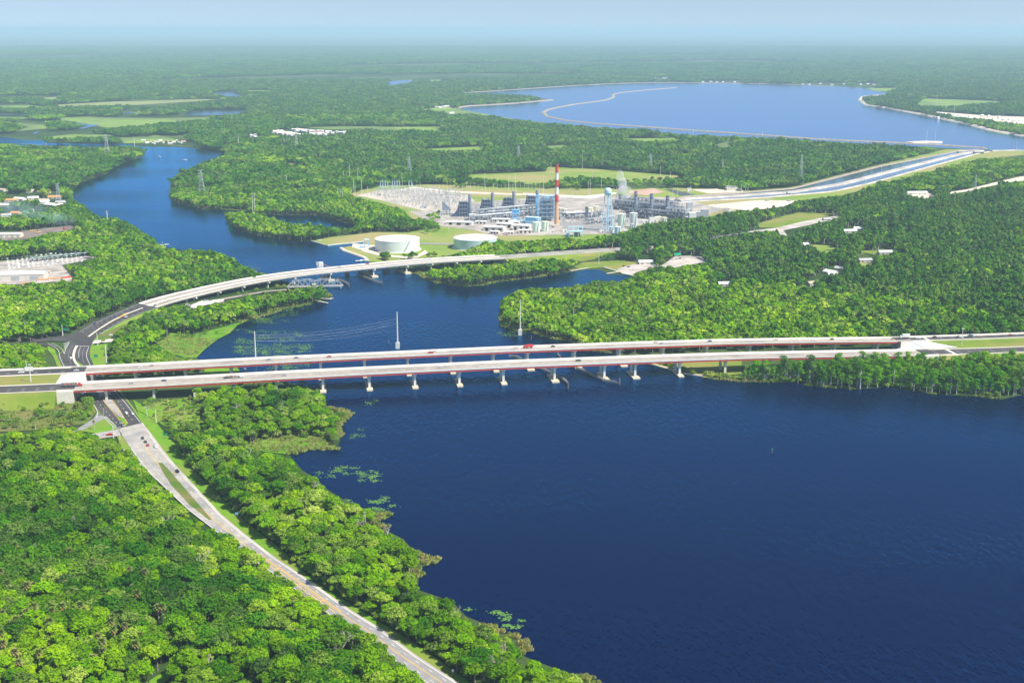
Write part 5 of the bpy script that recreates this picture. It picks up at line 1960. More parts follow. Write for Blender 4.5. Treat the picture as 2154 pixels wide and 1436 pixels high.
for px, py, z, tx, ty, c, lab, k in (
        (210, 836, .9, 203, 828, WH, 'white car coming out of the shade of the nearer highway bridge', 'car'),
        (266, 870, .9, 259, 862, WH, 'white pickup driving up the dark right-hand lanes below the bridges', 'pickup'),
        (279, 871, .9, 272, 862, WH, 'small white car on the outer right lane beside the white pickup', 'car'),
        (252, 889, .9, 258, 896, GY, 'dark grey car in the queue at the crossing, second from its head', 'car'),
        (258, 895, .9, 264, 901, BL, 'dark blue car heading the left-turn queue at the crossing', 'car'),
        (250, 898, .9, 255, 903, BK, 'black car waiting in the outer lane at the crossing', 'car'),
        (231, 915, .9, 245, 914, RD, 'red pickup waiting on the side road beside a pale pole', 'pickup'),
        (221, 913, .9, 235, 912, WH, 'white car behind the red pickup on the side road', 'car'),
        (306, 930, .9, 300, 923, BK, 'black car in front of the red one below the crossing', 'car'),
        (311, 937, .9, 305, 930, (.40, .03, .02), 'red car between the lane lines just below the crossing', 'car'),
        (327, 940, .9, 320, 932, WH, 'white car in the right lane just below the crossing', 'car'),
        (300, 922, .9, 296, 917, BK, 'motorcycle-sized black car nearest the crossing on the pale road', 'car'),
        (373, 992, .9, 364, 981, BK, 'black car alone on the pale road beside the grass median', 'pickup'),
        (149, 754, .9, 153, 764, WH, 'white pickup coming down the boulevard curve towards the highway bridges', 'pickup'),
        (199, 681.5, 1.5, 206, 678, BL, 'dark blue car on the upper boulevard before the stop line', 'car'),
        (265, 667, 3.8, 258, 671, WH, 'white car on the boulevard coming off the curved bridge', 'car'),
        (326, 642, 4.7, 320, 645, (.1, .25, .22), 'teal car at the left end of the curved bridge', 'car'),
        (773, 555.5, 13.2, 765, 556, RD, 'red car in the middle of the curved bridge', 'car'),
        (714, 561.5, 13, 706, 562.5, WH, 'white car on the curved bridge near the counterweight tower', 'car'),
        (1285, 521.8, 1.8, 1270, 523, RD, 'red car where the boulevard enters the woods', 'car'),
        (1293, 521.6, 1.8, 1280, 522.6, (.05, .15, .15), 'dark teal car behind the red one where the boulevard enters the woods', 'car')):
    road_car(px, py, z, tx, ty, c, lab, k)
for i, (px, py, c) in enumerate(((393, 641, WH), (399, 643, WH), (431, 633, SV), (437, 634, WH), (424, 627, BK), (443, 632, GY))):
    road_car(px, py, .8, px + 6, py - 1.5, c, ['white car parked leftmost under the curved bridge', 'second white car parked under the curved bridge', 'silver car parked beside the fishing access road', 'white car parked beside the silver one by the fishing access road', 'black car parked in the shade of the curved bridge', 'dark grey car parked at the far end of the fishing access road'][i])
for i, (px, py) in enumerate(((1312, 560), (1322, 562), (1416, 546), (1424, 545), (1431, 544), (1440, 543))):
    road_car(px, py, .55, px + 6, py - 1, [BK, BK, WH, SV, BL, WH][i], ['black car parked nearest the boat ramp dock', 'black car parked second from the boat ramp dock', 'white car at the left end of the park car row', 'silver car in the park car row', 'blue car in the park car row', 'white car at the right end of the park car row'][i])
p = G(516, 780, .5)
vehicle(p, 1.9, WH, 'white car parked on the grass between the two highway bridges', 'van')

# ------------------------------------------------------------- poles and pylons
def pole(px, ytop, ybase, label, style='plain', z0=0.0, rad=None, name='utility_pole', group=None, m='polew'):
    base = G(px, ybase, z0)
    h = 4.0
    lo, hi = 2.0, 130.0
    for _ in range(30):
        mid = (lo + hi) / 2
        if PRN(base.x, base.y, z0 + mid)[1] > ytop:
            lo = mid
        else:
            hi = mid
    h = lo
    k = mpp(ybase)
    r = rad or max(.22, min(.75, k * .55))
    root = thing(name, label, 'pole', tuple(base), 0, group)
    b = MB()
    b.cyl((0, 0, -.3), (0, 0, h), r, r * .6, 8)
    b.build('shaft', M[m], root)
    if style == 'arms':
        for i, z in enumerate((.96, .88, .80)):
            b = MB()
            L_ = 2.6 + k
            b.bar((-L_ if i % 2 else 0, 0, h * z), (0 if i % 2 else L_, 0, h * z + .5), .28)
            b.build('arm', M[m], root)
    elif style == 'cross':
        for z in (.93, .80):
            b = MB()
            b.bar((-2.6, 0, h * z), (2.6, 0, h * z), .35)
            b.build('crossarm', M['wood'], root)
    elif style == 'block':
        MB().box((0, 0, -1), (4.0, 3.0, 7.6)).build('foundation', M['pier'], root)
    elif style == 'lamp':
        b = MB()
        b.bar((0, 0, h * .98), (-2.4, 0, h), .18)
        b.box((-2.7, 0, h - .15), (1.0, .4, .22))
        b.build('lamp_arm', M['steel'], root)
    elif style == 'sign':
        b = MB()
        b.box((3.2, 0, h * .52), (6.0, .3, 2.6))
        b.build('sign_panel', M['signgreen'], root)
    elif style == 'mast':
        b = MB()
        b.box((0, 0, h - .9), (2.2, 2.2, .9), 0, 0, .8)
        b.build('lamp_ring', M['steel'], root)
    return root


def pylon(px, ytop, ybase, wpx, label):
    base = G(px, ybase, 0)
    k = mpp(ybase)
    h = (ybase - ytop) * k * 1.0
    w = wpx * k / 2
    root = thing('lattice_pylon', label, 'pylon', tuple(base), .5)
    t = max(.28, k * .26)
    lv = 7
    b = MB()
    pr = None
    for i in range(lv + 1):
        f = i / lv
        ww = w * (1 - f) ** 1.15 * .9 + w * .10
        cs = [(sx * ww, sy * ww, h * f) for sx, sy in ((-1, -1), (1, -1), (1, 1), (-1, 1))]
        if pr:
            for q in range(4):
                b.bar(pr[q], cs[q], t * 1.3)
                b.bar(pr[q], cs[(q + 1) % 4], t * .8)
                b.bar(cs[q], cs[(q + 1) % 4], t * .8)
        pr = cs
    b.build('tower', M['steel'], root)
    for f in (.97, .86, .75):
        b = MB()
        L_ = w * .8
        b.bar((-L_, 0, h * f), (L_, 0, h * f), t * 1.4)
        b.bar((-L_, 0, h * f), (0, 0, h * f + L_ * .3), t)
        b.bar((L_, 0, h * f), (0, 0, h * f + L_ * .3), t)
        b.build('crossarm', M['steel'], root)


for a in ((226, 283, 334, 13, 'tall lattice pylon near the river bend, behind the upper left woods'), (123.5, 386, 428, 12, 'lattice pylon among the riverside houses'),
          (425, 357, 415, 16, 'big lattice pylon on the green point right of the river'), (624, 276, 321, 9, 'lattice pylon just in front of the white camper village'),
          (830, 299, 318, 6, 'small distant lattice pylon left of the power station woods'), (861, 331, 370, 11, 'lattice pylon standing in a clearing behind the switchyard'),
          (1091, 308, 341, 10, 'lattice pylon in the woods behind the meadow'), (1368, 324, 360, 10, 'lattice pylon in the woods behind the right end of the meadow'),
          (1684, 326, 389, 9, 'slender lattice pylon beside the canal'), (2050, 367, 408, 7, 'lattice pylon among the woods at the far right'), (1520, 336, 366, 5, 'narrow lattice mast in the woods left of the canal')):
    pylon(*a)

pole(284, 289.5, 322, 'pale pole on the wooded river point', 'arms')
pole(98.5, 301, 317, 'short pale pole in the upper left woods by the river branch')
pole(227, 443, 478, 'pale double pole above the woods on the left bank', 'arms', rad=.8)
pole(502, 285, 313, 'pale pole on the far bank left of the camper village', rad=.9)
for i, (x, a, c) in enumerate(((598, 290, 312), (603.5, 290, 308), (609, 289, 306))):
    pole(x, a, c, ['leftmost of three poles below the camper village', 'middle of three poles below the camper village', 'rightmost of three poles below the camper village'][i])
pole(603, 367, 392, 'grey pole in the woods on the right bank of the upper river', 'arms')
pole(532, 405, 451, 'left one of the twin poles by the back channel', rad=.55)
pole(536.5, 405, 452, 'right one of the twin poles by the back channel', rad=.55)
for i, (x, a, c) in enumerate(((723, 360, 384), (729.6, 363, 387), (736, 346.5, 392), (753, 353, 393), (744.5, 376, 412), (747.5, 388, 414), (710.6, 393, 423), (716, 396, 424), (721, 397, 424), (761, 376, 410), (774, 392, 427))):
    pole(x, a, c, 'tall pale pole of the cluster at the left end of the switchyard', 'arms' if i in (2, 3) else 'plain', group='poles at the left end of the switchyard')
for i, (x, a, c) in enumerate(((845.6, 412, 436), (860, 412, 444), (866, 420, 456), (870, 418, 443), (887, 425, 447), (894.5, 442, 463), (902, 443, 462), (927, 440, 469), (943.6, 440, 486), (931, 446, 468), (877, 414, 440), (837, 410, 434))):
    pole(x, a, c, 'thin pale pole in front of the switchyard', group='poles in front of the switchyard')
for x, a, c, lab in ((1000, 474, 497, 'thin pole behind the second white tank'), (1020, 362, 408, 'tall pole behind the cooling stacks, left'), (982, 326, 346, 'distant pole left of the meadow'), (1069, 288, 308, 'distant pole in the woods left of the reservoir'),
                     (1225, 317, 354, 'tall pole at the back edge of the meadow'), (1303, 277, 294, 'thin pole by the front shore of the reservoir'), (846, 364, 390, 'pole behind the switchyard'), (1070, 367, 404, 'taller pole of the pair behind the stacks'),
                     (1084, 363, 402, 'second tall pole of the pair behind the stacks'), (1143, 375, 412, 'thick pale pole left of the red and white chimney'), (1204, 402, 428, 'pole right of the red and white chimney'),
                     (1237, 380, 420, 'left one of two tall poles behind the water tower'), (1241.6, 378, 418, 'right one of two tall poles behind the water tower'), (1246, 360, 393, 'tallest pole behind the water tower'),
                     (1265, 368, 397, 'pole on the meadow edge behind the water tower'), (1291, 395, 411, 'short pole left of the steam cloud'), (1297, 392, 409, 'short pole nearest the steam cloud'), (1389, 349, 376, 'pole at the right end of the meadow'),
                     (1410, 361, 373, 'small pole at the wood edge right of the meadow'), (1354, 397, 410, 'small pole behind the right-hand stacks'), (1415, 395, 417, 'left pole of a pair by the dark pond'), (1425, 394, 413, 'right pole of a pair by the dark pond'),
                     (1451.5, 391, 441, 'tall pole beyond the dark pond'), (1507, 413, 447, 'tall pole on the near side of the canal end'), (1488.7, 422, 437, 'short pole by the canal end'), (1465, 414, 428, 'thin pole at the canal end'),
                     (1549, 380, 399, 'leftmost pole of the row by the small substation'), (1551.8, 383, 399, 'second pole of the row by the small substation'), (1559, 386, 404, 'third pole of the row by the small substation'), (1568, 388, 405, 'fourth pole of the row by the small substation'), (1573, 387, 405, 'last pole of the row by the small substation'),
                     (1852, 350, 392, 'pale pole standing by the canal halfway up'), (1820, 380, 394, 'short pale pole near the canal'), (1949, 272, 299.5, 'left mast on the dike island'), (1966.5, 271, 301, 'right mast on the dike island'),
                     (1458, 275, 290, 'pole by the front shore of the reservoir, right of the cream clearing'), (1603.6, 275, 290, 'pole on the inner dike, left'), (1733, 286, 297, 'pole on the inner dike, right'), (2137, 295, 326, 'pole by the reservoir shore at the far right'),
                     (1987, 173, 191, 'hazy pole in the far right woods, first'), (2045, 165, 183, 'hazy pole in the far right woods, second'), (2100, 160, 178, 'hazy pole in the far right woods, third'), (2148, 160, 175, 'hazy pole in the far right woods, fourth'), (1970, 199, 224, 'pole at the far right marsh edge'), (1910, 195, 213, 'pole near the reservoir corner')):
    pole(x, a, c, lab, rad=max(.25, mpp(c) * .42))
for x, a, c in ((2006, 222, 253), (2031, 247, 259), (2045, 249, 262), (1981, 237, 248), (2066, 252, 268), (2086, 257, 272), (1958, 232, 243), (2021, 215, 236), (2051, 224, 239), (2108, 235, 264), (2100, 258, 274), (2112, 258, 275), (2120, 260, 276)):
    pole(x, a, c, 'pale pole of the line behind the right reservoir bank', group='poles behind the right reservoir bank', rad=mpp(c) * .4)
pole(836.5, 656, 733, 'tall pole on a concrete block in the water behind the highway bridges', 'block', rad=.8)
pole(538, 697, 760, 'tall pole rising behind the farther highway bridge at the lily pads', rad=.8)
pole(1094, 632, 705, 'tall pole on a concrete block off the wooded point', 'block', rad=.7)
pole(1206.5, 649, 690, 'wooden pole with two crossarms in the woods above the bridges', 'cross', rad=.4)
pole(225, 726, 778, 'stout pale pole beside the boulevard just beyond the bridges', rad=.75)
pole(205.5, 700, 727, 'pale pole at the boulevard junction', 'lamp', rad=.5)
pole(132, 683, 708, 'pale pole with a green sign at the boulevard junction', 'sign', rad=.5)
pole(1182, 507, 529, 'pole beside the boulevard beyond the curved bridge')
pole(1259.6, 521, 557, 'light pole by the boat ramp', 'lamp')
pole(75.6, 888, 909, 'stub pole in the scrub above the foreground wood')
pole(309.6, 855, 877, 'left pole in the palm grass right of the crossing', 'arms')
pole(328.4, 860, 889, 'right pole in the palm grass right of the crossing', rad=.45)
pole(239, 896, 925, 'pale pole at the side road by the red pickup', rad=.5)
pole(252.5, 907, 926, 'thin signal pole at the corner of the crossing', 'lamp', rad=.25)
pole(2022.5, 690, 729, 'tall light pole on the grass between the right-hand carriageways', 'mast', z0=9.3, rad=.4)
pole(64.8, 766, 803, 'light pole on the left-hand grass median', 'mast', z0=11.7, rad=.5)
pole(56, 757, 778, 'pale green mast left beyond the far carriageway', 'plain', z0=11.5, rad=.35)
for i, (x, a, c) in enumerate(((10, 492, 512), (15.5, 492, 516))):
    pole(x, a, c, ['left of two grey poles by the long white shed at the left edge', 'right of two grey poles by the long white shed at the left edge'][i])
# leaning white marker post in the water
b = MB()
p = G(560, 787, 0)
b.cyl((0, 0, -1), (-2.0, 0, 4.5), .45, .45, 8)
tag(b.build('marker_post', M['white'], loc=p), 'leaning white post in the water between the two highway bridges', 'post')
for i, (x, y, lean) in enumerate(((1116, 714, 1.0), (1174, 748, -.8))):
    b = MB()
    b.cyl((0, 0, -1), (lean, 0, 5), .35, .2, 6)
    b.cyl((.9, 0, -1), (lean, 0, 5), .35, .2, 6)
    tag(b.build('dolphin', M['wood'], loc=G(x, y)), ['leaning timber dolphin off the wooded point', 'timber dolphin between the two highway bridges at the channel'][i], 'dolphin')
for px, py, h, m, lab in ((1624, 953, 3.4, 'signgreen', 'green channel marker on a post alone in the big lake'), (342, 516, 4, 'white', 'white channel marker at the left bank of the river'), (164, 415, 4, 'red', 'red channel marker off the houses'),
                          (543, 497, 3, 'white', 'white channel marker by the wooded island'), (818, 723, 4, 'darksteel', 'small dark marker left of the tall pole in the water'), (519, 758, 3, 'steel', 'small marker by the lily pads')):
    base = G(px, py)
    root = thing('channel_marker', lab, 'channel marker', tuple(base))
    b = MB()
    b.cyl((0, 0, -1), (0, 0, h), .28, n=8)
    b.build('post', M['wood'], root)
    b = MB()
    s_ = 1.0 + .5 * mpp(py)
    b.box((0, -.3, h - .4), (s_, .15, s_))
    b.build('dayboard', M[m], root)

# power lines over the water and along the lower left
def span(a, b_, sag, n=14):
    return [a.lerp(b_, i / n) - Vector((0, 0, sag * 4 * (i / n) * (1 - i / n))) for i in range(n + 1)]


def wires(name, label, segs, r):
    root = None
    for i, (a, c, sag) in enumerate(segs):
        P = span(a, c, sag)
        b = MB()
        for p, q in zip(P, P[1:]):
            b.cyl(p, q, r, n=4, caps=False)
        if root is None:
            root = thing(name, label, 'power line', tuple(P[0]))
        o = b.build('wire', M['steel'], root)
        o.data.transform(Matrix.Translation(-P[0]))


pA, pB, pC = G(538, 760), G(836.5, 733), G(1094, 705)
for k, h_ in enumerate((30, 27.5, 24)):
    wires('power_line', ['topmost of the three power lines crossing the water to the pole off the point', 'middle of the three power lines crossing the water to the pole off the point', 'lowest of the three power lines crossing the water to the pole off the point'][k],
          [(pA + Vector((0, 0, h_ - 3)), pB + Vector((0, 0, h_ + 2)), 5), (pB + Vector((0, 0, h_ + 2)), pC + Vector((0, 0, h_)), 5), (G(225, 778) + Vector((0, 0, 18)), pA + Vector((0, 0, h_ - 3)), 4)], .022)
wires('power_line', 'low power line crossing the scrub to the palm grass poles', [(G(-60, 905) + Vector((0, 0, 6)), G(75.6, 909) + Vector((0, 0, 7)), .6), (G(75.6, 909) + Vector((0, 0, 7)), G(309.6, 877) + Vector((0, 0, 8)), 1.4), (G(309.6, 877) + Vector((0, 0, 8)), G(328.4, 889) + Vector((0, 0, 10.5)), .3)], .03)

# road signs
def sign(px, py, w, h, m, lab, z=2.2, z0=0.0, rz=0.0):
    root = thing('road_sign', lab, 'sign', tuple(G(px, py, z0)), rz)
    MB().box((0, 0, z), (w, .12, h)).build('sign_panel', M[m], root)
    for x in (-w * .35, w * .35):
        b = MB()
        b.cyl((x, .1, 0), (x, .1, z + h * .8), .07, n=6)
        b.build('post', M['steel'], root)


sign(202, 755, 4.2, 2.4, 'signgreen', 'green road sign on the grass beside the boulevard beyond the bridges')
sign(348, 921, 3.6, 2.0, 'signgreen', 'green road sign by the trees right of the crossing')
sign(371, 955, 1.6, 1.3, 'signgreen', 'small green sign farther down the grass strip')
sign(498, 1088, 2.0, 1.5, 'blue', 'small blue sign on the grass strip')
sign(409, 994, 1.4, 1.4, 'yellow', 'yellow warning sign on the grass strip')
sign(366, 1001, 1.2, 1.2, 'yellow', 'orange yellow sign on the grass median')
sign(234, 710, 3.6, 2.0, 'white', 'white sign board at the boulevard junction')
sign(953, 1421, 1.2, 1.6, 'white', 'small white sign beside the road at the bottom')
sign(983, 1430, 1.0, .8, 'signgreen', 'small green sign at the very bottom of the grass strip')
sign(62, 783.5, 7.5, 4.2, 'white', 'big white sign seen from behind beside the left-hand median light pole', 1.5, 11.7, .1)
sign(190, 859, 1.6, 1.0, 'white', 'small white sign by the bushes beside the lower boulevard')

# ------------------------------------------------------------- boats on the river
def boat(px, py, rz, L_, label, canopy=True, hull='white'):
    root = thing('motorboat', label, 'boat', tuple(G(px, py, .15)), rz)
    b = MB()
    w = L_ * .32
    st = [(-.5, .9), (-.1, 1.0), (.25, .8), (.5, .04)]
    vs = []
    for t, k in st:
        vs += [(t * L_, -w / 2 * k, .95 + .25 * max(0, t)), (t * L_, -w / 2 * k * .6, -.1), (t * L_, w / 2 * k * .6, -.1), (t * L_, w / 2 * k, .95 + .25 * max(0, t))]
    fs = []
    for i in range(3):
        for k in range(3):
            a = i * 4 + k
            fs.append((a, a + 4, a + 5, a + 1))
    fs.append((0, 1, 2, 3))
    fs += [(0, 3, 7, 4), (4, 7, 11, 8), (8, 11, 15, 12)]
    b.add(vs, fs)
    b.build('hull', M[hull], root)
    b = MB()
    b.box((.02 * L_, 0, 1.0), (.25 * L_, w * .6, .7), 0, 0, .8)
    b.build('cabin', M['white'], root)
    if canopy:
        b = MB()
        b.box((-.05 * L_, 0, 2.3), (.4 * L_, w * .8, .12))
        for x in (-.2, .1):
            for y in (-.3, .3):
                b.bar((x * L_, y * w, .9), (x * L_, y * w, 2.3), .08)
        b.build('canopy', M['white'], root)


boat(335, 330, 2.4, 11, 'white motorboat in the middle of the upper river, farther upstream')
boat(389, 337, .5, 12, 'white motorboat with a wake, nearer the right bank of the upper river')
boat(672, 506, .1, 7, 'small white boat moored by the grass point near the wooded island', False)
boat(759, 549, .5, 16, 'flat work boat moored at the rock bank below the big tank', False)
# docks
def dock(label, pts, w=2.2, z=.9):
    P = resample(GV(pts), 4)
    root = thing('dock', label, 'dock', tuple(P[0]))
    off = -P[0]
    b = MB()
    b.sweep([p + off for p in P], [(-w / 2, z), (w / 2, z), (w / 2, z + .3), (-w / 2, z + .3)])
    b.build('walkway', M['curb'], root)
    b = MB()
    for p in P[::1]:
        q = p + off
        b.cyl((q.x, q.y, -1), (q.x, q.y, z + .9), .18, n=5)
    b.build('piles', M['wood'], root)


dock('upper one of the two floating docks at the point by the truss span', [(660, 630), (680, 629), (697, 631)])
dock('lower one of the two floating docks at the point by the truss span', [(662, 633), (680, 637), (690, 639)])
dock('short dock at the tip of the point by the truss span', [(694, 629), (701, 628.5)])
dock('long dock at the mouth of the boat basin', [(1276, 577), (1300, 573), (1330, 566)], 3)
dock('angled dock at the right end of the boat basin', [(1308, 576), (1333, 581)], 3)
dock('dock on the upper left shore of the boat basin', [(1200, 571), (1236, 565)], 3)
dock('dock along the back wall of the boat basin', [(1270, 563), (1300, 572)], 2.5)


def house(px, py, w, d, h, rh, rz, wallm, roofm, label, name='house', cat='house'):
    root = thing(name, label, cat, tuple(G(px, py)), rz)
    MB().gable((0, 0, -.2), w, d, h, rh, 0, .5, 0, 0, 'wall').build('wall', M[wallm], root)
    MB().gable((0, 0, -.2), w, d, h, rh, 0, .5, 0, 0, 'roof').build('roof', M[roofm], root)
    b = MB()
    b.box((w * .1, -d / 2 - .04, 0), (1.4, .12, 2.2))
    b.build('door', M['wood'], root)
    for x in (-.3, .35):
        b = MB()
        b.box((w * x, -d / 2 - .04, 1.0), (min(3.0, w * .15), .12, 1.2))
        b.build('window', M['glass'], root)
    return root


HS = [(6, 402, 'tanroof', 'tan-roofed house at the left edge, uppermost row'), (24, 424, 'orange', 'orange-roofed house left in the riverside settlement'), (42, 421, 'white', 'white-roofed house beside the orange one at the left'), (70, 419, 'white', 'white house in the middle of the riverside settlement'),
      (93, 424, 'tanroof', 'long tan-roofed house near the lattice pylon'), (92, 407, 'orange', 'tall cream house in the trees above the settlement'), (115, 417, 'orange', 'orange-brown roofed house beside the lattice pylon'), (107, 433, 'white', 'big white-roofed house nearest the river'),
      (92, 428, 'white', 'white house left of the big white-roofed one'), (34, 451, 'orange', 'bright orange-roofed house at the lower left of the settlement'), (8, 456, 'greyroof', 'grey-roofed house at the left edge, lower'), (7, 434, 'white', 'white-roofed house at the left edge, middle'),
      (58, 447, 'tanroof', 'tan-roofed house right of the bright orange one'), (128, 428, 'greyroof', 'low grey building on the river bank'), (136, 434, 'white', 'low pale building with a lawn on the river bank'), (68, 404, 'tanroof', 'brown-roofed house half hidden in the upper trees')]
for i, (x, y, m, lab) in enumerate(HS):
    house(x, y, 17 + (i * 7 % 9), 11 + (i * 5 % 4), 3.2, 2.6, (i * .7) % 1.2 - .5, 'wall', m, lab)

# camper village and farther homes
vil = [(572 + (i * 37 % 70), 274 + (i * 7 % 13) * 1.0, ) for i in range(46)] + [(652 + (i * 29 % 34), 277 + (i * 7 % 9)) for i in range(16)] + [(690 + i * 9, 279 + (i % 2) * 2) for i in range(5)] + [(524 + (i * 11 % 20), 284 + (i * 5 % 8)) for i in range(6)]
vb = MB()
proto_w = MB().gable((0, 0, 0), 13, 5, 3.2, 1.0, 0, .2, 0, 0, 'wall').mesh('wall', M['wall'])
proto_r = MB().gable((0, 0, 0), 13, 5, 3.2, 1.0, 0, .3, 0, 0, 'roof').mesh('roof', M['roofwhite'])
proto_r2 = MB().gable((0, 0, 0), 13, 5, 3.2, 1.0, 0, .3, 0, 0, 'roof').mesh('roof', M['orange'])
for i, (x, y) in enumerate(vil):
    root = thing('mobile_home', 'small white-roofed mobile home in the village far up the right bank', 'mobile home', tuple(G(x + (i % 3) * .7, y, .9)), (i * .9) % 3.1, 'mobile homes of the far village')
    s = 1.1 + (i % 3) * .2
    root.scale = (s, s * 1.3, s)
    for me in (proto_w, proto_r2 if i % 9 == 4 else proto_r):
        o = bpy.data.objects.new(me.name.split('.')[0], me)
        col.objects.link(o)
        o.parent = root
for i, (x, y) in enumerate([(302 + 7 * k, 297 + (k * 3 % 5) * 1.6) for k in range(13)]):
    root = thing('mobile_home', 'small riverside cabin at the far landing of the upper river', 'mobile home', tuple(G(x, y, 1.3)), (i * .8) % 3.1, 'cabins at the far landing')
    for me in (proto_w, proto_r2 if i % 5 == 2 else proto_r):
        o = bpy.data.objects.new(me.name.split('.')[0], me)
        col.objects.link(o)
        o.parent = root
for i, (x, y) in enumerate(((920, 227), (925, 227.5), (934, 226), (941, 225), (946, 240), (951, 239.5), (1376, 166), (1397, 166), (1403, 165), (1478, 173.5), (1495, 173), (1508, 173.8), (1520, 173.5), (1545, 174), (1600, 176), (1688, 178), (1702, 179), (1725, 177.5), (1750, 179.5), (1774, 178), (1810, 179), (1825, 178), (1838, 179.5), (780, 213), (803, 246), (1650, 169))):
    root = thing('distant_house', 'tiny pale house far off near the reservoir shore', 'house', tuple(G(x, y, 1.3)), (i * .8) % 1.1, 'tiny houses near the reservoir')
    root.scale = (1.3, 1.8, 1.5)
    for me in (proto_w, proto_r):
        o = bpy.data.objects.new(me.name.split('.')[0], me)
        col.objects.link(o)
        o.parent = root
for x, y, w, d, rz, rf, lab in ((1787, 489, 22, 11, .2, 'white', 'white-roofed house in the right woods, centre'), (1807, 484, 16, 12, -.3, 'roofwhite', 'small white-roofed house in the right woods'), (1748, 576, 18, 12, -.9, 'roofwhite', 'white-roofed house deep in the right woods, nearer'),
                                (1765, 568, 11, 9, -.4, 'greyroof', 'grey-roofed house right behind the white-roofed one'), (1748, 582, 10, 8, .3, 'roofwhite', 'small white shed below the white-roofed house in the woods'), (1865, 534, 25, 10, .1, 'roofwhite', 'long white carport in the right clearing'), (1820, 551, 20, 9, .2, 'greyroof', 'grey-roofed trailer beside the clearing'),
                                (1706, 600, 11, 9, .5, 'tanroof', 'pale gable in the dark woods'), (1358, 555, 20, 12, .1, 'roofwhite', 'white pavilion beside the boat ramp'), (1424, 540, 9, 8, .1, 'signgreen', 'green-roofed kiosk by the park car row'), (1524, 601, 16, 9, .1, 'roofwhite', 'low pale building at the wood edge on the right'),
                                (1664, 409, 16, 10, .1, 'greyroof', 'grey-roofed pump house beside the canal'), (1926, 408, 44, 18, .1, 'roofwhite', 'long white-roofed building by the upper right lot'), (1880, 403, 20, 12, .1, 'tanroof', 'brown-roofed building left of the long white-roofed one'), (1738, 464, 12, 8, .3, 'greyroof', 'small building by the park road'),
                                (1693, 518, 10, 8, .6, 'roofwhite', 'small white house by the meadow in the woods')):
    house(x, y, w, d, 3.4, 2.2, rz, 'wall', rf, lab)

# quarry works at the far right
for i in range(26):
    x = 1960 + (i * 53 % 190)
    y = 238 + (i * 7 % 13) + (x - 1960) * .07
    root = thing('works_shed', 'pale shed or tank in the hazy works at the far right', 'shed', tuple(G(x, y, 1.3)), (i * .6) % 1.2, 'sheds of the far right works')
    root.scale = (.9, 1.2, 1.2 + .5 * (i % 3))
    for me in (proto_w, proto_r):
        o = bpy.data.objects.new(me.name.split('.')[0], me)
        col.objects.link(o)
        o.parent = root

# ------------------------------------------------------------- marina on the left
def shed(px, py, w, d, h, rz, label, wallm='wall', roofm='roofwhite', rh=1.2, bays=4, open_front=False, z=0):
    root = thing('shed', label, 'shed', tuple(G(px, py, z)), rz)
    MB().gable((0, 0, -.2), w, d, h, rh, 0, .5, 0, 0, 'wall').build('wall', M[wallm], root)
    MB().gable((0, 0, -.2), w, d, h, rh, 0, .5, 0, 0, 'roof').build('roof', M[roofm], root)
    for i in range(bays):
        b = MB()
        b.box((-w / 2 + w * (i + .5) / bays, -d / 2 - .05, 0), (w / bays * .45, .12, h * .7))
        b.build('door', M['black' if open_front else 'steel'], root)
    return root


shed(38, 587, 72, 26, 8.5, .10, 'big white-roofed warehouse of the marina at the left edge', 'wall', 'roofwhite', 1.6, 3)
shed(18, 499, 42, 16, 6, .06, 'long pale shed at the left edge beside the burnt yard', 'cream', 'roofwhite', 1.0, 5)
for i, (x, y, w, rz) in enumerate(((92, 592, 15, .15), (113, 590, 14, .2), (58, 600, 12, .1), (140, 588, 12, .6))):
    b = thing('storage_building', ['orange-roofed low building right of the marina warehouse', 'second orange-roofed low building right of the marina warehouse', 'orange-roofed low building in front of the marina warehouse', 'red-roofed low building nearest the trees at the marina'][i], 'storage building', tuple(G(x, y)), rz)
    MB().gable((0, 0, 0), w, 6, 3, .8, 0, .2, 0, 0, 'wall').build('wall', M['concrete'], b)
    MB().gable((0, 0, 0), w, 6, 3, .8, 0, .3, 0, 0, 'roof').build('roof', M['redpaint' if i == 3 else 'orange'], b)
house(95, 575, 14, 8, 3.2, .9, .2, 'concrete', 'tanroof', 'low flat building behind the orange roofs of the marina', 'office', 'building')
# arched boat shelters in one long row, boats lying in front
a0, a1 = G(72, 550), G(352, 521.5)
n = 22
for i in range(n):
    p = a0.lerp(a1, i / (n - 1))
    d = (a1 - a0)
    rz = math.atan2(d.y, d.x)
    step = d.length / (n - 1)
    root = thing('boat_shelter', 'grey-green arched canvas shelter in the long row over the marina slips', 'boat shelter', tuple(p), rz, 'arched boat shelters of the marina')
    b = MB()
    w = step * .52
    L_ = 10
    for k in range(6):
        t0, t1 = math.pi * k / 6, math.pi * (k + 1) / 6
        for dz in (0, .15):
            pass
        q = [(-w * math.cos(t0), -L_ / 2, 4.2 + 1.7 * math.sin(t0)), (-w * math.cos(t1), -L_ / 2, 4.2 + 1.7 * math.sin(t1)), (-w * math.cos(t1), L_ / 2, 4.2 + 1.7 * math.sin(t1)), (-w * math.cos(t0), L_ / 2, 4.2 + 1.7 * math.sin(t0))]
        b.add(q, [(0, 3, 2, 1)])
        b.add([(x, y, z - .12) for x, y, z in q], [(0, 1, 2, 3)])
    b.build('canopy', M['awning'], root)
    b = MB()
    for x in (-w, w):
        for y in (-L_ / 2, L_ / 2):
            b.cyl((x, y, -.5), (x, y, 4.2), .15, n=5)
    b.build('posts', M['steel'], root)
bh = MB()
bh.add([(-4, -1.3, 1.3), (4.4, 0, 1.6), (-4, 1.3, 1.3), (-4, -.8, .2), (3.2, 0, .2), (-4, .8, .2)], [(0, 1, 2), (0, 3, 4, 1), (2, 1, 4, 5), (0, 2, 5, 3), (3, 5, 4)])
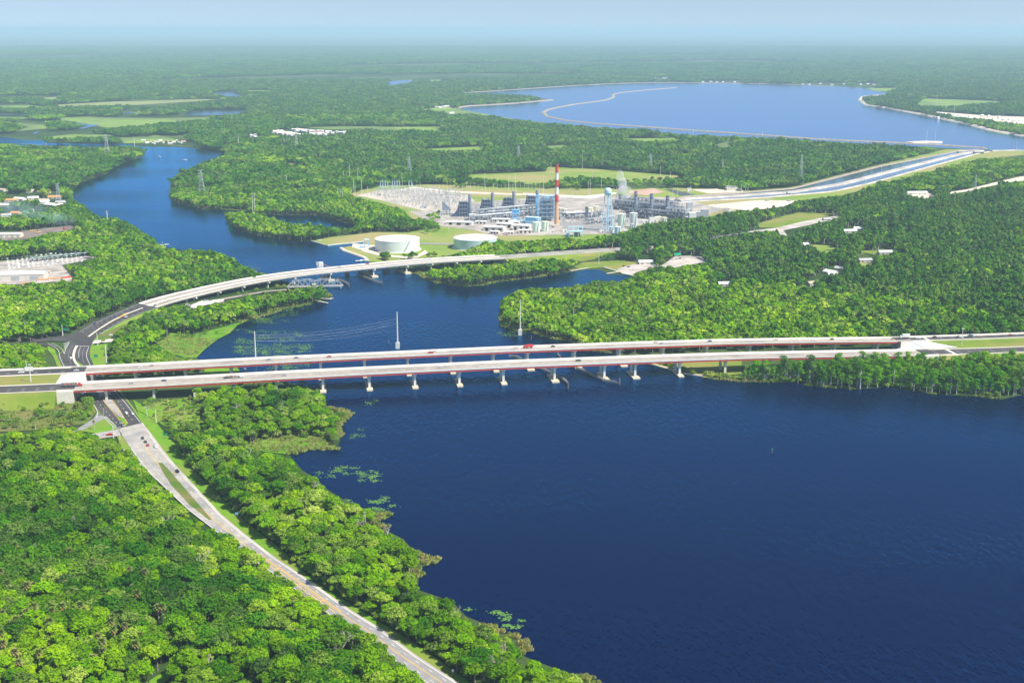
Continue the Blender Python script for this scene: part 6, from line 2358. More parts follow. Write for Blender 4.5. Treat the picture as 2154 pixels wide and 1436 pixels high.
me_h = bh.mesh('hull', M['white'])
bc = MB().box((0, 0, 1.4), (3.0, 1.7, 1.3), 0, 0, .7)
me_c = bc.mesh('cabin', M['white'])
bc2 = MB().box((0, 0, 1.4), (3.4, 1.8, .5), 0, 0, .8)
me_c2 = bc2.mesh('cover', paint((.02, .10, .35)))
k = 0
for row in range(6):
    for i in range(17):
        t = i / 17
        x = 20 + 10.2 * i + row * 1.3 - row * 2.2
        y = 573 - row * 4.4 - .108 * (x) - 4 + 5 * 0
        if x > 176 - row * -2 or (y > 561 and x > 130):
            continue
        root = thing('moored_boat', 'white boat stored in the rows of the marina yard', 'boat', tuple(G(x, y, .2)), 1.35 + random.uniform(-.12, .12), 'boats in the marina yard')
        s = random.uniform(.6, .95)
        root.scale = (s, s, s)
        for me in (me_h, me_c2 if k % 7 == 3 else me_c):
            o = bpy.data.objects.new(me.name.split('.')[0], me)
            col.objects.link(o)
            o.parent = root
        k += 1
# machines in the burnt yard
for px, py, m, lab in ((66, 487, 'yellow', 'yellow loader in the burnt yard'), (80, 490.5, 'yellow', 'orange digger in the burnt yard, right'), (135, 483, 'redpaint', 'red machine at the right end of the burnt yard')):
    root = thing('work_machine', lab, 'machine', tuple(G(px, py, .3)), .3)
    MB().box((0, 0, .9), (5, 2.6, 1.6), 0, 0, .85).build('body', M[m], root)
    MB().box((-.6, 0, 2.5), (2, 2, 1.6), 0, 0, .8).build('cab', M['glass'], root)
    b = MB()
    b.bar((1.5, 0, 2), (5, 0, 3.4), .5)
    b.bar((5, 0, 3.4), (6, 0, .6), .4)
    b.build('arm', M[m], root)
    b = MB()
    for y in (-1.3, 1.3):
        b.box((0, y, 0), (5, .6, 1.0))
    b.build('tracks', M['tyre'], root)
# ------------------------------------------------------------- power station
def PB(px, py, z=.5):
    return G(px, py, z)


# red and white chimney
base = PB(1170.5, 477)
root = thing('chimney', 'tall chimney with red and white bands above a tan shaft', 'chimney', tuple(base))
Hc = 0
lo, hi = 50, 150
for _ in range(30):
    mid = (lo + hi) / 2
    if PRN(base.x, base.y, mid)[1] > 346.5:
        lo = mid
    else:
        hi = mid
Hc = lo
rad = lambda t: 3.9 - 1.5 * t
for t0, t1, m in ((0, .415, 'chim'), (.415, .52, 'chimred'), (.52, .65, 'white'), (.65, .755, 'chimred'), (.755, .88, 'white'), (.88, 1.0, 'chimred')):
    b = MB()
    b.cyl((0, 0, Hc * t0 - (.5 if t0 == 0 else 0)), (0, 0, Hc * t1), rad(t0), rad(t1), 28, caps=False)
    o = b.build('shaft' if m == 'chim' else 'band', M[m], root)
b = MB()
b.lathe((0, 0, 0), [(rad(1) + .3, Hc - 1.2), (rad(1) + .3, Hc + .2), (rad(1) - .5, Hc + .2), (rad(1) - .6, Hc - 2)], 28)
b.build('rim', M['rust'], root)
for t in (.415, .65, .88):
    b = MB()
    b.lathe((0, 0, 0), [(rad(t) + .1, Hc * t - .3), (rad(t) + 1.0, Hc * t - .3), (rad(t) + 1.0, Hc * t), (rad(t) + .1, Hc * t)], 28)
    b.build('platform', M['darksteel'], root)
b = MB()
b.box((0, -4, -.5), (9, 5, 5))
b.build('base_housing', M['curb'], root)


def height_for(base, ytop, x=0, y=0):
    lo, hi = .5, 160
    for _ in range(30):
        mid = (lo + hi) / 2
        if PRN(base.x + x, base.y + y, base.z + mid)[1] > ytop:
            lo = mid
        else:
            hi = mid
    return lo


# the four boilers with their stacks, left block
def boiler(px, py, ytop, bw, bh, label, rz):
    base = PB(px, py)
    h = height_for(base, ytop)
    root = thing('boiler_unit', label, 'boiler', tuple(base), rz)
    b = MB()
    b.cyl((0, 0, 0), (0, 0, h), 2.9, n=24)
    b.lathe((0, 0, 0), [(2.9, h - 5.5), (3.6, h - 5), (3.6, h - 4.4), (2.9, h - 4)], 24)
    b.build('stack', M['stack'], root)
    b = MB()       # main block and the flared inlet
    b.box((-12, 1, 0), (14, 11, bh))
    b.box((-5, 1, 0), (4, 8, bh * .92))
    vs = []
    for y in (-4, 6):
        vs += [(-19, y, 0), (-19, y, bh * .82), (-22, y, bh * .42), (-27, y, bh * .18), (-31, y, bh * .12), (-31, y, 0)]
    n = 6
    b.add(vs, [tuple(range(n)), tuple(range(2 * n - 1, n - 1, -1))] + [(i, i + n, (i + 1) % n + n, (i + 1) % n) for i in range(n)])
    b.build('casing', M['navy'], root)
    b = MB()
    for z in (.25, .5, .75, 1.0):
        b.bar((-19, -4.8, bh * z), (-4, -4.8, bh * z), .35)
        b.bar((-19, -5.8, bh * z + 1.0), (-4, -5.8, bh * z + 1.0), .14)
        b.box((-11.5, -5.3, bh * z), (15, 1.2, .15))
    for x in (-19, -14, -9, -4):
        b.bar((x, -5.4, 0), (x, -5.4, bh + 1), .35)
    for i in range(26):
        b.bar((-5 - i * .55, random.uniform(-4, 5), bh), (-5 - i * .55 + random.uniform(-.5, .5), random.uniform(-4, 5), bh + random.uniform(.8, 3.5)), random.uniform(.2, .6))
    b.build('walkways', M['steel'], root)
    b = MB()      # piping to the right of the stack
    for i in range(60):
        x0, y0, z0 = random.uniform(3, 17), random.uniform(-6, 6), random.uniform(0, bh * .85)
        dx, dy, dz = random.choice(((3, 0, 0), (0, 3, 0), (0, 0, 4), (5, 0, 0), (0, 0, 6)))
        b.bar((x0, y0, z0), (x0 + dx, y0 + dy, z0 + dz), random.uniform(.25, .8))
    for x in (3.5, 10, 17):
        for y in (-6, 6):
            b.bar((x, y, 0), (x, y, bh * .85), .4)
    for z in (.3, .55, .8):
        for y in (-6, 6):
            b.bar((3.5, y, bh * z), (17, y, bh * z), .4)
    b.build('pipework', M['steel'], root)
    return root


for a in ((988.5, 455, 409, 24, 26, 'dark blue boiler with a grey stack, leftmost of the four left-hand units', .12), (1036, 450.5, 405.5, 24, 26, 'dark blue boiler with a grey stack, second of the four left-hand units', .12),
          (1081, 446.5, 402.5, 24, 26, 'dark blue boiler with a grey stack, third of the four left-hand units', .12), (1130, 442, 400, 24, 26, 'dark blue boiler with a grey stack, nearest the red and white chimney', .12)):
    boiler(*a)


# racks of pipes: a steel frame of bays on several floors
def rack(label, p0, p1, width, floors, fh, bays, pipes, m='steel', name='pipe_rack', dense=1.0, mp='darksteel'):
    a, c = PB(*p0), PB(*p1)
    d = c - a
    L_ = d.length
    root = thing(name, label, 'pipe rack', tuple(a), math.atan2(d.y, d.x))
    b = MB()
    for i in range(bays + 1):
        x = L_ * i / bays
        for y in (0, width):
            b.bar((x, y, 0), (x, y, fh * floors), .5)
        for f in range(1, floors + 1):
            b.bar((x, 0, fh * f), (x, width, fh * f), .45)
    for f in range(1, floors + 1):
        for y in (0, width):
            b.bar((0, y, fh * f), (L_, y, fh * f), .6)
        b.bar((0, -.1, fh * f + 1.1), (L_, -.1, fh * f + 1.1), .18)
    b.build('frame', M[m], root)
    b = MB()
    for k in range(pipes):
        f = random.randint(1, floors)
        y = random.uniform(.4, width - .4)
        r = random.uniform(.18, .5)
        x0 = random.uniform(0, L_ * .5)
        x1 = random.uniform(x0 + L_ * .2, L_)
        z = fh * f + r + .3
        b.cyl((x0, y, z), (x1, y, z), r, n=6)
    b.build('pipes', M['steel' if mp == 'darksteel' else mp], root)
    for k in range(int(L_ * width * floors * .022 * dense)):
        x, y = random.uniform(0, L_), random.uniform(.5, width - .5)
        f = random.randint(0, floors - 1)
        sx, sy, sz = random.uniform(1.2, 5), random.uniform(1, 3.5), random.uniform(1.2, fh * .85)
        b = MB()
        if random.random() < .45:
            b.cyl((x, y, fh * f + .3), (x, y, fh * f + .3 + sz * 1.2), sx * .35, n=10)
            b.cyl((x, y, fh * f + .3 + sz * 1.2), (x, y, fh * f + .7 + sz * 1.2), sx * .35, sx * .12, n=10)
            b.build('vessel', M[random.choice(('steel', mp, 'stack'))], root)
        else:
            b.box((x, y, fh * f + .3), (sx, sy, sz), 0, 0, .94)
            b.build('equipment_box', M[random.choice(('steel', mp, 'darksteel'))], root)
    return root


rack('long pale pipe rack in front of the four dark blue boilers', (1006, 461), (1133, 449), 10, 3, 5.2, 22, 26)
rack('dark equipment hall under the long pipe rack of the left block', (985, 467), (1140, 452), 12, 2, 4.0, 18, 20, 'darksteel', 'equipment_rack', 1.6)
rack('steel racks between the chimney and the water tower', (1176, 462), (1268, 458), 14, 2, 5.0, 14, 20, 'darksteel', 'equipment_rack', 1.4)
rack('low brown pipe rack behind the paved yard', (1236, 472), (1300, 466), 8, 2, 4.5, 12, 12, 'steel', 'pipe_rack', 1.0)
rack('rearmost rack of the right-hand block', (1296, 428), (1420, 443), 14, 3, 5.0, 16, 30, 'steel', 'pipe_rack', 1.6)
rack('middle dark rack of the right-hand block', (1300, 440), (1425, 456), 18, 3, 5.2, 16, 34, 'darksteel', 'equipment_rack', 2.2)
rack('front dark rack of the right-hand block under the stacks', (1312, 456), (1440, 468), 16, 3, 5.0, 16, 30, 'darksteel', 'equipment_rack', 2.0)
rack('white-framed rack at the right end of the right-hand block', (1400, 462), (1442, 466), 14, 4, 5.0, 6, 16, 'white', 'pipe_rack', 1.4)
rack('pale rack left of the rear steam stack', (1285, 440), (1330, 444), 16, 3, 5.5, 8, 14, 'steel', 'pipe_rack', 1.4)

for i, (px, py, yt) in enumerate(((1337, 447, 402.5), (1369.7, 452, 407.5), (1403.3, 457, 412))):
    base = PB(px, py)
    h = height_for(base, yt)
    root = thing('exhaust_stack', ['grey stack with a dark rim, left of the three in the right-hand block', 'middle grey stack of the right-hand block', 'grey stack with a dark rim, right of the three in the right-hand block'][i], 'stack', tuple(base))
    b = MB()
    b.cyl((0, 0, 0), (0, 0, h), 3.0, n=24)
    b.build('shell', M['stack'], root)
    b = MB()
    b.lathe((0, 0, 0), [(3.0, h - 7), (3.9, h - 6.4), (3.9, h - 5.6), (3.0, h - 5)], 24)
    b.lathe((0, 0, 0), [(3.1, h - .8), (3.3, h - .8), (3.3, h + .1), (2.6, h + .1)], 24)
    b.build('ring', M['darksteel'], root)
    b = MB()
    b.box((6, 6, 0), (14, 12, 17))
    b.build('duct', M['darksteel'], root)
    b = MB()
    for k in range(50):
        x0, y0, z0 = random.uniform(-1, 24), random.uniform(-4, 14), random.uniform(4, 20)
        dx, dy, dz = random.choice(((3, 0, 0), (0, 3, 0), (0, 0, 4), (5, 0, 0)))
        b.bar((x0, y0, z0), (x0 + dx, y0 + dy, z0 + dz), random.uniform(.25, .7))
    b.build('pipework', M['steel'], root)
# rear stack in steam
base = PB(1304, 436)
root = thing('steam_stack', 'grey stack half hidden in a cloud of steam', 'stack', tuple(base))
b = MB()
b.cyl((0, 0, 0), (0, 0, 24), 2.8, n=20)
b.build('shell', M['stack'], root)
MB().box((9, 3, 0), (14, 12, 13)).build('duct', M['darksteel'], root)


def vol(name, label, blobs, color, dens, scale):
    b = MB()
    b.f
    me = bpy.data.meshes.new(name)
    import bmesh
    bm = bmesh.new()
    for c, r in blobs:
        mtx = Matrix.Translation(c) @ Matrix.Diagonal((*r, 1))
        bmesh.ops.create_icosphere(bm, subdivisions=3, radius=1, matrix=mtx)
    bm.to_mesh(me)
    bm.free()
    o = bpy.data.objects.new(name, me)
    col.objects.link(o)
    m = bpy.data.materials.new(name)
    m.use_nodes = True
    nt = m.node_tree
    nt.nodes.clear()
    out = nt.nodes.new('ShaderNodeOutputMaterial')
    pv = nt.nodes.new('ShaderNodeVolumePrincipled')
    pv.inputs['Color'].default_value = (*color, 1)
    nz = nt.nodes.new('ShaderNodeTexNoise')
    g = nt.nodes.new('ShaderNodeNewGeometry')
    nz.inputs['Scale'].default_value = scale
    nz.inputs['Detail'].default_value = 3
    nt.links.new(g.outputs['Position'], nz.inputs['Vector'])
    mr = nt.nodes.new('ShaderNodeMapRange')
    mr.inputs['From Min'].default_value = .42
    mr.inputs['From Max'].default_value = .62
    mr.inputs['To Min'].default_value = 0
    mr.inputs['To Max'].default_value = dens
    nt.links.new(nz.outputs['Fac'], mr.inputs['Value'])
    nt.links.new(mr.outputs[0], pv.inputs['Density'])
    nt.links.new(pv.outputs[0], out.inputs['Volume'])
    me.materials.append(m)
    return tag(o, label, kind='stuff')


sb = PB(1306, 436)
k = .85
vol('steam_cloud', 'white steam rising from the rear stack of the right-hand block', [(sb + Vector((6, 0, 27)), (15, 10, 13)), (sb + Vector((2, 4, 42)), (9, 8, 14)), (sb + Vector((-2, 6, 56)), (7, 6, 12))], (1, 1, 1), .16, .07)
sm = G(150, 470)
vol('smoke', 'thin bluish smoke drifting left from the burnt yard over the trees', [(G(148, 478) + Vector((0, 0, 10)), (12, 10, 10)), (G(120, 478) + Vector((0, 0, 14)), (22, 14, 11)), (G(85, 474) + Vector((0, 5, 18)), (32, 18, 14)), (G(35, 468) + Vector((0, 5, 22)), (45, 22, 16))], (.62, .82, 1), .012, .05)


# steel-framed old boiler house beside the chimney
base = PB(1149, 465)
root = thing('boiler_house', 'open light blue and grey steel boiler house left of the chimney', 'boiler house', tuple(base), .1)
b = MB()
for x in (-15, -7, 1, 9, 15):
    for y in (0, 12, 22):
        b.bar((x, y, 0), (x, y, 42), .7)
for z in (7, 14, 21, 28, 35, 42):
    for y in (0, 12, 22):
        b.bar((-15, y, z), (15, y, z), .6)
    for x in (-15, -7, 1, 9, 15):
        b.bar((x, 0, z), (x, 22, z), .5)
for x in (-15, 1):
    for z in (7, 21):
        b.bar((x, -.2, z), (x + 8, -.2, z + 14), .5)
b.build('frame', M['blue'], root)
b = MB()
b.box((2, 11, 4), (22, 16, 32))
b.build('casing', M['stack'], root)
b = MB()
for z in (7.4, 14.4, 21.4, 28.4, 35.4, 42.4):
    b.box((0, -1.2, z), (31, 2.2, .3))
for i in range(60):
    x0, z0 = random.uniform(-14, 14), random.uniform(1, 44)
    b.bar((x0, random.uniform(-1.5, 2), z0), (x0 + random.choice((0, 4)), random.uniform(-1.5, 2), z0 + random.choice((0, 4))), random.uniform(.3, 1.0))
b.build('walkways', M['steel'], root)
b = MB()
b.box((4, 8, 36.3), (16, 12, 6))
b.cyl((6, 2, 40), (14, 2, 40), 2.2, n=14)
b.build('roof_housing', M['paleblue'], root)
base = PB(1129.5, 455)
root = thing('lift_shaft', 'slim bright blue tower left of the boiler house', 'tower', tuple(base), .1)
b = MB()
b.box((0, 0, 0), (3.4, 3.4, 31))
b.build('shaft', M['blue'], root)
b = MB()
for z in range(4, 30, 4):
    b.box((2.6, 0, z), (2.2, 3.2, .4))
b.build('landings', M['paleblue'], root)
base = PB(1117, 470)
root = thing('pump_building', 'bright blue box building in front of the boiler house', 'building', tuple(base), -.35)
MB().box((0, 5, 0), (20, 12, 10)).build('wall', M['blue'], root)
MB().box((0, 5, 10), (20.6, 12.6, .5)).build('roof', M['paleblue'], root)
for x in (-6, 0, 6):
    MB().box((x, -1.08, 2), (3.5, .14, 1.2)).build('window', M['paleblue'], root)
base = PB(1085, 466)
root = thing('cooling_frame', 'light blue open steel structure in front of the third boiler', 'steel structure', tuple(base), .1)
b = MB()
for x in (-6, 0, 6):
    for y in (-4, 4):
        b.bar((x, y, 0), (x, y, 22), .6)
for z in (7, 14, 20):
    for y in (-4, 4):
        b.bar((-6, y, z), (6, y, z), .5)
    b.box((0, 0, z), (12, 8, .3))
b.bar((-6, -4.1, 0), (0, -4.1, 14), .4)
b.bar((6, -4.1, 0), (0, -4.1, 14), .4)
b.build('frame', M['blue'], root)
MB().box((0, 0, 14.4), (9, 6, 5)).build('unit', M['blue'], root)
for i in range(18):
    pass
b = MB()
for i in range(26):
    b.cyl((random.uniform(-14, 26), random.uniform(-9, -3), 0), (random.uniform(-14, 26), random.uniform(-9, -3), random.uniform(2, 7)), .35, n=6)
b.build('pipework', M['paleblue'], root)
base = PB(1211, 497)
root = thing('intake_gantry', 'pale blue travelling gantry in front of the paved yard', 'gantry', tuple(base), .0)
b = MB()
for x in (-11, -4, 4, 11):
    for y in (-6, 6):
        b.bar((x, y, -2), (x, y, 15), .7)
for z in (8, 15):
    for y in (-6, 6):
        b.bar((-11, y, z), (11, y, z), .8)
    for x in (-11, -4, 4, 11):
        b.bar((x, -6, z), (x, 6, z), .6)
b.build('frame', M['paleblue'], root)
MB().box((0, 0, 8.3), (20, 10, .5)).build('deck', M['paleblue'], root)
b = MB()
b.box((2, 0, 0), (9, 7, 7))
b.build('housing', M['darksteel'], root)
b = MB()
b.box((-13, 2, 0), (7, 6, 4))
b.build('cabin', M['blue'], root)
# small blue crane by the inlet
base = G(772, 521, .4)
root = thing('intake_crane', 'small light blue crane frame at the inlet left of the big tank', 'crane', tuple(base), .2)
b = MB()
for x in (-3, 3):
    for y in (-3, 3):
        b.bar((x, y, 0), (x, y, 12), .6)
for z in (6, 12):
    b.bar((-3, -3, z), (3, -3, z), .6)
    b.bar((-3, 3, z), (3, 3, z), .6)
    b.bar((-3, -3, z), (-3, 3, z), .6)
    b.bar((3, -3, z), (3, 3, z), .6)
b.build('frame', M['blue'], root)
MB().box((0, 0, 12.2), (7, 7, .6)).build('top', M['paleblue'], root)
MB().box((-9, -2, 0), (4, 3, 3.4)).build('cabin', M['blue'], root)

# blue water tower
base = PB(1277.5, 485)
h = height_for(base, 395)
root = thing('water_tower', 'light blue water tower on splayed legs', 'water tower', tuple(base))
b = MB()
b.lathe((0, 0, 0), [(1.2, h - 13), (4.5, h - 11.5), (5.6, h - 8), (5.7, h - 4), (5.0, h - 1.6), (3.0, h - .4), (.4, h)], 28)
b.build('bowl', M['paleblue'], root, smooth=True)
b = MB()
b.cyl((0, 0, 0), (0, 0, h - 12.5), .9, n=12)
b.build('riser', M['blue'], root)
for i in range(6):
    a = i * math.pi / 3 + .3
    b = MB()
    b.cyl((12 * math.cos(a), 12 * math.sin(a), 0), (5 * math.cos(a), 5 * math.sin(a), h - 7.5), .45, n=8)
    b.build('leg', M['paleblue'], root)
b = MB()
for f in (.28, .6):
    z = (h - 7.5) * f
    r = 12 - 7 * f
    for i in range(6):
        a, c = i * math.pi / 3 + .3, (i + 1) * math.pi / 3 + .3
        b.bar((r * math.cos(a), r * math.sin(a), z), (r * math.cos(c), r * math.sin(c), z), .35)
        r0 = 12 if f < .5 else 12 - 7 * .28
        z0 = 0 if f < .5 else (h - 7.5) * .28
        b.bar((r0 * math.cos(a), r0 * math.sin(a), z0), (r * math.cos(c), r * math.sin(c), z), .14)
b.build('bracing', M['paleblue'], root)
b = MB()
b.lathe((0, 0, 0), [(5.7, h - 8.2), (6.6, h - 8.2), (6.6, h - 7.9), (5.7, h - 7.9)], 28)
b.build('gallery', M['blue'], root)


# tanks
def tank(px, yb, ytop, wpx, shell, roof, label, dome=.06, name='storage_tank'):
    k = mpp(yb)
    r = wpx * k / 2
    c = PB(px, yb)
    c.y += r
    root = thing(name, label, 'tank', tuple(c))
    h = (yb - ytop) * k * 1.03
    lo, hi = .5, 120
    for _ in range(30):        # height from where the near rim is seen
        mid = (lo + hi) / 2
        if PRN(c.x, c.y, c.z + mid)[1] > ytop:
            lo = mid
        else:
            hi = mid
    h = lo
    b = MB()
    b.lathe((0, 0, 0), [(r, -.3), (r, h), (r - .2, h)], 64)
    b.build('shell', M[shell], root, smooth=False)
    b = MB()
    b.lathe((0, 0, 0), [(r + .25, h - .1), (r + .25, h + .25), (r * .5, h + .2 + r * dome * .75), (.3, h + .2 + r * dome)], 64)
    b.build('roof', M[roof], root)
    b = MB()      # stairs
    for i in range(14):
        a = -1.2 + i * .022
        b.box(((r + .5) * math.cos(a), (r + .5) * math.sin(a), h * i / 14), (1.2, 1.2, h / 14), a)
    b.build('stair', M['steel'], root)
    b = MB()
    b.lathe((0, 0, 0), [(r + 2.5, -.2), (r + 2.2, .25), (r, .25)], 64)
    if r > 20:
        b.build('ring_footing', M['curb'], root)
    return root


tank(832, 532, 501.5, 95, 'tank', 'roofwhite', 'big pale round oil tank, the one fully in view by the inlet', .03)
tank(999, 527.5, 499.5, 93, 'tankgreen', 'roofwhite', 'big green-white round tank half hidden by the trees', .03)
for a in ((1128, 489.5, 467.5, 14.6, 'palegreen', 'cream', 'pale green tank, left of the pair in front of the chimney', .12), (1146.5, 487, 466, 14.2, 'palegreen', 'cream', 'pale green tank, right of the pair in front of the chimney', .12),
          (1133, 480, 458, 10, 'paleblue', 'paleblue', 'pale blue tank behind the pale green pair', .05), (1308, 479, 450, 15.2, 'palegreen', 'cream', 'tall pale green tank right of the water tower', .1),
          (1333, 480, 448, 15.4, 'tank', 'roofwhite', 'tall pale grey tank next to the pale green one right of the water tower', .1), (1286, 490, 477, 8.4, 'paleblue', 'paleblue', 'small pale blue tank by the foot of the water tower', .1),
          (1299.5, 493, 477, 13, 'paleblue', 'roofwhite', 'wider pale blue tank by the foot of the water tower', .1), (1329.5, 482, 471, 6.2, 'white', 'white', 'small white tank in front of the tall grey one', .1),
          (1385, 466, 456, 14, 'cream', 'cream', 'squat cream tank in front of the right-hand block, left', .15), (1397.5, 468, 457.5, 12, 'cream', 'cream', 'squat cream tank in front of the right-hand block, right', .15),
          (1180, 448, 438, 10, 'cream', 'cream', 'cream tank right of the chimney', .1), (1188, 449, 439, 9, 'cream', 'roofwhite', 'white-topped cream tank farther right of the chimney', .1),
          (1241, 447, 437, 12, 'cream', 'cream', 'cream tank behind the racks left of the water tower', .1), (1255, 446, 434, 11, 'cream', 'roofwhite', 'white-topped cream tank nearest the water tower', .1), (1281, 474, 465, 12, 'darksteel', 'darksteel', 'dark round tank behind the water tower legs', .1),
          (1661, 424, 421, 9, 'steel', 'steel', 'left small grey drum on the pale sand', .1), (1615, 423, 420, 9, 'steel', 'steel', 'right small grey drum on the pale sand', .1)):
    tank(*a)
# tall grey silo-like building
base = PB(1234, 464)
root = thing('switch_tower', 'narrow grey-green tower block between chimney and water tower', 'building', tuple(base), .1)
MB().box((0, 0, 0), (4.5, 5, 24)).build('wall', M['darksteel'], root)
MB().box((0, 0, 24), (5, 5.5, .6)).build('roof', M['steel'], root)

# sheds of the plant
for px, py, w, d, h, rz, lab in ((967, 472, 44, 15, 5, -.18, 'long white shed left of the plant yard'), (1041, 485, 34, 17, 7, -.3, 'white shed in front, left of the cluster by the tanks'), (1063, 478, 26, 15, 7, -.3, 'white shed behind the front left one of the cluster'),
                                 (1098, 483, 28, 17, 8, -.2, 'white shed with a big door in the middle of the cluster'), (1105, 489, 21, 10, 4.5, 0.0, 'low white shed right of the cluster'), (1054, 466, 30, 12, 5, -.1, 'white-roofed shed behind the cluster'), (1042, 491, 14, 10, 4, -.3, 'small shed at the near corner of the plant yard'),
                                 (1070, 492, 14, 8, 4, .1, 'small white shed beside the orange container'), (1082, 472, 18, 10, 5, -.2, 'small white-roofed shed below the blue frame'), (1012, 470, 18, 9, 4, -.1, 'low shed right of the long white one'), (848, 464, 24, 8, 3.5, .06, 'low pale shed at the wood edge left of the plant')):
    shed(px, py, w, d, h, rz, lab, 'wall', 'roofwhite', 1.0, 3, True, .5)
for px, py, w, d, h, m, lab in ((997, 461, 16, 8, 8, 'white', 'white box of air filters before the first boiler'), (1375, 467, 14, 6, 7, 'white', 'white louvred box in front of the right-hand block'), (1357, 468, 9, 5, 4, 'white', 'small white box left of the louvred one'), (1457, 466, 12, 9, 14, 'white', 'white block at the right end of the plant'),
                                (1470, 462, 10, 8, 12, 'steel', 'grey block beside the white one at the right end of the plant'), (1483, 460, 12, 9, 15, 'steel', 'sloped pale filter house at the far right of the plant'), (1538, 453, 9, 7, 8, 'white', 'white control cabin right of the small switchyard'), (1451, 445, 10, 9, 15, 'steel', 'pale grey filter house behind the right end of the plant'),
                                (1064, 495, 6, 3, 2.6, 'orange', 'orange container in the front yard of the plant'), (1041, 496.5, 6, 3, 2.6, 'yellow', 'yellow container in the front yard of the plant'), (1188, 488, 7, 4, 3, 'white', 'small white cabin below the chimney'), (1160, 489, 6, 3, 2.6, 'white', 'white container below the chimney'), (1266, 489, 7, 4, 2.8, 'white', 'white cabin at the foot of the water tower'),
                                (1318, 490, 8, 5, 4, 'white', 'white cabin below the tall grey tank'), (1344, 487, 8, 5, 4, 'cream', 'cream cabin at the wood edge below the tanks'), (1440, 474, 14, 7, 5, 'cream', 'cream building at the wood edge, right part of the plant'), (1425, 476, 9, 6, 4, 'white', 'white building at the wood edge, right part of the plant'),
                                (891, 438, 12, 6, 4, 'steel', 'grey relay house at the near corner of the switchyard'), (797, 412, 9, 5, 4, 'steel', 'grey relay house at the left of the switchyard'), (1545, 401, 30, 9, 6, 'cream', 'long cream relay house of the small substation'), (1450, 404, 8, 6, 7, 'white', 'white silo box beside the dark pond')):
    root = thing('equipment_building', lab, 'building', tuple(PB(px, py)), .08)
    MB().box((0, d / 2, 0), (w, d, h)).build('wall', M[m], root)
    MB().box((0, d / 2, h), (w + .5, d + .5, .35)).build('roof', M['roofwhite' if m in ('white', 'cream') else 'steel'], root)
    b = MB()
    b.box((w * .2, -.06, 0), (min(2.4, w * .3), .12, min(2.6, h * .8)))
    b.build('door', M['darksteel'], root)
# curved intake duct seen left of the first boiler
base = PB(938, 452)
root = thing('air_intake', 'grey wedge-shaped intake duct left of the first boiler', 'duct', tuple(base), .1)
b = MB()
vs = []
for y in (0, 8):
    vs += [(-6, y, 8), (-6, y, 24), (4, y, 15), (8, y, 12), (8, y, 8)]
b.add(vs, [(0, 1, 2, 3, 4), (9, 8, 7, 6, 5)] + [(i, i + 5, (i + 1) % 5 + 5, (i + 1) % 5) for i in range(5)])
b.build('hood', M['stack'], root)
b = MB()
for x in (-5, 1, 7):
    for y in (1, 7):
        b.bar((x, y, 0), (x, y, 9), .7)
b.build('legs', M['darksteel'], root)
b = MB()
b.cyl((-6, 3, 3), (12, 3, 3), 2.4, n=12)
b.build('pipe', M['steel'], root)

# loose gear of the yards: dense small pipes and boxes nobody could count
b = MB()
for i in range(520):
    u_ = random.random()
    if u_ < .5:
        px, py = random.uniform(1296, 1440), 0
        py = random.uniform(430, 470) + (px - 1296) * .05
    elif u_ < .75:
        px, py = random.uniform(985, 1140), random.uniform(452, 472)
    else:
        px, py = random.uniform(1176, 1296), random.uniform(446, 470)
    p = PB(px, py, .5)
    s = random.uniform(.6, 2.8)
    if random.random() < .4:
        b.cyl(p, p + Vector((0, 0, random.uniform(2, 11))), random.uniform(.25, .9), n=6)
    elif random.random() < .5:
        b.bar(p + Vector((0, 0, random.uniform(1, 9))), p + Vector((random.uniform(3, 12), 0, random.uniform(1, 9))), random.uniform(.2, .6))
    else:
        b.box(p, (s * 1.6, s, s * 1.2), random.random(), 0)
tag(b.build('plant_clutter', M['steel']), 'pipes, valves and boxes crowding the plant yards', kind='stuff')

# switchyard: gantries and equipment, each its own
gb = MB()
for x in (-7, 7):
    gb.bar((x - .9, 0, 0), (x, 0, 13), .35)
    gb.bar((x + .9, 0, 0), (x, 0, 13), .35)
me_leg = gb.mesh('legs', M['steel'])
gb = MB()
gb.bar((-7.5, 0, 12.4), (7.5, 0, 12.4), .8)
me_beam = gb.mesh('beam', M['steel'])
gb = MB()
for x in (-5, 0, 5):
    gb.cyl((x, 0, 12.4), (x, 0, 10.2), .22, n=6)
me_ins = gb.mesh('insulators', M['stack'])
sg = YARDS[0][0]
cnt = 0
gx, gy = np.meshgrid(np.arange(768, 980, 11.5), np.arange(403, 440, 3.6))
for x, y in zip(gx.ravel(), gy.ravel()):
    x += random.uniform(-2, 2)
    if not inpoly([x], [y + 1], [(775, 410), (803, 401), (873, 399), (929, 406), (975, 412), (985, 424), (950, 438), (900, 436), (850, 424)])[0]:
        continue
    cnt += 1
    root = thing('bus_gantry', 'grey steel gantry in the rows of the switchyard', 'gantry', tuple(PB(x, y, .5)), .3 + random.choice((0, 1.57)), 'steel gantries of the switchyard')
    s = random.uniform(.6, 1.1)
    root.scale = (s, s, s)
    for me in (me_leg, me_beam, me_ins):
        o = bpy.data.objects.new(me.name.split('.')[0], me)
        col.objects.link(o)
        o.parent = root
eb = MB()
eb.box((0, 0, 0), (2.4, 1.8, 2.2))
for x in (-.8, 0, .8):
    eb.cyl((x, 0, 2.2), (x, 0, 4.6), .2, n=6)
me_eq = eb.mesh('breaker', M['steel'])
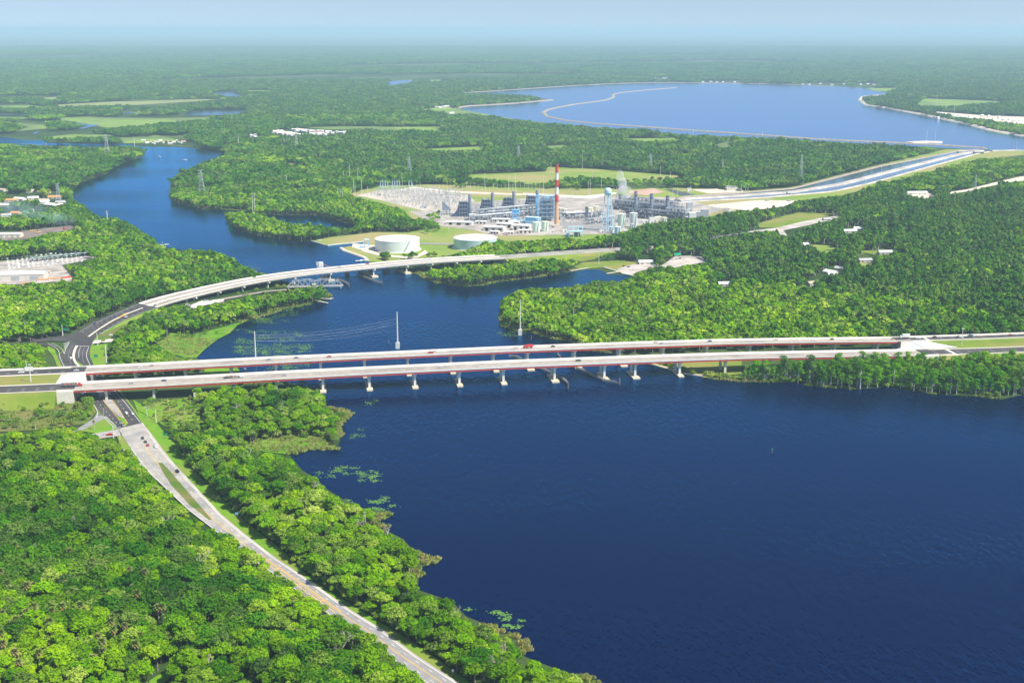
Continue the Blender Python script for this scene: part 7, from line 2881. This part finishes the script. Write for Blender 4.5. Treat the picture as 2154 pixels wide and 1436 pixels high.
for i in range(110):
    x, y = random.uniform(770, 985), random.uniform(402, 440)
    if not inpoly([x], [y], [(775, 410), (803, 401), (873, 399), (929, 406), (985, 415), (985, 426), (950, 440), (890, 440), (820, 422)])[0]:
        continue
    o = bpy.data.objects.new('circuit_breaker', me_eq)
    col.objects.link(o)
    o.location = PB(x, y, .5)
    o.rotation_euler = (0, 0, random.random())
    tag(o, 'small grey switchgear box with three insulators in the switchyard', 'switchgear', 'switchgear boxes of the switchyard')
for i, x in enumerate((800.5, 805.5, 810.8, 816, 825.5, 830.6, 835.6, 840.8, 860.5, 866.6)):
    yb = 398.5 - (.3 if x > 820 else 0)
    base = PB(x, yb)
    root = thing('dead_end_tower', 'pale steel A-frame of the row along the back of the switchyard', 'tower', tuple(base), .2, 'A-frames along the back of the switchyard')
    b = MB()
    hh = 17
    for sx in (-1.3, 1.3):
        b.bar((sx, 0, 0), (0, 0, hh), .55)
    b.bar((0, 0, hh), (0, 0, hh + 4), .3)
    b.build('frame', M['paleblue'], root)
    if x not in (816, 840.8, 866.6):
        b = MB()
        b.bar((0, 0, hh * .95), (5.1 * mpp(yb), 0, hh * .95), .5)
        b.bar((0, 0, hh * .45), (5.1 * mpp(yb), 0, hh * .45), .4)
        b.build('beam', M['paleblue'], root)
for i in range(34):
    x = 868 + i * 8.1
    y = 396 + (i % 4) * 1.2 + (i % 7) * .8
    if 1160 < x < 1180:
        continue
    pole(x, y - random.uniform(9, 17), y + 1, 'thin pole standing along the track behind the plant', group='thin poles along the track behind the plant', rad=.28)
for i in range(22):
    x, y = 1500 + i * 1.9 + random.uniform(-1, 1), 451 - random.uniform(0, 9)
    root = thing('bus_gantry', 'small grey steel frame in the right-hand switchyard', 'gantry', tuple(PB(x, y, .5)), .3, 'small frames of the right-hand switchyard')
    root.scale = (.4, .4, .5)
    for me in (me_leg, me_beam, me_ins):
        o = bpy.data.objects.new(me.name.split('.')[0], me)
        col.objects.link(o)
        o.parent = root
for i in range(10):
    root = thing('bus_gantry', 'steel frame of the small substation by the canal', 'gantry', tuple(PB(1530 + i * 1.8, 402 - (i % 3), .5)), .3, 'frames of the small substation by the canal')
    root.scale = (.6, .6, .75)
    for me in (me_leg, me_beam, me_ins):
        o = bpy.data.objects.new(me.name.split('.')[0], me)
        col.objects.link(o)
        o.parent = root
# gate structures at the reservoir end of the canal
for x, y, lab in ((2024, 322, 'left concrete gate house where the canal leaves the reservoir'), (2058, 322.5, 'right concrete gate house where the canal leaves the reservoir')):
    root = thing('gate_house', lab, 'gate house', tuple(G(x, y, .8)), .1)
    MB().box((0, 0, 0), (26, 10, 4)).build('wall', M['darksteel'], root)
    MB().box((0, 0, 4), (27, 11, 1.2)).build('roof', M['concrete'], root)
# seawall of the grass point
P = resample(GV([(655, 507.5), (687, 517.5), (720, 513.5), (732, 512.8), (767, 508.5)]), 8)
b = MB()
b.sweep(P, [(-.6, -1), (.6, -1), (.6, 1.6), (-.6, 1.6)])
tag(b.build('seawall', M['curb']), 'low pale seawall round the grass point across from the big tank', 'seawall')
P = resample(GV([(716, 522), (723, 527.5), (745, 535), (766, 542.5), (772, 549)]), 6)
b = MB()
b.sweep(P, [(-3, -1), (3.5, -1), (3.0, 1.5), (-1, 1.5)])
tag(b.build('rock_bank', M['dirt']), 'pale rock bank on the water side of the big tank', 'rock bank')
# near seawall of the bridge landing, right
P = resample(GV([(1363, 764), (1413, 779), (1438, 786), (1478, 792)]), 6)
b = MB()
b.sweep(P, [(-1.5, -1), (1.5, -1), (1.0, 1.2), (-1.0, 1.2)])
tag(b.build('rock_bank', M['dirt']), 'pale rock edge below the right end of the nearer highway bridge', 'rock bank')
# ------------------------------------------------------------- palms, dead trees, bushes, reeds, lilies
PALM = []
for i in range(4):
    b, t, dry = palm_mb(600 + i, 8.5 + i)
    PALM.append((b.mesh('fronds', FOL['palm']), t.mesh('trunk', M['palebark']), dry.mesh('dead_fronds', FOL['dry'])))


def palm(x, y, s, a, label, group=None, k=None):
    k = k if k is not None else random.randrange(4)
    root = thing('palm_tree', label, 'palm', (x, y, 0), a, group)
    root.scale = (s, s, s)
    for nm, me in zip(('fronds', 'trunk', 'dead_fronds'), PALM[k]):
        o = bpy.data.objects.new(nm, me)
        col.objects.link(o)
        o.parent = root


n_ = 0
while n_ < 95:
    px_, py_ = random.uniform(0, 370), random.uniform(1190, 1440)
    if not inpoly([px_], [py_], PALMZ)[0] and random.random() > .05:
        continue
    g = G(px_, py_)
    palm(g.x, g.y, random.uniform(1.15, 1.5), random.random() * 6, 'cabbage palm poking through the canopy in the lower left wood', 'palms in the lower left wood')
    n_ += 1
for px_, py_, lab in ((218, 876, 'palm with orange dead fronds on the corner of the side road'), (353, 872, 'left palm with dead fronds in the grass below the bridges'), (357, 878, 'second palm in the grass below the bridges'), (376, 888, 'third palm in the grass below the bridges'), (388, 873, 'fourth palm in the grass below the bridges'),
                      (406, 882, 'fifth palm at the grass edge below the bridges'), (400, 848, 'palm behind the grass below the bridges'), (199, 904, 'palm on the verge by the side road'), (99, 822, 'left palm by the retaining wall'), (124, 845, 'taller palm by the retaining wall'), (138, 848, 'right palm by the retaining wall'), (84, 850, 'palm on the brown slope')):
    g = G(px_, py_)
    palm(g.x, g.y, .78, random.random() * 6, lab)
for i in range(26):
    px_, py_ = random.uniform(1880, 2150), random.uniform(690, 712)
    g = G(px_, py_)
    palm(g.x, g.y + 60, 1.15, random.random() * 6, 'palm at the wood edge behind the right-hand highway approach', 'palms behind the right-hand approach')

DEAD = [dead_mb(700 + i, 12.5 + i).mesh('branches', M['deadwood']) for i in range(4)]
spots = [(148, 1050), (270, 990), (655, 1050), (520, 985), (600, 1400), (560, 1430), (420, 700), (395, 650), (815, 1125), (640, 1070), (210, 640), (70, 570), (1280, 585), (1240, 645), (1860, 600), (940, 545), (560, 610), (478, 645), (1120, 560), (1175, 568), (20, 1250), (230, 1320), (350, 1130), (770, 1120),
         (960, 1300), (1060, 1390), (1040, 1420), (590, 870), (545, 800), (500, 870), (160, 1130), (90, 1180), (440, 1410), (640, 1350), (720, 1390), (1500, 770), (90, 640), (300, 560), (1650, 560), (1900, 560), (1330, 640), (1560, 660), (1900, 500), (60, 700), (40, 720), (640, 1270), (780, 1300), (430, 1210)]
for i, (px_, py_) in enumerate(spots):
    if any(inpoly([px_], [py_ + dy], Z)[0] for Z in NOTREE for dy in (0, 12)):
        continue
    g = G(px_, py_ + 12)
    o = bpy.data.objects.new('bare_tree', DEAD[i % 4])
    col.objects.link(o)
    o.location = g
    o.rotation_euler = (0, 0, i)
    s = random.uniform(1.05, 1.4)
    o.scale = (s, s, s)
    tag(o, 'bare grey tree among the green crowns', 'bare tree', 'bare grey trees in the woods')

# bushes and reed fringes: placed along lines given on the ground
def along(lines, step, width):
    out = []
    for L in lines:
        P = resample(GV(L), step)
        for p in P:
            a = random.random() * 6.28
            q = width * math.sqrt(random.random())
            out.append((p.x + q * math.cos(a), p.y + q * math.sin(a), 0))
    return out


TUFT = [tuft_mb(800 + i, 1.6, 2.4 + .3 * i, 46).mesh('tuft', FOL['reed']) for i in range(3)]
tc = proto_coll('reed_kind', TUFT)
REEDL = [
    [(1225, 1425), (1250, 1432), (1262, 1445)], [(1070, 1335), (1085, 1340), (1100, 1350), (1104, 1372)], [(1025, 1318), (1050, 1330)], [(860, 1160), (890, 1168), (912, 1178)], [(868, 1190), (878, 1200), (882, 1215)], [(880, 1180), (905, 1186), (914, 1176)],
    [(780, 1100), (800, 1090), (818, 1080)], [(790, 1104), (812, 1108)], [(612, 955), (648, 944), (708, 944)], [(700, 925), (716, 915), (708, 898), (720, 885), (736, 870)], [(690, 858), (712, 862), (732, 870)], [(650, 860), (690, 880), (700, 905), (680, 925), (640, 930)],
    [(640, 900), (690, 895)], [(655, 880), (700, 870)], [(668, 915), (700, 912)],
    [(1053, 660), (1058, 686), (1090, 697), (1115, 694), (1140, 707), (1170, 714), (1198, 716), (1205, 724)], [(1100, 692), (1130, 698)], [(1060, 670), (1085, 690)], [(1215, 728), (1243, 737), (1286, 742)],
    [(845, 570), (880, 577), (910, 593), (947, 599), (978, 602), (1021, 599), (1042, 593), (1121, 584), (1171, 576)], [(880, 572), (920, 586)], [(1130, 582), (1172, 572)],
    [(534, 671), (570, 660), (600, 649), (650, 641)], [(560, 655), (600, 645), (640, 638)], [(505, 680), (540, 664)], [(672, 612), (688, 617), (694, 624)],
    [(510, 565), (540, 574), (580, 585)], [(40, 303), (101, 308), (175, 311), (244, 310)], [(1500, 797), (1553, 802), (1605, 803), (1668, 803)], [(1700, 810), (1720, 812), (1800, 818)], [(1950, 827), (1960, 829)], [(2020, 831), (2106, 838)], [(345, 305), (420, 310), (470, 316)], [(407, 434), (475, 441), (545, 446)],
    [(300, 1000), (305, 1005)], [(545, 870), (600, 930)], [(560, 905), (610, 915), (650, 905)], [(580, 890), (640, 885)]]
pts = along(REEDL, 1.6, 2.6) + along(REEDL[:13], 1.2, 3.4)
for Z, n_ in (([(-20, 832), (97, 830), (160, 845), (195, 850), (198, 868), (178, 892), (60, 905), (-20, 905)], 1500), ([(505, 940), (560, 923), (648, 918), (700, 930), (706, 944), (648, 944), (608, 955), (560, 950)], 800), ([(430, 850), (640, 850), (700, 870), (690, 920), (520, 930), (430, 900)], 500), ([(300, 850), (380, 838), (420, 850), (420, 905), (380, 905), (345, 895), (320, 880)], 260), ([(360, 704), (454, 714), (430, 733), (413, 748), (390, 748), (345, 738), (330, 722)], 900)):
    P = np.array(Z)
    for _ in range(n_):
        x, y = random.uniform(P[:, 0].min(), P[:, 0].max()), random.uniform(P[:, 1].min(), P[:, 1].max())
        if inpoly([x], [y], Z)[0]:
            g = G(x, y)
            pts.append((g.x, g.y, -.7))
pts = np.array(pts)
scatter('reeds', tc, pts, (rng.random(len(pts)) * 3).astype(int), rng.random(len(pts)) * 6.28, rng.uniform(.7, 1.35, len(pts)), 'yellow-green and tan reeds fringing the shores')
BSH = [leafy(820 + i, 4.2 + i * .6, 2.6 + .3 * i, 'broad', 150, .7, None, 5)[0].mesh('bush', FOL['bush']) for i in range(3)]
bc_ = proto_coll('bush_kind', BSH)
pts = []
zones = [([(300, 850), (400, 840), (440, 860), (420, 910), (380, 905), (330, 885)], 60), ([(-20, 850), (140, 850), (190, 850), (195, 868), (170, 895), (60, 905), (-20, 905)], 70), ([(-20, 835), (90, 832), (150, 845), (-20, 850)], 40),
         ([(430, 850), (640, 850), (700, 870), (690, 920), (520, 930), (430, 900)], 260), ([(500, 810), (660, 815), (680, 850), (500, 850)], 120), ([(180, 835), (192, 845), (200, 868), (185, 880), (150, 870)], 50), ([(340, 880), (420, 900), (400, 960), (360, 920)], 80),
         ([(560, 655), (640, 632), (680, 618), (690, 625), (640, 640), (540, 668)], 110), ([(350, 715), (460, 705), (520, 670), (420, 690)], 60), ([(180, 836), (190, 840), (196, 850), (172, 850)], 60),
         ([(200, 720), (228, 720), (235, 745), (225, 765)], 14), ([(640, 602), (670, 606), (690, 614), (680, 622), (650, 622)], 70), ([(470, 626), (600, 600), (600, 606), (480, 632)], 40)]
for Z, n_ in zones:
    P = np.array(Z)
    k = 0
    while k < n_:
        x, y = random.uniform(P[:, 0].min(), P[:, 0].max()), random.uniform(P[:, 1].min(), P[:, 1].max())
        if inpoly([x], [y], Z)[0]:
            g = G(x, y)
            pts.append((g.x, g.y, 0))
        k += 1
pts += along([[(385, 940), (402, 975), (452, 1026), (516, 1090), (594, 1150), (658, 1214), (762, 1279), (881, 1350), (985, 1426)], [(1380, 762), (1460, 790)], [(1480, 790), (1560, 800), (1700, 806), (1900, 816), (2100, 836)]], 2.6, 2.5)
pts = np.array(pts)
scatter('bushes', bc_, pts, (rng.random(len(pts)) * 3).astype(int), rng.random(len(pts)) * 6.28, rng.uniform(.5, 1.15, len(pts)), 'low green bushes and scrub along banks and verges')

# single trees and clumps inside the plant grounds
pt = []
for Z, n_ in (([(985, 384), (1060, 384), (1110, 392), (1150, 396), (1150, 399), (1000, 392)], 70), ([(1150, 388), (1215, 388), (1222, 400), (1150, 398)], 60), ([(1185, 383), (1215, 376), (1300, 384), (1330, 390), (1330, 396), (1200, 390)], 90), ([(954, 394), (980, 392), (984, 397), (956, 399)], 14),
              ([(1330, 384), (1420, 378), (1430, 392), (1340, 396)], 70), ([(818, 548), (850, 545), (900, 540), (930, 536), (930, 541), (850, 549)], 34), ([(800, 545), (818, 545), (818, 549), (800, 549)], 10), ([(905, 455), (925, 452), (928, 470), (900, 480), (880, 490), (870, 480)], 40), ([(862, 480), (905, 476), (925, 486), (890, 496)], 40),
              ([(1480, 402), (1660, 392), (1660, 397), (1480, 404)], 0), ([(785, 386), (900, 384), (930, 386), (800, 393)], 90)):
    P = np.array(Z)
    k = 0
    while k < n_:
        x, y = random.uniform(P[:, 0].min(), P[:, 0].max()), random.uniform(P[:, 1].min(), P[:, 1].max())
        if inpoly([x], [y], Z)[0]:
            g = G(x, y)
            pt.append((g.x, g.y, 0))
        k += 1
pt = np.array(pt)
scatter('grove', mid_c, pt, (rng.random(len(pt)) * 8).astype(int), rng.random(len(pt)) * 6.28, rng.uniform(.5, .85, len(pt)), 'small groves on the grounds of the power station')

# lily pads
b = MB()
rs = random.Random(5)
PADZ = [([(500, 690), (520, 688), (540, 692), (520, 699)], 90, .9), ([(535, 668), (560, 662), (600, 668), (585, 676), (545, 679)], 380, 1.0), ([(535, 705), (600, 695), (640, 712), (600, 730), (560, 725)], 620, .7), ([(495, 735), (530, 728), (545, 735), (530, 744), (497, 742)], 460, .95),
        ([(545, 735), (580, 725), (620, 730), (650, 738), (640, 750), (580, 752), (550, 745)], 1000, .85), ([(500, 712), (530, 712), (530, 722), (500, 722)], 200, .8), ([(565, 770), (620, 762), (662, 768), (640, 782), (570, 786)], 520, .9), ([(575, 650), (620, 645), (610, 656), (575, 662)], 160, .7),
        ([(740, 905), (765, 903), (760, 922), (738, 920)], 70, .6), ([(700, 985), (735, 975), (758, 980), (750, 990), (710, 998)], 190, .7), ([(755, 990), (795, 988), (798, 1008), (770, 1014), (758, 1000)], 240, .8), ([(665, 995), (700, 992), (698, 1002), (668, 1004)], 60, .5),
        ([(790, 1050), (825, 1045), (828, 1060), (810, 1074), (785, 1070)], 260, .8), ([(700, 1035), (760, 1040), (750, 1062), (705, 1055)], 130, .5), ([(1030, 1288), (1068, 1286), (1072, 1296), (1035, 1298)], 110, .8), ([(1062, 1300), (1098, 1306), (1095, 1318), (1068, 1314)], 130, .8),
        ([(980, 1277), (990, 1277), (990, 1283), (980, 1283)], 20, .6), ([(770, 840), (790, 838), (792, 850), (772, 850)], 50, .6), ([(1050, 690), (1090, 700), (1110, 706), (1085, 706), (1048, 698)], 200, .8), ([(515, 558), (548, 560), (540, 568), (515, 566)], 160, 1.0), ([(560, 570), (600, 571), (596, 576), (560, 575)], 140, 1.0),
        ([(555, 650), (600, 645), (640, 640), (620, 650), (560, 660)], 200, .6), ([(600, 735), (645, 742), (620, 755)], 140, .8)]
for Z, n_, dn in PADZ:
    P = np.array(Z)
    nclump = max(4, int(n_ / 22))
    cl = [(rs.uniform(P[:, 0].min(), P[:, 0].max()), rs.uniform(P[:, 1].min(), P[:, 1].max())) for _ in range(nclump)]
    for k in range(int(n_ * 1.6)):
        cx, cyy = rs.choice(cl)
        x, y = cx + rs.gauss(0, 5.5), cyy + rs.gauss(0, 1.8)
        if not inpoly([x], [y], RIVER)[0] or rs.random() < .25:
            continue
        g = G(x, y, .17)
        r = rs.uniform(.25, .75)
        nv = 6
        a0_ = rs.random() * 6
        t_ = rs.uniform(-.06, .06)
        b.add([(g.x + r * math.cos(a0_ + 6.283 * i / nv), g.y + r * .9 * math.sin(a0_ + 6.283 * i / nv), .19 + t_ * math.cos(6.283 * i / nv)) for i in range(nv)], [tuple(range(nv))])
tag(b.build('lily_pads', M['pads']), 'floating lily pads in loose green patches near the shores', kind='stuff')
# ------------------------------------------------------------- the air: one even haze round the camera and the scene
b = MB()
b.box((0, 42000, -1.5), (150000, 95000, 346.5))
hz = b.build('haze', [])
tag(hz, 'pale blue haze that thickens towards the horizon', kind='stuff')
hm = bpy.data.materials.new('haze')
hm.use_nodes = True
nt = hm.node_tree
nt.nodes.clear()
o_ = nt.nodes.new('ShaderNodeOutputMaterial')
pv = nt.nodes.new('ShaderNodeVolumePrincipled')
pv.inputs['Color'].default_value = (0.56, 0.79, 0.98, 1)
pv.inputs['Density'].default_value = 0.000060
pv.inputs['Anisotropy'].default_value = 0.0
nt.links.new(pv.outputs[0], o_.inputs['Volume'])
hm.cycles.homogeneous_volume = True
hz.data.materials.append(hm)
